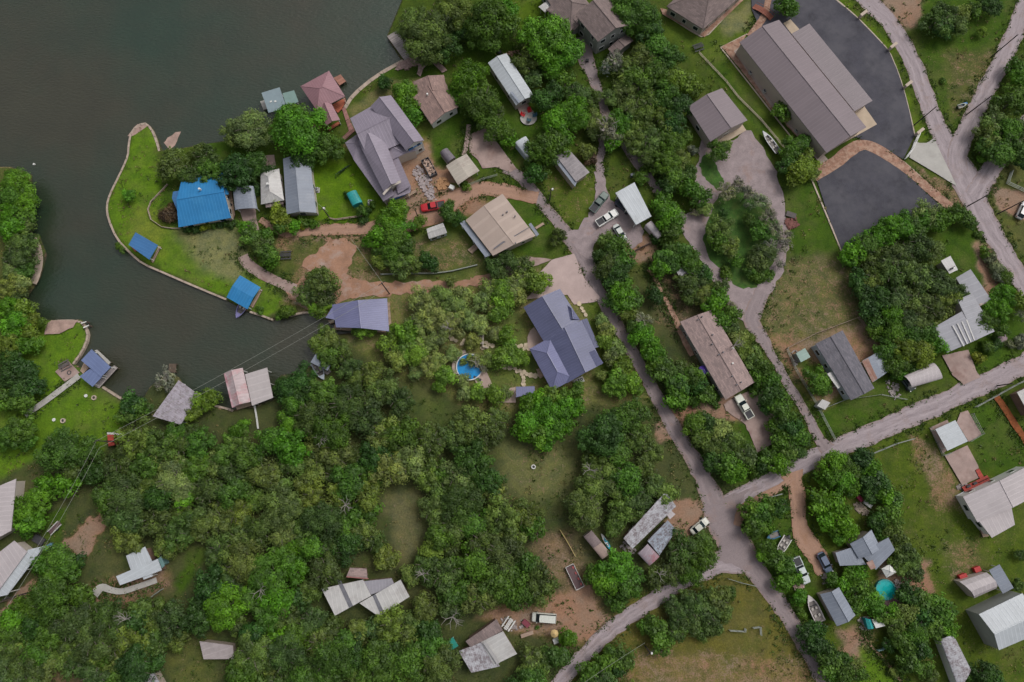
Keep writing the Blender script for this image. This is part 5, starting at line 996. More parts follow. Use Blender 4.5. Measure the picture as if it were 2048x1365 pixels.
e = empty('flat_trailer', tuple(P(113, 1056)), R(48)); tag(e, 'little white railed utility trailer on the grass by the bunk building', 'trailer')
m = MB(); m.box((0, 0, .5), (3.0, 1.1, .1)); m.build('deck_board', M('pink_boards', (0,0,0)), e)
for s in (-1, 1): m = MB(); m.box((0, s * .55, .7), (3.0, .12, .3)); m.build('side_rail', WHT, e)
for s in (-1, 1): m = MB(); m.tube([(0, s * .6, .28), (0, s * .75, .28)], .28, 10); m.build('wheel', TYRE, e)
# ================================================================ poles and wires
POLE = M('weathered_pole', (0.045,0.035,0.035), 0.9, 0.2, 1.5)
def pole(bx, by, tx, ty, label, h=None, arm=True, light=False, mat=None, r=0.15):
    b = P(bx, by)
    if h is None:      # height from how far the top is seen displaced from the foot
        best = min((abs(inv(b.x, b.y, z)[0] - tx) + abs(inv(b.x, b.y, z)[1] - ty), z) for z in [k * .25 for k in range(12, 48)]); h = best[1]
    e = empty('utility_pole', (b.x, b.y, 0)); tag(e, label, 'utility pole')
    m = MB(); m.tube([(0, 0, -.3), (0, 0, h)], [r, r * .7], 8); m.build('pole', mat or POLE, e)
    if arm: m = MB(); m.box((0, 0, h - .5), (1.8, .12, .12), R(35)); m.build('crossarm', mat or POLE, e)
    if light: m = MB(); m.cyl((.3, 0, h - .9), .22, .7, 12); m.build('transformer', WHT, e)
    return Vector((b.x, b.y, h - .4))
pole(1829,250,1873,213,'slanting looking dark pole beside the curb and gateway apron', arm=False)
pole(1983,114,2036,67,'dark pole across the narrow road above the triangular meadow', arm=False)
pole(1933,230,1984,191,'dark pole across the narrow road near the upturned skiff', arm=False)
pole(1935,413,1976,390,'dark pole across the widest part of the fork', arm=False)
pole(1996,428,2060,388,'dark pole beside the pale dirt parking spot at the picture edge', arm=False)
pole(1099,402,1098,377,'dark pole with a pale transformer on the weedy lawn', light=True)
A1 = pole(779,588,767,566,'short dark pole above the lavender blue boathouse', arm=True)
pole(552,498,540,483,'dark pole by the black picnic table', arm=False)
pole(1290,1292,1291,1284,'pole with a white transformer above the bottom meadow', light=True, h=6)
pole(658,434,656,424,'pole with a white transformer at the end of the stick fence', light=True, h=6)
pole(1994,772,1996,768,'thin pole at the road bend by the clipped white building', h=5, arm=False)
pole(1885,545,1884,538,'short pole with white fittings near the ribbed house', h=4, light=True)
pole(835,432,833,428,'plain short pole by the yellow green shrub', h=4, arm=False)
def wire(pts, label):
    m = MB(); L = []
    for a, b in zip(pts[:-1], pts[1:]):
        a, b = Vector(a), Vector(b)
        for k in range(14): t = k / 14; q = a.lerp(b, t); q.z -= 2.2 * 4 * t * (1 - t) * min(1, (b - a).length / 80); L.append(q)
    L.append(Vector(pts[-1])); m.tube(L, 0.028, 4); o = m.build('power_line', plain('wire_metal', (0.30,0.31,0.27), 0.6)); tag(o, label, 'wire')
C1 = pole(236, 884, 228, 880, 'wooden pole hidden in the oaks beside the red deck', h=8.5); C2 = pole(60, 1185, 40, 1195, 'dark pole leaning over the white porch roof', h=8)
for dx, n in ((0, 'upper'), (1.5, 'lower')):
    o = Vector((dx * .5, -dx, 0)); wire([A1 + o, C1 + o, C2 + o], n + ' of two power wires crossing the dark cove')
wire([P(702,478,6), P(766,567,6.5)], 'thin cable slanting to the dark pole by the lavender blue boathouse'); wire([P(656,424,6), P(634,406,3.2)], 'service wire from the stick fence pole to the long blue grey house')
wire([P(1290,1286,6), P(1120,1400,6)], 'thin power wire over the bottom meadow')
# ================================================================ fences and low walls
def fence(px, label, h=1.2, mat=None, step=2.6, rail=0.06, solid=False, name='fence', cat='fence'):
    pts = [Vector((*P2(x, y), 0)) for x, y in px]; e = empty(name, tuple(pts[0])); tag(e, label, cat); mat = mat or FM; n = 0
    for a, b in zip(pts[:-1], pts[1:]):
        d = b - a; L = d.length; rz = math.atan2(d.y, d.x); c = (a + b) / 2
        if solid: m = MB(); m.box((c.x, c.y, h / 2), (L, 0.09, h), rz); m.world('fence_panel', mat, e)
        else:
            m = MB()
            for z in (h - .05, h * .55, h * .15): m.box((c.x, c.y, z), (L, rail, rail), rz)
            m.world('rail', mat, e)
        k = max(1, int(L / step))
        for i in range(k):
            q = a.lerp(b, i / k); m = MB(); m.cyl((q.x, q.y, -.1), .07, h + .2, 6); m.world('post', mat, e); n += 1
            if n > 90: break
    return e
FM = plain('galvanised_rail', (0.22,0.24,0.21), 0.7); FW = M('fence_timber', (0.30,0.23,0.18), 0.9, 0.2); FD = M('dark_fence_timber', (0.09,0.06,0.05), 0.9, 0.2)
fence([(336,370),(303,405),(297,420),(303,440),(325,455),(345,458),(362,458)], 'thin curved kerb fence below the bright blue roofed house', .5, WALLW, 2, .12)
fence([(1397,107),(1452,165),(1475,195),(1520,240),(1570,300)], 'long pale fence line between the two brown barns', .8, CURB, 3, .07)
fence([(660,438),(672,441),(700,437),(726,434)], 'rough stick fence by the transformer pole', 1.0, FW, 1.2, .1)
fence([(762,550),(820,548),(870,548),(905,543),(955,531)], 'curved pale pipe along the weedy lot above the dirt yard', .5, FM, 3, .22)
fence([(938,372),(965,361),(995,352)], 'short fence behind the grass strip by the fan driveway', 1.2, FM, 2)
fence([(1257,510),(1280,498),(1300,488)], 'dark timber fence beside the orange dirt patch', 1.3, FD, 2, .15)
fence([(1572,698),(1630,668),(1715,636),(1738,665),(1752,700)], 'weathered fence around the grey mobile home yard', 1.1, FW, 2.5, .08)
fence([(1572,698),(1590,740),(1632,810),(1668,880)], 'mesh fence on the track side of the mobile home yard', 1.2, FM, 2.5, .08)
fence([(1634,822),(1690,800),(1760,790),(1812,800)], 'low wire fence across the lawn above the straight gravel road', 1.0, FM, 3, .05)
fence([(1742,908),(1790,888),(1825,878)], 'pale mesh fence along the straight gravel road', 1.2, FM, 2.5, .1)
fence([(1858,856),(1872,885),(1884,912),(1900,906)], 'mesh fence round the square white carport pad', 1.2, FM, 2, .06)
fence([(1941,828),(1962,868),(1936,884)], 'dark mesh fence on the far side of the carport pad', 1.2, FM, 2, .06)
fence([(1948,815),(1990,792),(2030,770),(2060,755)], 'pale mesh fence on the roadside above the mulch strip', 1.2, FM, 2.5, .1)
fence([(1485,628),(1480,640)], 'stub of rail fence at the end of the loop', 1.0, FW); fence([(2020,345),(2012,368),(2060,390),(2110,412)], 'grey rail fence round the dark lawn beyond the fork', 1.2, FM, 2.5, .12)
fence([(1120,1060),(1137,1088),(1150,1112)], 'yellowish timber fence beside the old camper', 1.2, M('yellow_timber', (0.38,0.30,0.12), 0.8, 0.1), 1.5, .14)
fence([(1455,1157),(1480,1165),(1510,1172)], 'thin rail fence at the inner road bend', 1.0, FM, 2); fence([(1504,1255),(1519,1253),(1520,1270)], 'broken gate corner in the bottom meadow', 1.2, FM, 1.5, .1)
fence([(1457,1260),(1488,1262),(1489,1256)], 'grey metal gate at the edge of the dark tree clump', 1.2, FM, 1.5, .12); fence([(1752,1300),(1760,1298),(1785,1285)], 'pale green gate at the grass below the turquoise tarp', 1.1, TEALG, 2, .1)
fence([(1775,1250),(1783,1275)], 'grey pipe rail beside the turquoise tarp', 1, FM, 1.5, .15)
fence([(296,1200),(328,1177)], 'pale rail below the curved path of the white cottage', 1, FM, 2, .12); fence([(0,1205),(30,1196)], 'dark rail by the end of the white porch roof', 1, FD, 2, .15)
fence([(511,812),(515,835),(518,858)], 'white handrail running down to the white flat boathouse', 1, WHT, 1.5, .1); fence([(1537,995),(1562,988)], 'pale rail fence by the rounded hedge at the fork', 1, FM, 2, .12)
fence([(1952,966),(1975,955)], 'red railing of the deck', 1, REDD, 1.5, .1)
e = fence([(964,652),(958,668),(966,672),(966,695),(975,697)], 'white painted stair railing in the wooded garden', 1.0, CRW, 1.2, .16)
m = MB()
for k in range(5):
    p = P(962, 672 + k * 4); m.box((p.x, p.y, .15 + .1 * k), (1.3, .4, .2))
m.world('stair_tread', CRW, e)
# gate over the apron
e = fence([(1835,270),(1822,300),(1808,320)], 'long white sliding gate across the gateway apron', 1.5, WHT, 2, .14, name='entry_gate', cat='gate')
# ================================================================ pools, rings, furniture
def pool(px, py, r, col, label, wall, h=0.5):
    p = P(px, py, h); e = empty('swimming_pool', (p.x, p.y, 0)); tag(e, label, 'pool'); m = MB(); m.ring((0, 0, -.1), r - .12, r + .1, h + .1, 40); m.build('pool_rim', wall, e)
    t = NT('pool_water_%d' % int(px)); t.b.inputs['Roughness'].default_value = .06; n = t.noise(1.2, 3); t.l(t.mix(1.0, col, t.ramp(n, [(.3, .8), (.7, 1.15)]), 'MULTIPLY'), t.b.inputs['Base Color']); t.bump(t.noise(2, 3), .05, .4)
    w = MB(); w.cyl((0, 0, 0), r - .12, h - .12, 40); w.build('pool_water', t.m, e)
    for a in (20, 140): l = MB(); l.tube([(r * math.cos(R(a)), r * math.sin(R(a)), 0), (r * math.cos(R(a)), r * math.sin(R(a)), h + .8)], .05, 6); l.build('ladder_rail', WHT, e)
pool(939, 734, 3.0, (0.012,0.24,0.55), 'bright blue round swimming pool between the garden oaks', WHT, .7); pool(1772, 1180, 2.05, (0.01,0.36,0.36), 'turquoise round pool beside the faded pink decking', TEAL, .7)
m = MB(); p = P(916, 732); 
for k in range(9):
    a = R(110 + k * 12); m.box((math.cos(a) * 3.6, math.sin(a) * 3.6, .3), (.75, .75, .6), a)
c = P(939, 734); o = m.build('pool_steps', M('pool_pavers', (0.42,0.33,0.28), .85, .2)); o.location = (c.x, c.y, 0); tag(o, 'curved pale paver step on the bank side of the bright blue pool', 'step')
def ring(px, py, r, label, core=True, mat=None, name='fire_ring', cat='fire pit'):
    p = P(px, py); e = empty(name, (p.x, p.y, 0)); tag(e, label, cat); m = MB(); m.ring((0, 0, 0), r * .62, r, .35, 22); m.build('stone_rim', mat or CURB, e)
    if core: m = MB(); m.cyl((0, 0, .02), r * .62, .08, 18); m.build('ash_bed', BEDM, e)
ring(1067, 934, .5, 'pale stone fire ring alone in the grass clearing', mat=WHT); ring(189, 796, .55, 'pale stone fire ring near the slate blue boathouse'); ring(127, 842, .55, 'pale stone fire ring nearest the dark oaks on the left lawn'); ring(1057, 236, .5, 'stone fire pit between the red and blue garden chairs')
ring(140, 746, .5, 'round table fire bowl on the square stone patio', mat=BEDM); ring(1807, 1185, .55, 'white round fire bowl in the cluttered yard', mat=WHT); ring(1800, 1206, .6, 'brown round fire pit on the faded pink decking', mat=RED)
ring(1572, 25, .95, 'round stone planter ring under the tree on the asphalt', mat=CURB, name='planter_ring', cat='planter'); ring(1641 + 0, 254, .3, 'tyre like dark ring by the barn end', mat=TYRE, name='spare_tyre', cat='tyre')
def disc(px, py, r, h, mat, label, name, cat):
    p = P(px, py); m = MB(); m.cyl((0, 0, -.05), r, h + .05, 22, r * .96); m.cyl((0, 0, h), r * .3, .05, 12); o = m.build(name, mat); o.location = (p.x, p.y, 0.0); tag(o, label, cat)
disc(172, 792, .38, .15, WHT, 'white round tank lid near the slate blue boathouse', 'tank_lid', 'lid'); disc(108, 840, .38, .15, WHT, 'white round tank lid near the dark oaks on the left lawn', 'tank_lid', 'lid'); disc(2005, 676, 1.1, .12, M('mauve_stone_disc', (0.28,0.21,0.23), .9, .3), 'round mauve stone pad in the lawn beyond the ribbed house', 'stone_pad', 'stone pad')
disc(1624, 991, .35, .9, plain('barrel_blue', (0.02,0.13,0.25), .5), 'blue plastic barrel beside the orange dirt drive', 'barrel', 'barrel'); disc(463, 411, .35, .9, BEDM, 'black round bin on the path beside the blue roofed house', 'bin', 'bin'); disc(65, 327, .25, .3, WHT, 'tiny white buoy floating on open water', 'buoy', 'buoy'); bpy.data.objects['buoy'].location.z = WZ
disc(999, 106, .5, .6, BEDM, 'black round pot on the brick edge of the striped roof house', 'plant_pot', 'pot')
def umbrella(px, py, r, col, label):
    p = P(px, py, 2.2); e = empty('patio_umbrella', (p.x, p.y, 0)); tag(e, label, 'umbrella'); m = MB(); n = 8
    for k in range(n):
        a, b = 2 * math.pi * k / n, 2 * math.pi * (k + 1) / n; m.face([(r * math.cos(a), r * math.sin(a), 2.1), (r * math.cos(b), r * math.sin(b), 2.1), (0, 0, 2.65)]); m.face([(r * math.cos(b), r * math.sin(b), 2.08), (r * math.cos(a), r * math.sin(a), 2.08), (0, 0, 2.6)])
    m.build('canopy', plain('fabric_%d_%d' % (int(col[0] * 100), int(col[2] * 100)), col, .8), e); m = MB(); m.tube([(0, 0, 0), (0, 0, 2.75)], .04, 6); m.build('pole', WHT, e); m = MB(); m.cyl((0, 0, 0), .3, .12, 12); m.build('umbrella_base', BEDM, e)
umbrella(1407, 741, 1.15, (0.075,0.035,0.30), 'open purple patio umbrella at the rosy house wall'); umbrella(1109, 1268, .85, (0.50,0.36,0.16), 'yellow patio umbrella near the white van')
def chair(px, py, ang, col, label):
    p = P(px, py); e = empty('garden_chair', (p.x, p.y, 0.05), R(ang)); tag(e, label, 'chair', 'chairs round the fire pit'); mt = plain('chair_%d_%d' % (int(col[0] * 100), int(col[2] * 100)), col, .6)
    m = MB(); m.box((0, 0, .38), (.75, .7, .06)); m.build('seat', mt, e); m = MB(); m.face([(-.35, -.38, .4), (-.35, .38, .4), (-.72, .42, 1.1), (-.72, -.42, 1.1)]); m.face([(-.37, -.38, .38), (-.74, -.42, 1.08), (-.74, .42, 1.08), (-.37, .38, .38)]); m.build('backrest', mt, e)
    for s in (-1, 1): m = MB(); m.box((0, s * .45, .62), (.85, .16, .05)); m.build('armrest', mt, e)
    for x in (-.3, .32):
        for s in (-1, 1): m = MB(); m.box((x, s * .33, .19), (.08, .08, .38)); m.build('leg', mt, e)
chair(1047, 232, -20, (0.45,0.01,0.015), 'red garden chair nearest the weathered fence side of the fire pit'); chair(1059, 224, -75, (0.45,0.01,0.015), 'red garden chair nearest the striped roof house'); chair(1068, 233, 190, (0.03,0.10,0.16), 'dark blue garden chair on the stone path side'); chair(1058, 242, 80, (0.05,0.13,0.17), 'slate blue garden chair on the lawn side of the fire pit')
def picnic(px, py, ang, mat, label):
    p = P(px, py); e = empty('picnic_table', (p.x, p.y, 0), R(ang)); tag(e, label, 'table'); m = MB()
    for k in (-1, 0, 1): m.box((0, k * .27, .75), (2.6, .2, .05))
    m.build('table_top', mat, e)
    for s in (-1, 1): m = MB(); m.box((0, s * .85, .45), (2.6, .28, .05)); m.build('bench_seat', mat, e)
    for x in (-.9, .9): m = MB(); m.box((x, 0, .4), (.1, 1.9, .08)); m.box((x, .35, .35), (.08, .08, .7)); m.box((x, -.35, .35), (.08, .08, .7)); m.build('table_leg', mat, e)
picnic(573, 512, 3, BEDM, 'black picnic table on the weedy grass'); picnic(132, 732, 30, GRD, 'grey table on the square stone patio'); picnic(1017, 1247, 55, WHT, 'white slatted table near the patched house'); picnic(1395, 766, 60, WHT, 'white table under the shrubs by the rosy house'); picnic(1396, 97, 20, BEDM, 'dark table and junk on the lawn between the barns'); picnic(1925, 998 - 4, 25, plain('white_plastic', (0.5,0.5,0.52), .6), 'white plastic table on the concrete patio above the red deck')
# big red deck
e = empty('red_deck', tuple(P(1950, 970))); tag(e, 'bright red painted timber deck at the corner of the large cream house', 'deck')
deck(e, 'deck_floor', [(1924,975),(1975,951),(1983,966),(1934,991)], .6, REDD); deck(e, 'deck_ramp', [(1951,941),(1958,937),(1970,958),(1962,962)], .45, REDD)
for k, (x, y) in enumerate([(1938, 973), (1951, 967)]): box_part(e, 'deck_bench', x, y, .95, (.9, .5, .4), BEDM, R(25))
e = empty('orange_porch', tuple(P(1967, 1066))); tag(e, 'small orange timber porch against the large cream house', 'deck'); deck(e, 'deck_floor', [(1960,1058),(1970,1055),(1978,1073),(1966,1075)], .5, TAND)
e = empty('footbridge', tuple(P(1525, 25))); tag(e, 'small arched red footbridge over the curved gravel strip', 'footbridge'); 
pts = [P(1507 + 36 * t, 14 + 25 * t) for t in [k / 8 for k in range(9)]]
for k, (a, b) in enumerate(zip(pts[:-1], pts[1:])):
    d = b - a; z = .25 + .5 * math.sin(math.pi * (k + .5) / 8); m = MB(); m.box(((a.x + b.x) / 2, (a.y + b.y) / 2, z), (d.length + .03, 1.5, .1), math.atan2(d.y, d.x)); m.world('bridge_board', M('red_brick_boards', (0.26,0.09,0.06), .85, .25), e)
for s in (-1, 1):
    m = MB(); n = Vector((-(pts[-1] - pts[0]).y, (pts[-1] - pts[0]).x, 0)).normalized() * .75 * s; m.tube([p_ + n + Vector((0, 0, 1.0 + .5 * math.sin(math.pi * k / 8))) for k, p_ in enumerate(pts)], .05, 6); m.world('hand_rail', M('red_brick_boards', (0, 0, 0)), e)
# turquoise tarp and small white roof
e = empty('tarp_shelter', tuple(P(1739, 1248))); tag(e, 'turquoise tarp stretched beside a small white roof', 'tarp'); wing(e, [(1730,1236),(1742,1240),(1748,1257),(1736,1259)], 1.6, .3, 'gable', TEAL, TEAL, over=.1)
e = empty('small_canopy', tuple(P(1758, 1247))); tag(e, 'torn small white roof beside the turquoise tarp', 'canopy'); wing(e, [(1744,1240),(1760,1236),(1770,1252),(1752,1257)], 2.0, .15, 'shed', WHT, WHT, walls=False, posts=True)
# boxes, condensers, stones
def crate(px, py, ang, size, mat, label, name='storage_box', cat='box', z=0.0):
    p = P(px, py); e = empty(name, (p.x, p.y, z), R(ang)); tag(e, label, cat); m = MB(); m.box((0, 0, size[2] / 2 - .03), (size[0], size[1], size[2] + .06)); m.build('box_body', mat, e); m = MB(); m.box((0, 0, size[2] + .03), (size[0] * 1.06, size[1] * 1.06, .07)); m.build('lid', mat, e)
def condenser(px, py, ang, label):
    p = P(px, py); e = empty('air_conditioner', (p.x, p.y, 0.04), R(ang)); tag(e, label, 'AC unit'); m = MB(); m.box((0, 0, .4), (.9, .9, .8)); m.build('casing', M('ac_casing', (0.36,0.37,0.36), .6, .1), e); m = MB(); m.ring((0, 0, .8), .12, .36, .05, 16); m.build('fan_guard', BEDM, e); m = MB(); m.box((0, 0, -.02), (1.3, 1.3, .08)); m.build('plinth', CONW, e)
condenser(1152, 765, 25, 'grey air conditioner at the lower gable, nearest the garden bar'); condenser(1162, 760, 25, 'grey air conditioner at the lower gable, nearest the lane')
condenser(1500, 148, -50, 'air conditioner highest along the long barn wall'); condenser(1528, 185, -50, 'air conditioner halfway along the long barn wall'); condenser(1592, 264, -50, 'air conditioner lowest along the long barn wall'); condenser(634, 381, 0, 'white unit by the long blue grey house wall'); condenser(741, 236 + 170, 0, 'white unit at the unfinished house front')
crate(1619, 288, 60, (1.3,.8,.9), plain('crate_blue', (0.02,0.05,0.16), .6), 'dark blue box on the barn end patio'); crate(1489, 112, -50, (2.2,1.8,1.6), M('pale_blue_cover', (0.36,0.40,0.48), .6, .1), 'pale blue covered box at the top of the barn patio'); crate(1922, 1153, 20, (1.6,1.1,.9), plain('box_red', (0.40,0.03,0.03), .6), 'red box against the cream gambrel shed, lower of two'); crate(1950, 1138, 20, (1.3,1.0,.9), plain('box_red', (0.40,0.03,0.03), .6), 'red box against the cream gambrel shed, upper of two')
crate(1264, 369 - 16, 10, (.9,.6,1.0), plain('box_grey', (0.12,0.13,0.16), .7), 'dark grey box beside the orange dirt heap'); crate(1052, 1246, -40, (1.6,1.0,.7), plain('box_plum', (0.18,0.03,0.05), .6), 'dark red yard cart beside the white van', 'yard_cart', 'cart'); crate(1717, 997, -50, (1.3,.8,.8), plain('mower_pink', (0.34,0.03,0.08), .5), 'crimson riding mower at the stone oval', 'riding_mower', 'mower'); crate(1734, 1008, -40, (1.8,.9,.5), WHT, 'white bench beside the stone oval', 'bench', 'bench')
crate(1112, 1281, 20, (1.2,1.0,.5), WHT, 'white box below the yellow umbrella'); crate(1054, 1268, 18, (2.6,.7,.5), M('tan_boards', (0.36,0.26,0.2), .8, .2), 'tan stacked boards near the white van', 'board_stack', 'boards'); crate(893, 1191, -10, (2.2,1.5,.6), RUST, 'old rusty frame box under the oaks'); crate(1581, 431, -20, (2.2,1.2,.4), GRD, 'pale fallen panel beside the red brush pile', 'fallen_panel', 'panel'); crate(904, 378, -25, (1.1,.9,1.1), WHT, 'white tank by the beige carport gate', 'water_tank', 'tank')
crate(1241, 75, -35, (2.0,.9,.9), BLW, 'pale blue bench table behind the tall sage grey house', 'work_table', 'table'); crate(10, 973, 30, (1.6,.7,.6), WHT, 'white box on the grass edge by the bunk building'); crate(80, 1080, -30, (2.4,1.5,.5), BEDM, 'heap of dark junk at the end of the white porch roof', 'junk_heap', 'heap'); crate(101, 1094, 30, (1.6,1.1,.6), plain('tub_blue', (0.10,0.20,0.28), .4), 'blue tub at the end of the white porch roof', 'tub', 'tub')
crate(955, 758, -25, (1.8,.5,.6), BEDM, 'black lounger on the pool terrace', 'pool_lounger', 'lounger'); crate(1174, 124, 0, (.7,.5,.8), BEDM, 'dark grill on the brown driveway', 'grill', 'grill'); crate(1905, 60 + 500, 30, (.1,.1,.1), WHT, 'tiny white meter box in the lawn')
# rubble in the building yard
def heap(px, label, n, cols, rmin, rmax, name, cat):
    poly = [P2(x, y) for x, y in px]; xs = [p[0] for p in poly]; ys = [p[1] for p in poly]; m = MB(); k = 0
    while k < n:
        x = random.uniform(min(xs), max(xs)); y = random.uniform(min(ys), max(ys))
        if sdist(np.array([x]), np.array([y]), poly)[0] < 0: continue
        a = random.uniform(rmin, rmax); m.box((x, y, a * .25), (a * random.uniform(.6, 2.5), a, a * random.uniform(.4, .9)), random.uniform(0, 3.1)); k += 1
    o = m.build(name, cols); tag(o, label, cat, kind='stuff')
heap([(824,342),(836,330),(862,360),(872,400),(858,402),(835,365)], 'grey rubble strewn through the building yard', 260, M('rubble_grey', (0.34,0.29,0.29), .95, .35, 1.8), .12, .5, 'rubble', 'rubble')
heap([(876,360),(890,355),(900,372),(885,383),(875,375)], 'orange scrap wood beside the dumpster', 90, M('scrap_wood', (0.36,0.20,0.10), .9, .35, 1.5), .15, .6, 'scrap_wood', 'scrap wood')
e = empty('dumpster', tuple(P(859, 338)), R(-62)); tag(e, 'long open dumpster full of pale scrap', 'dumpster'); m = MB(); 
for s in (-1, 1): m.box((0, s * .95, .6), (4.6, .1, 1.2))
for x in (-2.3, 2.3): m.box((x, 0, .6), (.1, 2.0, 1.2))
m.box((0, 0, .3), (4.5, 1.8, .5)); m.build('container_body', plain('dumpster_dark', (0.07,0.07,0.08), .7), e); m = MB()
for k in range(60): m.box((random.uniform(-2.1, 2.1), random.uniform(-.8, .8), .7 + random.random() * .4), (random.uniform(.2, 1.0), random.uniform(.1, .4), .12), random.uniform(0, 3))
m.build('scrap_fill', M('scrap_pale', (0.42,0.30,0.24), .9, .4, 2.5), e)
heap([(1570,440),(1592,436),(1596,452),(1576,460)], 'reddish brush pile on the lawn edge', 120, M('brush_red', (0.17,0.07,0.06), .95, .4, 2), .1, .5, 'brush_pile', 'brush pile')
heap([(1786,1160),(1815,1165),(1830,1200),(1822,1218),(1800,1190),(1790,1180)], 'odds and ends cluttering the yard by the turquoise pool', 150, M('junk_mix', (0.30,0.26,0.25), .8, .6, 1.2), .1, .5, 'yard_clutter', 'clutter')
heap([(1585,1165),(1600,1160),(1605,1175),(1592,1182)], 'pink rubble heap by the blue grey barn', 70, M('pink_rubble', (0.36,0.25,0.23), .9, .3, 2), .15, .6, 'rubble', 'rubble')
heap([(800,128),(835,110),(842,125),(820,140),(795,140)], 'loose boulders on the shore by the grey dock', 60, M('boulders', (0.32,0.22,0.20), .9, .4, 1.6), .2, .8, 'boulders', 'boulders')
heap([(1040,100),(1003,108),(1005,120),(1040,106)], 'pots and bricks along the striped roof house', 24, RED, .2, .5, 'brick_edge', 'bricks')
heap([(1706,1010),(1720,1005),(1738,1022),(1730,1032),(1712,1024)], 'pebbly stone oval in the brown grass', 140, M('oval_stones', (0.32,0.26,0.21), .95, .3, 2), .1, .35, 'pebbles', 'pebbles')
for px, n, lab in (([(1640,1150),(1660,1148),(1668,1165),(1648,1170)], 50, 'odds and ends strewn above the blue grey barn'), ([(1000,1232),(1045,1240),(1048,1262),(1008,1262)], 60, 'odds and ends strewn beside the patched house'), ([(1716,1236),(1738,1232),(1740,1262),(1722,1258)], 50, 'odds and ends strewn by the turquoise tarp'), ([(1770,762),(1796,768),(1800,790),(1788,800),(1776,780)], 70, 'timbers and junk strewn beside the arched carport'), ([(1250,1080),(1272,1100),(1266,1112),(1240,1096)], 40, 'odds and ends strewn below the long white roof'), ([(1394,745),(1412,752),(1420,785),(1402,780)], 45, 'patio clutter strewn along the rosy house wall'), ([(1890,1320),(1900,1318),(1915,1360),(1900,1365)], 60, 'junk heaped along the long dirty white trailer'), ([(1582,705),(1592,700),(1600,728),(1590,735)], 30, 'buckets and scraps in the fenced dirt corner'), ([(1925,985),(1912,975),(1930,960),(1938,968)], 30, 'odds and ends on the concrete patio')):
    heap(px, lab, n, M('junk_mix', (0, 0, 0)), .08, .42, 'yard_clutter', 'clutter')
# stepping stones
STN = M('stepping_stone', (0.52,0.43,0.31), .9, .25, 1.2); sp = MB(); sp.poly_prism([(.5, .1), (.28, .45), (-.2, .42), (-.5, .05), (-.25, -.4), (.3, -.42)], -.03, .07)
st0 = None
path = [(1078,750),(1070,752),(1061,751),(1054,749),(1048,745),(1043,749),(1040,742),(1034,743),(1030,737),(1025,734),(1020,737),(1016,731),(1010,735),(1005,732),(1047,756),(1047,763),(1047,769),(1058,697),(1053,692),(1048,698),(1043,692),(1038,694),(1030,691),(985,692),(978,690),(972,686),(974,694),(966,696),(904,678),(912,682),(924,688),(928,682),(900,674),(1158,608),(1163,617),(1167,623),(1171,630)]
for i, (x, y) in enumerate(path):
    p = P(x, y)
    if st0 is None: st0 = sp.build('stepping_stone', STN); o = st0
    else: o = st0.copy(); COL.objects.link(o)
    s = random.uniform(.95, 1.45); o.scale = (s, s * random.uniform(.8, 1.1), 1); o.location = (p.x, p.y, 0.16); o.rotation_euler.z = random.uniform(0, 6)
    tag(o, 'flat tan stepping stone set in the garden around the dark seamed roof house', 'paving stone', 'garden stepping stones')
# pergola on the lawn, garden trellis
e = empty('plant_trellis', tuple(P(683, 347))); tag(e, 'leaning dark green trellis rows on the bright lawn', 'trellis')
for k in range(5):
    a, b = P(672 + k * 4, 357 - k * 3.5), P(676 + k * 5, 349 - k * 3.5); m = MB(); m.tube([(a.x, a.y, .1), ((a.x + b.x) / 2, (a.y + b.y) / 2, 1.2), (b.x + .8, b.y + .6, .1)], .09, 5); m.world('trellis_hoop', plain('dark_green_hoop', (0.02,0.05,0.02), .8), e)
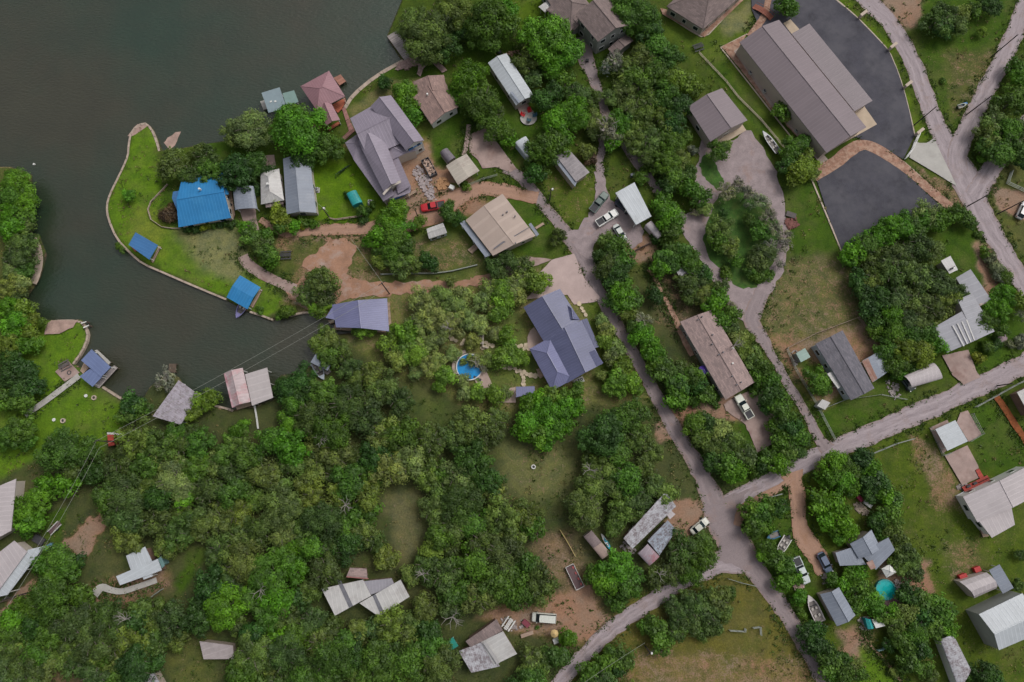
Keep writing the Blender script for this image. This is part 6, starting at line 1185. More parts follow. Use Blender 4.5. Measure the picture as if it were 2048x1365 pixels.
# ================================================================ trees
LEAF = mat_leaf(); BARK = M('bark', (0.13,0.11,0.095), .95, .3, 2.0); PALE = M('pale_bark', (0.27,0.24,0.22), .95, .25, 2.0)
def crown_mesh(name, r, style, seed):
    """a crown of many small leaf sprays gathered in billowing clumps; unit is metres"""
    g = np.random.default_rng(seed)
    if style == 'round': hz, ncl, cr, lf, fill, leaf = .62, int(9 + r * r * 1.5), .30, 1.25, .30, .25
    elif style == 'oak': hz, ncl, cr, lf, fill, leaf = .46, int(9 + r * r * 1.6), .28, 1.45, .45, .225
    elif style == 'sparse': hz, ncl, cr, lf, fill, leaf = .45, int(7 + r * r * 1.1), .21, .70, .04, .22
    else: hz, ncl, cr, lf, fill, leaf = .60, int(5 + r * r * 2.0), .42, 1.2, .4, .22      # bush
    # uneven outline: lobes
    ph = g.uniform(0, 6.28, 4); am = g.uniform(.05, .16, 4)
    def rim(a): return 1 + sum(am[i] * np.sin((i + 2) * a + ph[i]) for i in range(4))
    sub = [(0.0, 0.0, 1.0)]
    if style in ('oak', 'sparse') or seed % 2:
        sub = [(g.uniform(.25, .5) * math.cos(a0), g.uniform(.25, .5) * math.sin(a0), g.uniform(.48, .72)) for a0 in (g.uniform(0, 6.28) + np.arange(g.integers(3, 5)) * 6.283 / 3.6)] + [(0, 0, .62)]
    C = []
    for k in range(ncl):
        a = g.uniform(0, 6.283); q = math.sqrt((k + .5) / ncl); rad = q * r * .82 * rim(a)
        z = r * hz * (1.25 * math.sqrt(max(0, 1 - (q * .93) ** 2)) + .15) * g.uniform(.80, 1.12)
        if len(sub) > 1:
            sx_, sy_, sr_ = sub[k % len(sub)]; rad = q * r * .88 * sr_; C.append((rad * math.cos(a) + sx_ * r, rad * math.sin(a) + sy_ * r, z * (.72 + .4 * sr_))); continue
        C.append((rad * math.cos(a), rad * math.sin(a), z))
    C = np.array(C); cR = r * cr * g.uniform(.72, 1.3, ncl) * (1.35 if r < 2.5 else 1.0) * (0.85 if r > 5 else 1)
    cv = g.uniform(0, 1, ncl)
    P_, N_, V_ = [], [], []
    for k in range(ncl):
        n = int(lf * 2.6 * (cR[k] ** 2) * 3.14 / (leaf * leaf) * .55) + 10
        d = g.normal(size=(n, 3)); d /= np.linalg.norm(d, axis=1)[:, None]; d[:, 2] = np.abs(d[:, 2]) * np.where(g.random(n) < .8, 1, -.6)
        rr = cR[k] * (g.uniform(.55, 1.08, n)[:, None]) * (1 + .25 * np.sin(d[:, :1] * 7 + k) * np.cos(d[:, 1:2] * 6))
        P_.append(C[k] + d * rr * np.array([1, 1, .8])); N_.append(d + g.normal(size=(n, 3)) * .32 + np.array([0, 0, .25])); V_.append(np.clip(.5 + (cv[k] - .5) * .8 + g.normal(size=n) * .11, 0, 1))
    nf = int(fill * 3.14 * r * r / (leaf * leaf) * 1.6)
    if nf:
        a = g.uniform(0, 6.283, nf); q = np.sqrt(g.random(nf)) * .85 * r * rim(a); z = r * hz * (.25 + .8 * np.sqrt(np.clip(1 - (q / r) ** 2, 0, 1)) * g.uniform(.3, 1, nf))
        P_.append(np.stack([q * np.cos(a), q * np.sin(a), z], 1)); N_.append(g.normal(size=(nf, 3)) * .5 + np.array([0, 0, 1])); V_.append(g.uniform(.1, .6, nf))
    Pn, Nn, Vn = np.concatenate(P_), np.concatenate(N_), np.concatenate(V_); n = len(Pn)
    Nn /= np.linalg.norm(Nn, axis=1)[:, None]; t = g.normal(size=(n, 3)); u = np.cross(Nn, t); u /= np.linalg.norm(u, axis=1)[:, None]; v = np.cross(Nn, u)
    s = (leaf * g.uniform(.6, 1.25, n))[:, None]; w = s * g.uniform(.45, .8, (n, 1))
    quad = np.stack([Pn - u * s, Pn + v * w * .8 - u * s * .1, Pn + u * s, Pn - v * w + u * s * .1], 1).reshape(-1, 3)
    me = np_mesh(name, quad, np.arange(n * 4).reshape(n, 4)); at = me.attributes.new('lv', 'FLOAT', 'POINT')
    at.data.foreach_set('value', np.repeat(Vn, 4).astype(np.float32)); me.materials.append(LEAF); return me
def trunk_mesh(name, r, style, seed):
    g = random.Random(seed); m = MB(); hz = r * .5; tr = .05 * r + .06
    fork = hz * .5; m.tube([(0, 0, -r * .55), (0.02 * r, 0, -r * .15), (.04 * r, .02 * r, fork * .5)], [tr * 1.5, tr * 1.1, tr], 8)
    for k in range(7 if style != 'sparse' else 10):
        a = 6.283 * k / 7 + g.uniform(-.4, .4); L = r * g.uniform(.5, .72); p = [(.04 * r, .02 * r, fork * .4)]
        for t in (.35, .7, 1.0): p.append((math.cos(a + g.uniform(-.25, .25)) * L * t, math.sin(a + g.uniform(-.25, .25)) * L * t, fork * .4 + hz * (1.25 if style == 'sparse' else .72) * t ** .7 * g.uniform(.85, 1.05)))
        m.tube([Vector(q) for q in p], [tr * .6, tr * .45, tr * .28, tr * .1], 5, False)
    me = bpy.data.meshes.new(name); me.from_pydata(m.v, [], m.f); me.materials.append(PALE if style == 'sparse' else BARK); return me
PROTO = {}
for st, sizes in (('round', (2.2, 3.6, 5.4)), ('oak', (2.2, 3.6, 5.4)), ('sparse', (2.2, 3.6)), ('bush', (1.2, 2.0))):
    for r in sizes:
        for k in range(3 if r > 1.5 else 2):
            sd_ = hash((len(st), int(r * 10), k)) % 9999; PROTO.setdefault(st, []).append((r, crown_mesh('crown', r, st, sd_), trunk_mesh('trunk', r, st, sd_)))
KIND = {      # crown colour, mesh style, height of crown base over radius, name, words; oak and leafy kinds split by tint, not species
 'o': ((0.122,0.180,0.036), 'oak', 'oak_tree', 'olive oak'), 'k': ((0.074,0.124,0.026), 'oak', 'dark_oak_tree', 'dark olive oak'), 's': ((0.20,0.225,0.14), 'sparse', 'mesquite_tree', 'wispy grey green mesquite'),
 'g': ((0.074,0.158,0.018), 'round', 'mid_green_tree', 'mid green leafy tree'), 'b': ((0.090,0.222,0.012), 'round', 'bright_leafy_tree', 'bright green leafy tree'), 'd': ((0.040,0.102,0.016), 'round', 'deep_green_tree', 'deep green leafy tree'),
 'y': ((0.130,0.200,0.020), 'round', 'bright_leafy_tree', 'yellow green leafy tree'), 'l': ((0.190,0.25,0.070), 'oak', 'oak_tree', 'pale sage oak'), 'v': ((0.135,0.245,0.025), 'round', 'bright_leafy_tree', 'lime green leafy tree'),
 'B': ((0.075,0.150,0.014), 'bush', 'garden_bush', 'rounded green bush'), 'D': ((0.035,0.085,0.014), 'bush', 'garden_bush', 'dark green bush'), 'Y': ((0.16,0.21,0.015), 'bush', 'garden_bush', 'yellow green bush'), 'R': ((0.115,0.075,0.040), 'bush', 'garden_bush', 'russet brown bush'), 'S': ((0.145,0.175,0.115), 'bush', 'garden_bush', 'silvery grey bush')}
TREES = []; placed = {}
def tree(px, py, rpx, code):
    col, st, name, words = KIND[code]; r = rpx * mpp(px, py); bush = st == 'bush'
    zc = (0.0 if bush else 0.55 * r + .6) + r * .45; p = P(px, py, zc); zb = 0.0 if bush else .55 * r + .5
    cand = sorted(PROTO[st], key=lambda q: abs(q[0] - r)); near = [q for q in cand if q[0] == cand[0][0]]; pr, cm, tm = random.choice(near); s = r / pr
    e = empty(name, (p.x, p.y, 0), random.uniform(0, 6.283))
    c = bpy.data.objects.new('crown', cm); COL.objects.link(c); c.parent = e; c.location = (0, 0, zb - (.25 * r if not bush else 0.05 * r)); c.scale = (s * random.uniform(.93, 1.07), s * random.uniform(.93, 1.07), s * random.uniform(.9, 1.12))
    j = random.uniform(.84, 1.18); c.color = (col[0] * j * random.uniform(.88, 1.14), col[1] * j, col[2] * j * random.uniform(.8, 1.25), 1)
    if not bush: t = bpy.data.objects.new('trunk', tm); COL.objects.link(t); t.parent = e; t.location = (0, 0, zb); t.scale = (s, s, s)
    TREES.append((e, words, p.x, p.y, r)); return e
T = """395 300 20 k|340 325 34 o|378 345 28 k|412 318 28 k|402 348 16 y|418 340 26 g|495 250 42 l|470 262 26 o|595 255 50 b|575 235 34 b|625 285 30 g|655 292 30 g|600 315 24 d|470 345 34 d|505 330 28 d|440 360 24 k|535 345 16 d|510 380 14 D|256 391 12 b|338 432 16 R|345 412 9 R|372 457 9 D|385 458 10 D|398 456 9 D|412 452 10 Y|425 451 8 B|436 448 8 D|448 447 8 D|459 449 10 D|470 445 6 B|236 492 7 B|245 500 6 B|575 622 14 B|560 632 9 B|520 622 8 B
805 178 26 b|815 205 22 b|825 228 20 b|768 165 14 d|848 72 46 o|825 40 36 o|875 40 38 k|858 108 22 o|895 90 28 d|905 15 36 o|980 35 46 g|975 65 36 g|1000 20 30 b|925 55 22 d|940 155 40 b|960 195 42 g|930 180 30 b|985 222 26 k|985 240 26 g|905 185 18 b|1095 70 50 b|1060 70 32 o|1130 100 34 b|1080 95 34 o|1052 122 28 k|1068 152 20 k|1100 130 26 b|1090 195 26 d|1110 180 20 d|1145 225 36 b|1120 245 34 b|1100 285 34 g|1075 300 26 g|1155 185 30 k|1180 190 24 k|1130 160 20 g|1215 250 36 s|1190 240 24 l|1235 245 26 b|1225 275 20 b|1262 18 46 g|1290 35 36 g|1245 30 30 b|1300 62 28 d|1000 260 26 g|1015 275 18 b|1068 348 20 d|1085 338 16 g|1057 336 10 B|1180 320 12 R|1175 300 18 o|1190 265 16 k
1232 118 28 s|1215 130 20 s|1260 130 32 o|1290 110 32 o|1320 95 30 g|1340 112 28 g|1280 160 34 g|1312 150 30 g|1345 150 28 y|1375 165 22 y|1395 178 16 y|1250 175 26 l|1225 190 18 o|1300 195 32 o|1335 190 30 g|1360 205 26 d|1265 210 28 o|1290 235 30 o|1325 230 30 o|1350 245 26 d|1255 245 22 g|1275 275 28 o|1305 275 30 o|1340 285 26 g|1370 270 14 B|1300 310 26 o|1330 325 28 g|1360 315 24 o|1385 300 10 S|1355 350 26 g|1380 345 18 g|1340 365 20 d|1380 375 20 b|1400 395 20 g|1412 415 16 l|1390 425 10 s|1442 300 24 g|1455 290 12 o|1335 425 28 b|1342 464 22 g|1350 445 22 g|1327 404 20 b|1310 478 12 D|1325 485 12 B|1285 355 14 g|1290 340 10 B
1450 380 26 s|1475 365 18 s|1500 385 26 s|1520 400 22 s|1540 430 24 s|1552 455 22 s|1573 488 20 s|1580 470 14 s|1445 455 26 o|1435 480 20 g|1462 492 20 o|1500 440 14 g|1522 462 20 g|1530 505 24 k|1545 490 20 s|1560 525 14 s|1520 520 20 k|1475 520 14 g|1500 540 12 g|1450 545 12 B|1515 555 14 B|1540 550 10 B|1448 425 10 d|1565 222 18 g|1575 232 13 o|1590 295 24 g|1605 285 18 g|1575 330 20 d|1612 325 26 y|1595 345 22 y|1630 345 14 l|1460 610 14 s|1445 575 16 k|1570 10 20 g|1583 15 16 b
1880 35 30 k|1900 25 26 k|1890 50 22 d|1920 45 24 o|1930 20 20 o|1950 18 16 g|1985 5 22 d|1965 62 9 y|2035 130 18 g|2040 155 20 b|2030 200 28 g|2045 185 18 o|2005 240 30 o|1985 265 26 o|2020 265 28 g|2045 255 26 k|1975 295 20 g|2005 300 28 g|2035 300 22 g|2045 325 14 d|1965 318 8 b|1885 162 6 B
1862 425 28 l|1845 440 20 b|1885 440 22 b|1915 425 18 g|1935 435 18 g|1945 445 14 d|1785 455 30 b|1810 450 26 b|1830 455 26 g|1760 475 26 b|1735 490 24 g|1710 505 22 b|1700 520 16 b|1845 490 30 k|1870 500 26 o|1815 500 28 k|1780 510 30 k|1755 530 26 k|1790 545 34 k|1830 550 34 o|1860 560 34 k|1895 570 28 k|1920 585 24 k|1750 560 26 o|1720 560 20 d|1728 585 20 d|1760 595 26 d|1800 590 30 k|1840 600 32 o|1870 610 30 k|1895 600 24 o|1740 615 22 d|1755 640 20 d|1785 625 24 b|1820 635 28 k|1850 640 26 o|1880 635 20 o|1750 660 16 g|1795 670 26 g|1825 670 24 g|1860 665 22 g|1880 690 18 b|1780 700 24 g|1810 700 28 y|1840 705 26 y|1800 730 26 g|1802 745 14 b|1828 736 15 g|1635 762 24 g|1655 778 12 g|1855 720 14 y|1795 755 10 B|2010 590 26 b|2035 600 22 y|2000 620 26 b|1975 640 24 g|2005 660 14 g|2045 625 16 s|2010 555 14 B|1970 505 12 B|1980 520 12 S|1993 540 13 S|2003 558 12 S|1975 695 14 B|1955 715 11 Y|1990 690 12 D|2020 690 9 S|2040 685 12 S|2045 675 8 S|1955 470 8 B
1215 480 18 o|1235 490 22 g|1228 515 26 k|1250 515 22 g|1200 510 14 d|1215 535 26 k|1240 545 26 d|1225 560 20 d|1245 585 28 b|1265 600 22 g|1230 600 20 g|1262 622 22 o|1285 640 22 s|1275 658 20 g|1285 665 26 b|1300 690 20 g|1312 705 24 b|1312 725 20 g|1330 742 22 g|1325 725 22 k|1345 745 24 k|1352 768 22 g|1360 770 20 d|1355 795 24 b|1365 812 12 g|1386 752 22 g|1368 740 20 k|1400 770 18 d|1415 790 18 g|1385 800 14 B|1430 800 12 B|1310 590 18 d|1325 515 20 g|1345 500 18 g|1320 535 18 b|1345 525 20 g|1370 505 22 g|1385 525 24 g|1370 560 20 k|1395 560 26 k|1385 590 22 k|1410 590 24 o|1425 610 22 b|1440 595 20 b|1405 545 20 d|1440 640 20 g|1465 655 18 k|1465 630 18 g|1478 680 20 l|1495 675 16 o|1490 700 20 o|1510 705 16 o|1505 725 20 o|1525 735 22 g|1520 755 20 g|1540 760 20 g|1545 790 24 d|1560 805 24 g|1565 830 26 g|1580 855 26 d|1595 870 22 g|1565 880 22 g|1580 900 20 o|1600 905 14 g|1550 850 16 b|1610 885 12 d|1510 780 12 B|1535 815 14 d
1395 850 26 g|1415 845 20 d|1410 875 24 k|1440 860 22 l|1430 895 24 k|1455 890 26 k|1475 880 20 o|1425 925 20 d|1450 925 24 g|1470 945 24 b|1495 915 24 k|1510 940 14 B|1540 915 18 g|1555 930 20 b|1525 935 14 d|1575 920 18 g|1560 945 10 s|1500 1020 22 g|1520 1030 24 g|1510 1055 22 g|1540 1010 20 g|1560 1015 20 d|1535 1055 14 b|1535 1095 18 g|1525 1110 14 b|1555 1120 20 g|1575 1135 20 g|1570 1165 20 b|1595 1160 12 b|1600 1195 16 b|1615 1265 18 d|1632 1262 18 d|1630 1290 20 d|1650 1300 22 d|1660 1325 24 g|1680 1320 20 d|1690 1345 22 g|1710 1330 16 o|1665 1350 16 b|1720 1350 14 g
1675 930 26 b|1700 935 26 g|1660 955 24 b|1690 965 26 b|1705 975 20 b|1650 930 16 l|1725 920 24 d|1740 935 22 b|1755 960 24 d|1735 965 20 d|1770 985 22 b|1745 990 20 d|1790 1000 20 g|1645 1005 24 b|1670 1015 24 b|1660 1040 22 b|1685 1045 24 b|1700 1070 18 b|1680 1075 14 b|1755 1045 20 d|1780 1030 22 g|1765 1070 14 g|1790 1060 22 k|1800 1085 22 k|1815 1105 24 k|1805 1130 20 o|1830 1125 18 o|1790 1100 14 k|1835 1150 18 k|1700 1150 16 b|1720 1145 18 b|1690 1175 18 b|1720 1180 22 g|1740 1200 22 b|1715 1210 18 g|1755 1215 18 b|1785 1225 18 b|1765 1235 14 g|1820 1190 22 d|1845 1200 22 g|1865 1215 24 g|1890 1225 24 g|1850 1235 22 d|1820 1230 24 o|1800 1255 26 o|1835 1265 26 g|1870 1260 22 g|1900 1260 18 b|1810 1290 24 g|1840 1300 22 d|1780 1290 14 d|1820 1325 24 g|1850 1340 18 g|1865 1355 16 k|1790 1345 10 l|1970 1350 26 d|1990 1360 18 d|1945 1350 16 d|2040 1170 14 k|2048 1110 12 k|1665 1160 14 g|1600 1225 10 B
1304 1250 18 g|1315 1260 24 g|1325 1290 22 g|1350 1212 20 k|1375 1198 20 k|1390 1215 28 k|1360 1230 26 k|1418 1195 20 k|1440 1200 24 o|1420 1225 24 k|1385 1250 24 k|1355 1265 22 k|1450 1230 20 k|1430 1255 20 k|1405 1265 16 k|1462 1188 14 g|1225 1310 18 g|1205 1330 22 g|1235 1340 18 d|1290 1255 14 g
1075 1255 4 B|1137 1277 18 b|1128 1283 10 b|640 570 32 k|615 580 26 k|655 585 24 k|635 550 22 k|650 600 16 k|600 600 12 s|790 425 26 b|775 445 26 b|800 450 24 b|755 475 22 b|740 480 14 b|790 480 26 g|810 495 22 g|775 505 24 g|795 525 26 o|820 525 20 o|760 520 18 o|850 520 16 d|862 528 14 d|895 425 18 g|915 435 14 d|900 408 10 g|838 443 15 y|722 420 10 g|1015 520 24 k|985 530 20 k|1045 530 22 k|1000 545 16 k|1060 545 14 o|900 560 12 o|1118 470 16 k|1110 482 12 k|500 470 20 g|490 455 14 b|520 490 20 k|535 505 20 g|540 520 16 b|555 430 20 y|570 445 16 y|585 450 14 b|610 445 12 B|600 452 10 Y|625 448 10 B|500 445 12 s|530 470 14 g|560 455 14 g|930 372 10 B|695 392 8 D|728 440 10 D|735 425 8 D|745 410 8 B"""
G = """850 600 30 l|880 590 26 l|905 610 28 l|925 590 22 l|870 630 30 l|900 645 28 l|840 640 26 l|930 630 26 l|815 665 22 v|790 660 16 v|815 695 22 v|775 690 20 v|795 720 22 l|830 705 24 v|850 690 22 l|875 675 22 l|850 730 24 l|875 720 20 l|890 750 20 v|905 705 18 l|830 745 16 l|880 770 14 v|965 600 20 l|985 610 18 l|1000 580 24 v|1025 570 24 l|1045 560 22 l|1070 565 22 v|1090 560 16 v|980 575 22 l|1010 600 22 v|1035 590 20 l|1000 625 22 v|960 650 20 l|945 680 16 l|1012 668 18 v|1020 690 14 v|990 665 16 l|1000 715 20 v|1025 715 20 v|1045 715 16 v|975 720 16 l|925 760 16 l|955 785 18 v|951 720 13 l|926 724 8 l|930 785 16 l|990 790 20 v|1010 785 14 l|940 715 9 l|965 735 12 s|725 655 16 v|715 663 12 v|740 662 12 v|640 620 14 v|625 615 12 v|655 610 10 v|1205 640 14 l|1215 660 18 l|1212 685 18 v|1232 695 20 l|1225 715 18 l|1245 735 22 v|1235 760 22 v|1260 765 20 v|1218 775 16 v|1240 785 14 v|1205 750 12 l|1280 780 10 v|1075 800 20 b|1055 810 20 b|1100 790 20 v|1130 795 18 v|1155 780 16 v|1060 835 26 b|1090 820 28 b|1120 825 26 b|1150 815 20 b|1050 860 22 b|1075 870 24 b|1105 860 24 b|1090 890 16 b|1130 850 18 b"""  # lot trees: brightening over the lot is put into the paler crown tints
L_ = """20 360 26 b|45 375 20 b|15 395 26 g|45 405 24 b|65 400 10 b|20 425 26 b|50 430 20 g|60 420 8 b|15 455 26 b|45 455 20 o|25 485 26 o|55 480 18 k|20 515 28 k|50 505 24 k|20 545 24 l|40 560 20 l|15 575 24 l|50 540 18 g|30 590 18 k|15 615 24 b|45 620 20 y|60 640 18 y|30 640 24 b|20 660 22 b|55 665 20 y|80 645 12 y|15 690 26 y|45 690 22 b|70 685 16 b|15 720 24 d|40 735 22 d|20 750 26 d|60 750 18 d|35 780 26 d|65 775 20 d|80 770 12 d|15 800 24 g|45 805 22 g|330 755 20 s|318 770 14 s|335 775 12 s|258 808 22 d|275 820 20 g|250 830 20 g|400 805 22 y|418 800 20 y|385 825 18 y|475 862 16 b|460 880 14 g|485 850 12 b|35 860 28 g|15 875 26 g|50 880 18 g|75 1000 26 b|50 1020 26 b|85 970 22 b|30 1010 18 b|65 1045 24 b|25 1040 16 b|50 1065 14 b|110 1120 30 g|85 1130 24 b|130 1140 26 g|100 1155 26 g|150 1125 16 d|600 755 26 d|580 780 26 d|560 775 18 d|605 785 24 d|585 810 26 g|640 690 22 o|660 680 20 o|680 700 24 o|655 715 22 g|645 660 14 o|1290 1100 8 S|935 852 34 o|970 868 34 k|992 838 26 o|908 872 30 o|800 800 30 k|770 775 30 o|740 745 30 o|1250 1022 30 o|1278 998 30 k|1308 968 28 o|1228 1050 22 k|1272 1036 14 o|1372 1102 34 k|1404 1118 28 g|1352 1140 30 k|1412 1088 22 k|1382 1145 26 g|1232 1140 34 b|1214 1168 30 b|1250 1178 28 g|1268 1152 22 g|1188 1148 20 g|1236 1206 18 g"""
for blk in (T, G, L_):
    for q in blk.replace('\n', '|').split('|'):
        a = q.split(); x, y, r, c = float(a[0]), float(a[1]), float(a[2]), a[3]; tree(x, y, r * 1.06, c)
# the woods: trees set wherever the photograph shows closed canopy
WOOD = [[(225,930),(235,880),(290,840),(310,860),(360,850),(430,850),(500,860),(560,800),(620,750),(700,700),(770,730),(830,800),(950,840),(1010,870),(1000,960),(1010,1000),(1150,1000),(1190,880),(1190,820),(1275,815),(1305,870),(1365,925),(1400,985),(1330,1000),(1270,1060),(1170,1050),(1100,1060),(1060,1080),(1110,1160),(1130,1180),(1110,1215),(960,1210),(880,1260),(900,1365),(860,1400),(480,1400),(450,1330),(400,1270),(380,1250),(420,1120),(380,1100),(330,1120),(250,1140),(200,1120),(200,1040),(150,1000),(100,960),(70,900),(150,870)],
 [(30,1215),(90,1165),(180,1190),(260,1205),(320,1210),(360,1230),(370,1330),(340,1290),(300,1330),(220,1400),(-20,1400),(-20,1250)], [(1170,1120),(1270,1130),(1300,1115),(1350,1080),(1420,1090),(1425,1112),(1335,1158),(1250,1212),(1190,1200)], [(1010,1300),(1090,1300),(1130,1310),(1080,1370),(1030,1400),(1000,1400),(1040,1340)], [(1290,1330),(1250,1310),(1180,1340),(1150,1400),(1260,1400)]]
CLR = [(805,1040,44),(800,1000,34),(815,1085,30),(1065,935,68),(1090,960,50),(735,1190,50),(690,1200,36),(780,1190,36),(975,1295,55),(282,1145,46),(250,1180,34),(160,1080,55),(350,1170,42),(385,1120,30),(858,822,26),(430,1300,34),(390,1350,50),(1265,1085,28),(1325,1080,24),(1298,1110,26),(1195,1090,38),(1148,1153,24),(1088,1236,38),(1120,1070,26),(1070,1090,16),(170,1010,14),(222,880,16),(1400,1053,22),(500,850,22),(120,1400,50),(200,1185,28),(1380,1030,26),(740,1130,12),(870,1190,14),(545,760,16),(1270,1350,20),(112,1055,30),(1205,1240,30),(1220,1210,20)]
BR_G = [(0.36, 'o'), (0.58, 'k'), (0.76, 'g'), (0.83, 'd'), (0.93, 'b'), (0.99, 'l'), (1.0, 'y')]
pts = []; g = random.Random(5)
for W_ in WOOD:
    xs = [p[0] for p in W_]; ys = [p[1] for p in W_]; wa = np.array(W_)
    for _ in range(5200):
        x, y = g.uniform(min(xs), max(xs)), g.uniform(min(ys), max(ys)); rp = g.choice([24, 30, 36, 42])
        if sdist(np.array([x]), np.array([y]), W_)[0] < rp * .3: continue
        if any((x - a) ** 2 + (y - b) ** 2 < (c + rp * .70) ** 2 for a, b, c in CLR): continue
        if any((x - a) ** 2 + (y - b) ** 2 < ((c + rp) * .52) ** 2 for a, b, c in pts): continue
        pts.append((x, y, rp))
hand = [(t[2], t[3], t[4]) for t in TREES]
for x, y, rp in pts:
    q = P(x, y, 3); r = rp * mpp(x, y)
    if any((q.x - a) ** 2 + (q.y - b) ** 2 < ((c + r) * .50) ** 2 for a, b, c in hand): continue
    # neighbours of one kind stand in drifts
    v = float(vnoise(x / 120, y / 120, 91, 2)); v = (v - .5) * 1.6 + .5 + g.uniform(-.28, .28); v = v if 0 <= v < 1 else g.uniform(0, .92)
    code = next(c for lim, c in BR_G if v < lim)
    if x > 620 and code in 'b': code = 'o' if g.random() < .7 else 'b'
    tree(x, y, rp * 1.08, code)
# weeds along road edges and rough ground
def weeds(n, col, seed, name, label, near):
    g_ = np.random.default_rng(seed); RP = np.array(ROADPTS); V = []; k = 0; foots = [np.array(f) for f in FOOT]; sl = [np.array(f) for f in SLABS]
    while k < n:
        if near:
            r0 = RP[g_.integers(len(RP))]; a = g_.uniform(0, 6.283); d = r0[2] + g_.uniform(-.1, 1.6); x, y = r0[0] + d * math.cos(a), r0[1] + d * math.sin(a)
        else: x, y = g_.uniform(-135, 135), g_.uniform(-50, 160)
        if near < 1 and vnoise(x * .12, y * .12, seed, 2) < .52: continue
        i, j = int(np.searchsorted(gy, y)), int(np.searchsorted(gx, x))
        if sd_lake[i, j] > -1.2: continue
        dd = np.hypot(RP[:, 0] - x, RP[:, 1] - y) - RP[:, 2]
        if dd.min() < -.15: continue
        if any(f[:, 0].min() < x < f[:, 0].max() and f[:, 1].min() < y < f[:, 1].max() and sdist(np.array([x]), np.array([y]), f)[0] > .25 for f in sl): continue
        if any(f[:, 0].min() < x < f[:, 0].max() and f[:, 1].min() < y < f[:, 1].max() for f in foots): continue
        s = g_.uniform(.10, .26); m_ = g_.integers(5, 12); sp_ = g_.uniform(.12, .55)
        c = np.stack([x + g_.normal(size=m_) * sp_, y + g_.normal(size=m_) * sp_, g_.uniform(.06, .3, m_)], 1); t1 = g_.normal(size=(m_, 3)); t1 /= np.linalg.norm(t1, axis=1)[:, None]; t2 = np.cross(t1, g_.normal(size=(m_, 3))); t2 /= np.linalg.norm(t2, axis=1)[:, None]
        V.append(np.stack([c - t1 * s, c + t2 * s * .6, c + t1 * s, c - t2 * s * .6], 1).reshape(-1, 3)); k += 1
    V = np.concatenate(V); me = np_mesh(name, V, np.arange(len(V)).reshape(-1, 4)); at = me.attributes.new('lv', 'FLOAT', 'POINT'); at.data.foreach_set('value', np.repeat(g_.uniform(.2, .9, len(V) // 4), 4).astype(np.float32))
    me.materials.append(LEAF); o = bpy.data.objects.new(name, me); COL.objects.link(o); o.color = (*col, 1); tag(o, label, name, kind='stuff')
weeds(5200, (0.060, 0.105, 0.018), 5, 'weeds', 'low green weeds fringing the roads and drives', 1)
weeds(4200, (0.075, 0.120, 0.022), 8, 'tall_grass', 'tufts of rough green grass over the open ground', 0)
weeds(2600, (0.20, 0.17, 0.075), 12, 'dry_grass', 'tufts of straw coloured dry grass over the open ground', 0)
# dead pale branches showing above some crowns
LAST = [None]
def snag(px, py, r, z, label):
    p = P(px, py, z); m = MB(); gg = random.Random(int(px))
    m.tube([(0, 0, -z), (0, 0, -.3)], [.16, .1], 6)
    for k in range(7):
        a = gg.uniform(0, 6.28); L = r * gg.uniform(.6, 1); q1 = Vector((math.cos(a) * L * .5, math.sin(a) * L * .5, .2)); q2 = Vector((math.cos(a + .3) * L, math.sin(a + .3) * L, .7)); m.tube([(0, 0, -.4), q1, q2], [.08, .06, .02], 5, False); m.tube([q1, q1 + Vector((math.cos(a - .8), math.sin(a - .8), .5)) * L * .4], [.05, .015], 4, False)
    o = LAST[0] = m.build('dead_tree', M('dead_wood', (0.24,0.22,0.20), .95, .15)); o.location = p; tag(o, label, 'dead tree', 'bare dead trees')
for sx_, sy_ in ((690,1010),(845,1150),(520,1180),(1180,940),(640,880),(250,1240),(1470,690)):
    snag(sx_, sy_, 2.4, 6.2, 'x'); o_ = LAST[0]; TREES.append((o_, 'bare pale limbed tree', o_.location.x, o_.location.y, 2))
snag(905, 1235, 3.2, 6, 'bare pale branched dead tree above the patched house'); snag(950, 725, 2.2, 5, 'bare pale branches over the bright blue pool'); snag(895, 655, 1.6, 5, 'bare pale limb in the middle of the wooded garden'); snag(1230, 262, 2.2, 5, 'bare leaning limbs beside the gravel spur'); snag(1320, 1150, 2.0, 5, 'grey twiggy dead tree between the two round oaks by the lower road')
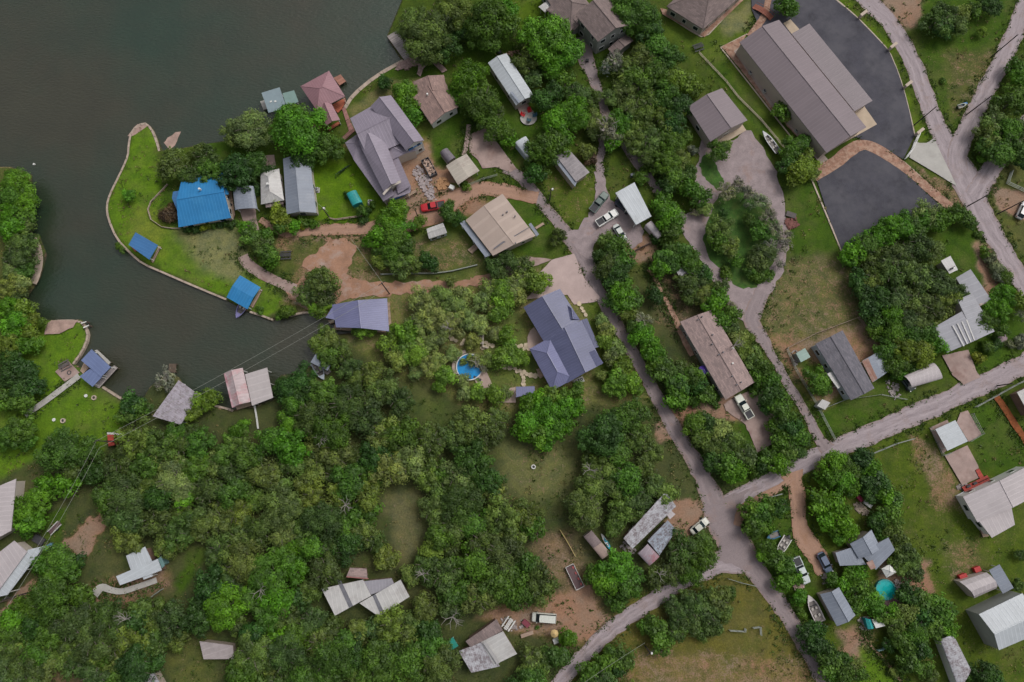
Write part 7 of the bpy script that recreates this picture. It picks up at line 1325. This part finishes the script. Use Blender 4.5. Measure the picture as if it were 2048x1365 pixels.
# ---------------------------------------------------------------- labels: each tree told apart by where it stands between two landmarks
edge = {'the top edge of the photo': lambda x, y: inv(x, y)[1] < 0, 'the bottom edge of the photo': lambda x, y: inv(x, y)[1] > 1365, 'the lake edge of the photo': lambda x, y: inv(x, y)[0] < 0, 'the inland edge of the photo': lambda x, y: inv(x, y)[0] > 2048}
ORDN = ['nearest', 'second', 'third', 'fourth', 'fifth', 'sixth', 'seventh', 'eighth', 'ninth', 'tenth', 'eleventh', 'twelfth', 'thirteenth', 'fourteenth', 'fifteenth', 'sixteenth', 'seventeenth', 'eighteenth', 'nineteenth', 'twentieth']
groups = {}
for e, words, x, y, r in TREES:
    A = min(LM, key=lambda l: (l[1] - x) ** 2 + (l[2] - y) ** 2); dx, dy = x - A[1], y - A[2]; d0 = math.hypot(dx, dy); best = None
    for l in LM:
        if l is A: continue
        ex, ey = l[1] - A[1], l[2] - A[2]; d = math.hypot(ex, ey)
        if d < d0 * 1.1 or d > 75: continue
        a = abs((math.atan2(ey, ex) - math.atan2(dy, dx) + math.pi) % (2 * math.pi) - math.pi)
        if a < .7 and (best is None or a + d / 150 < best[0]): best = (a + d / 150, l[0])
    if best: B = best[1]
    else:
        ux, uy = (dx / d0, dy / d0) if d0 > .1 else (0, 1); qx, qy = x, y; B = None
        for _ in range(120):
            qx += ux * 3; qy += uy * 3
            B = next((k for k, f in edge.items() if f(qx, qy)), None)
            if B: break
        B = B or 'the bottom edge of the photo'
    groups.setdefault((A[0], B, words), []).append((d0, e))
for (a, b, words), L in groups.items():
    L.sort(key=lambda q: q[0])
    for k, (d, e) in enumerate(L):
        w = 'only ' if len(L) == 1 else ORDN[min(k, 19)] + ' '
        lab = (w if len(L) > 1 else '') + words + ' from ' + a + ' towards ' + b
        if len(L) == 1: lab = words + ' between ' + a + ' and ' + b
        t = lab.split()
        if len(t) > 16: lab = ' '.join(q for q in t if q not in ('the',))
        tag(e, lab, 'dead tree' if 'bare' in words else 'bush' if 'bush' in words else 'tree', {'dead_tree': 'bare dead trees', 'dark_oak_tree': 'dark oaks of the woods and gardens', 'garden_bush': 'bushes in gardens and lawns', 'mesquite_tree': 'wispy mesquite trees', 'oak_tree': 'oak trees of the woods and gardens', 'mid_green_tree': 'mid green trees of the yards and hedgerows', 'bright_leafy_tree': 'bright leafy trees around the houses', 'deep_green_tree': 'deep green trees among the other trees'}[e.name.split('.')[0]])
from collections import Counter
print('TREES', Counter(t[0].name.split('.')[0] for t in TREES))
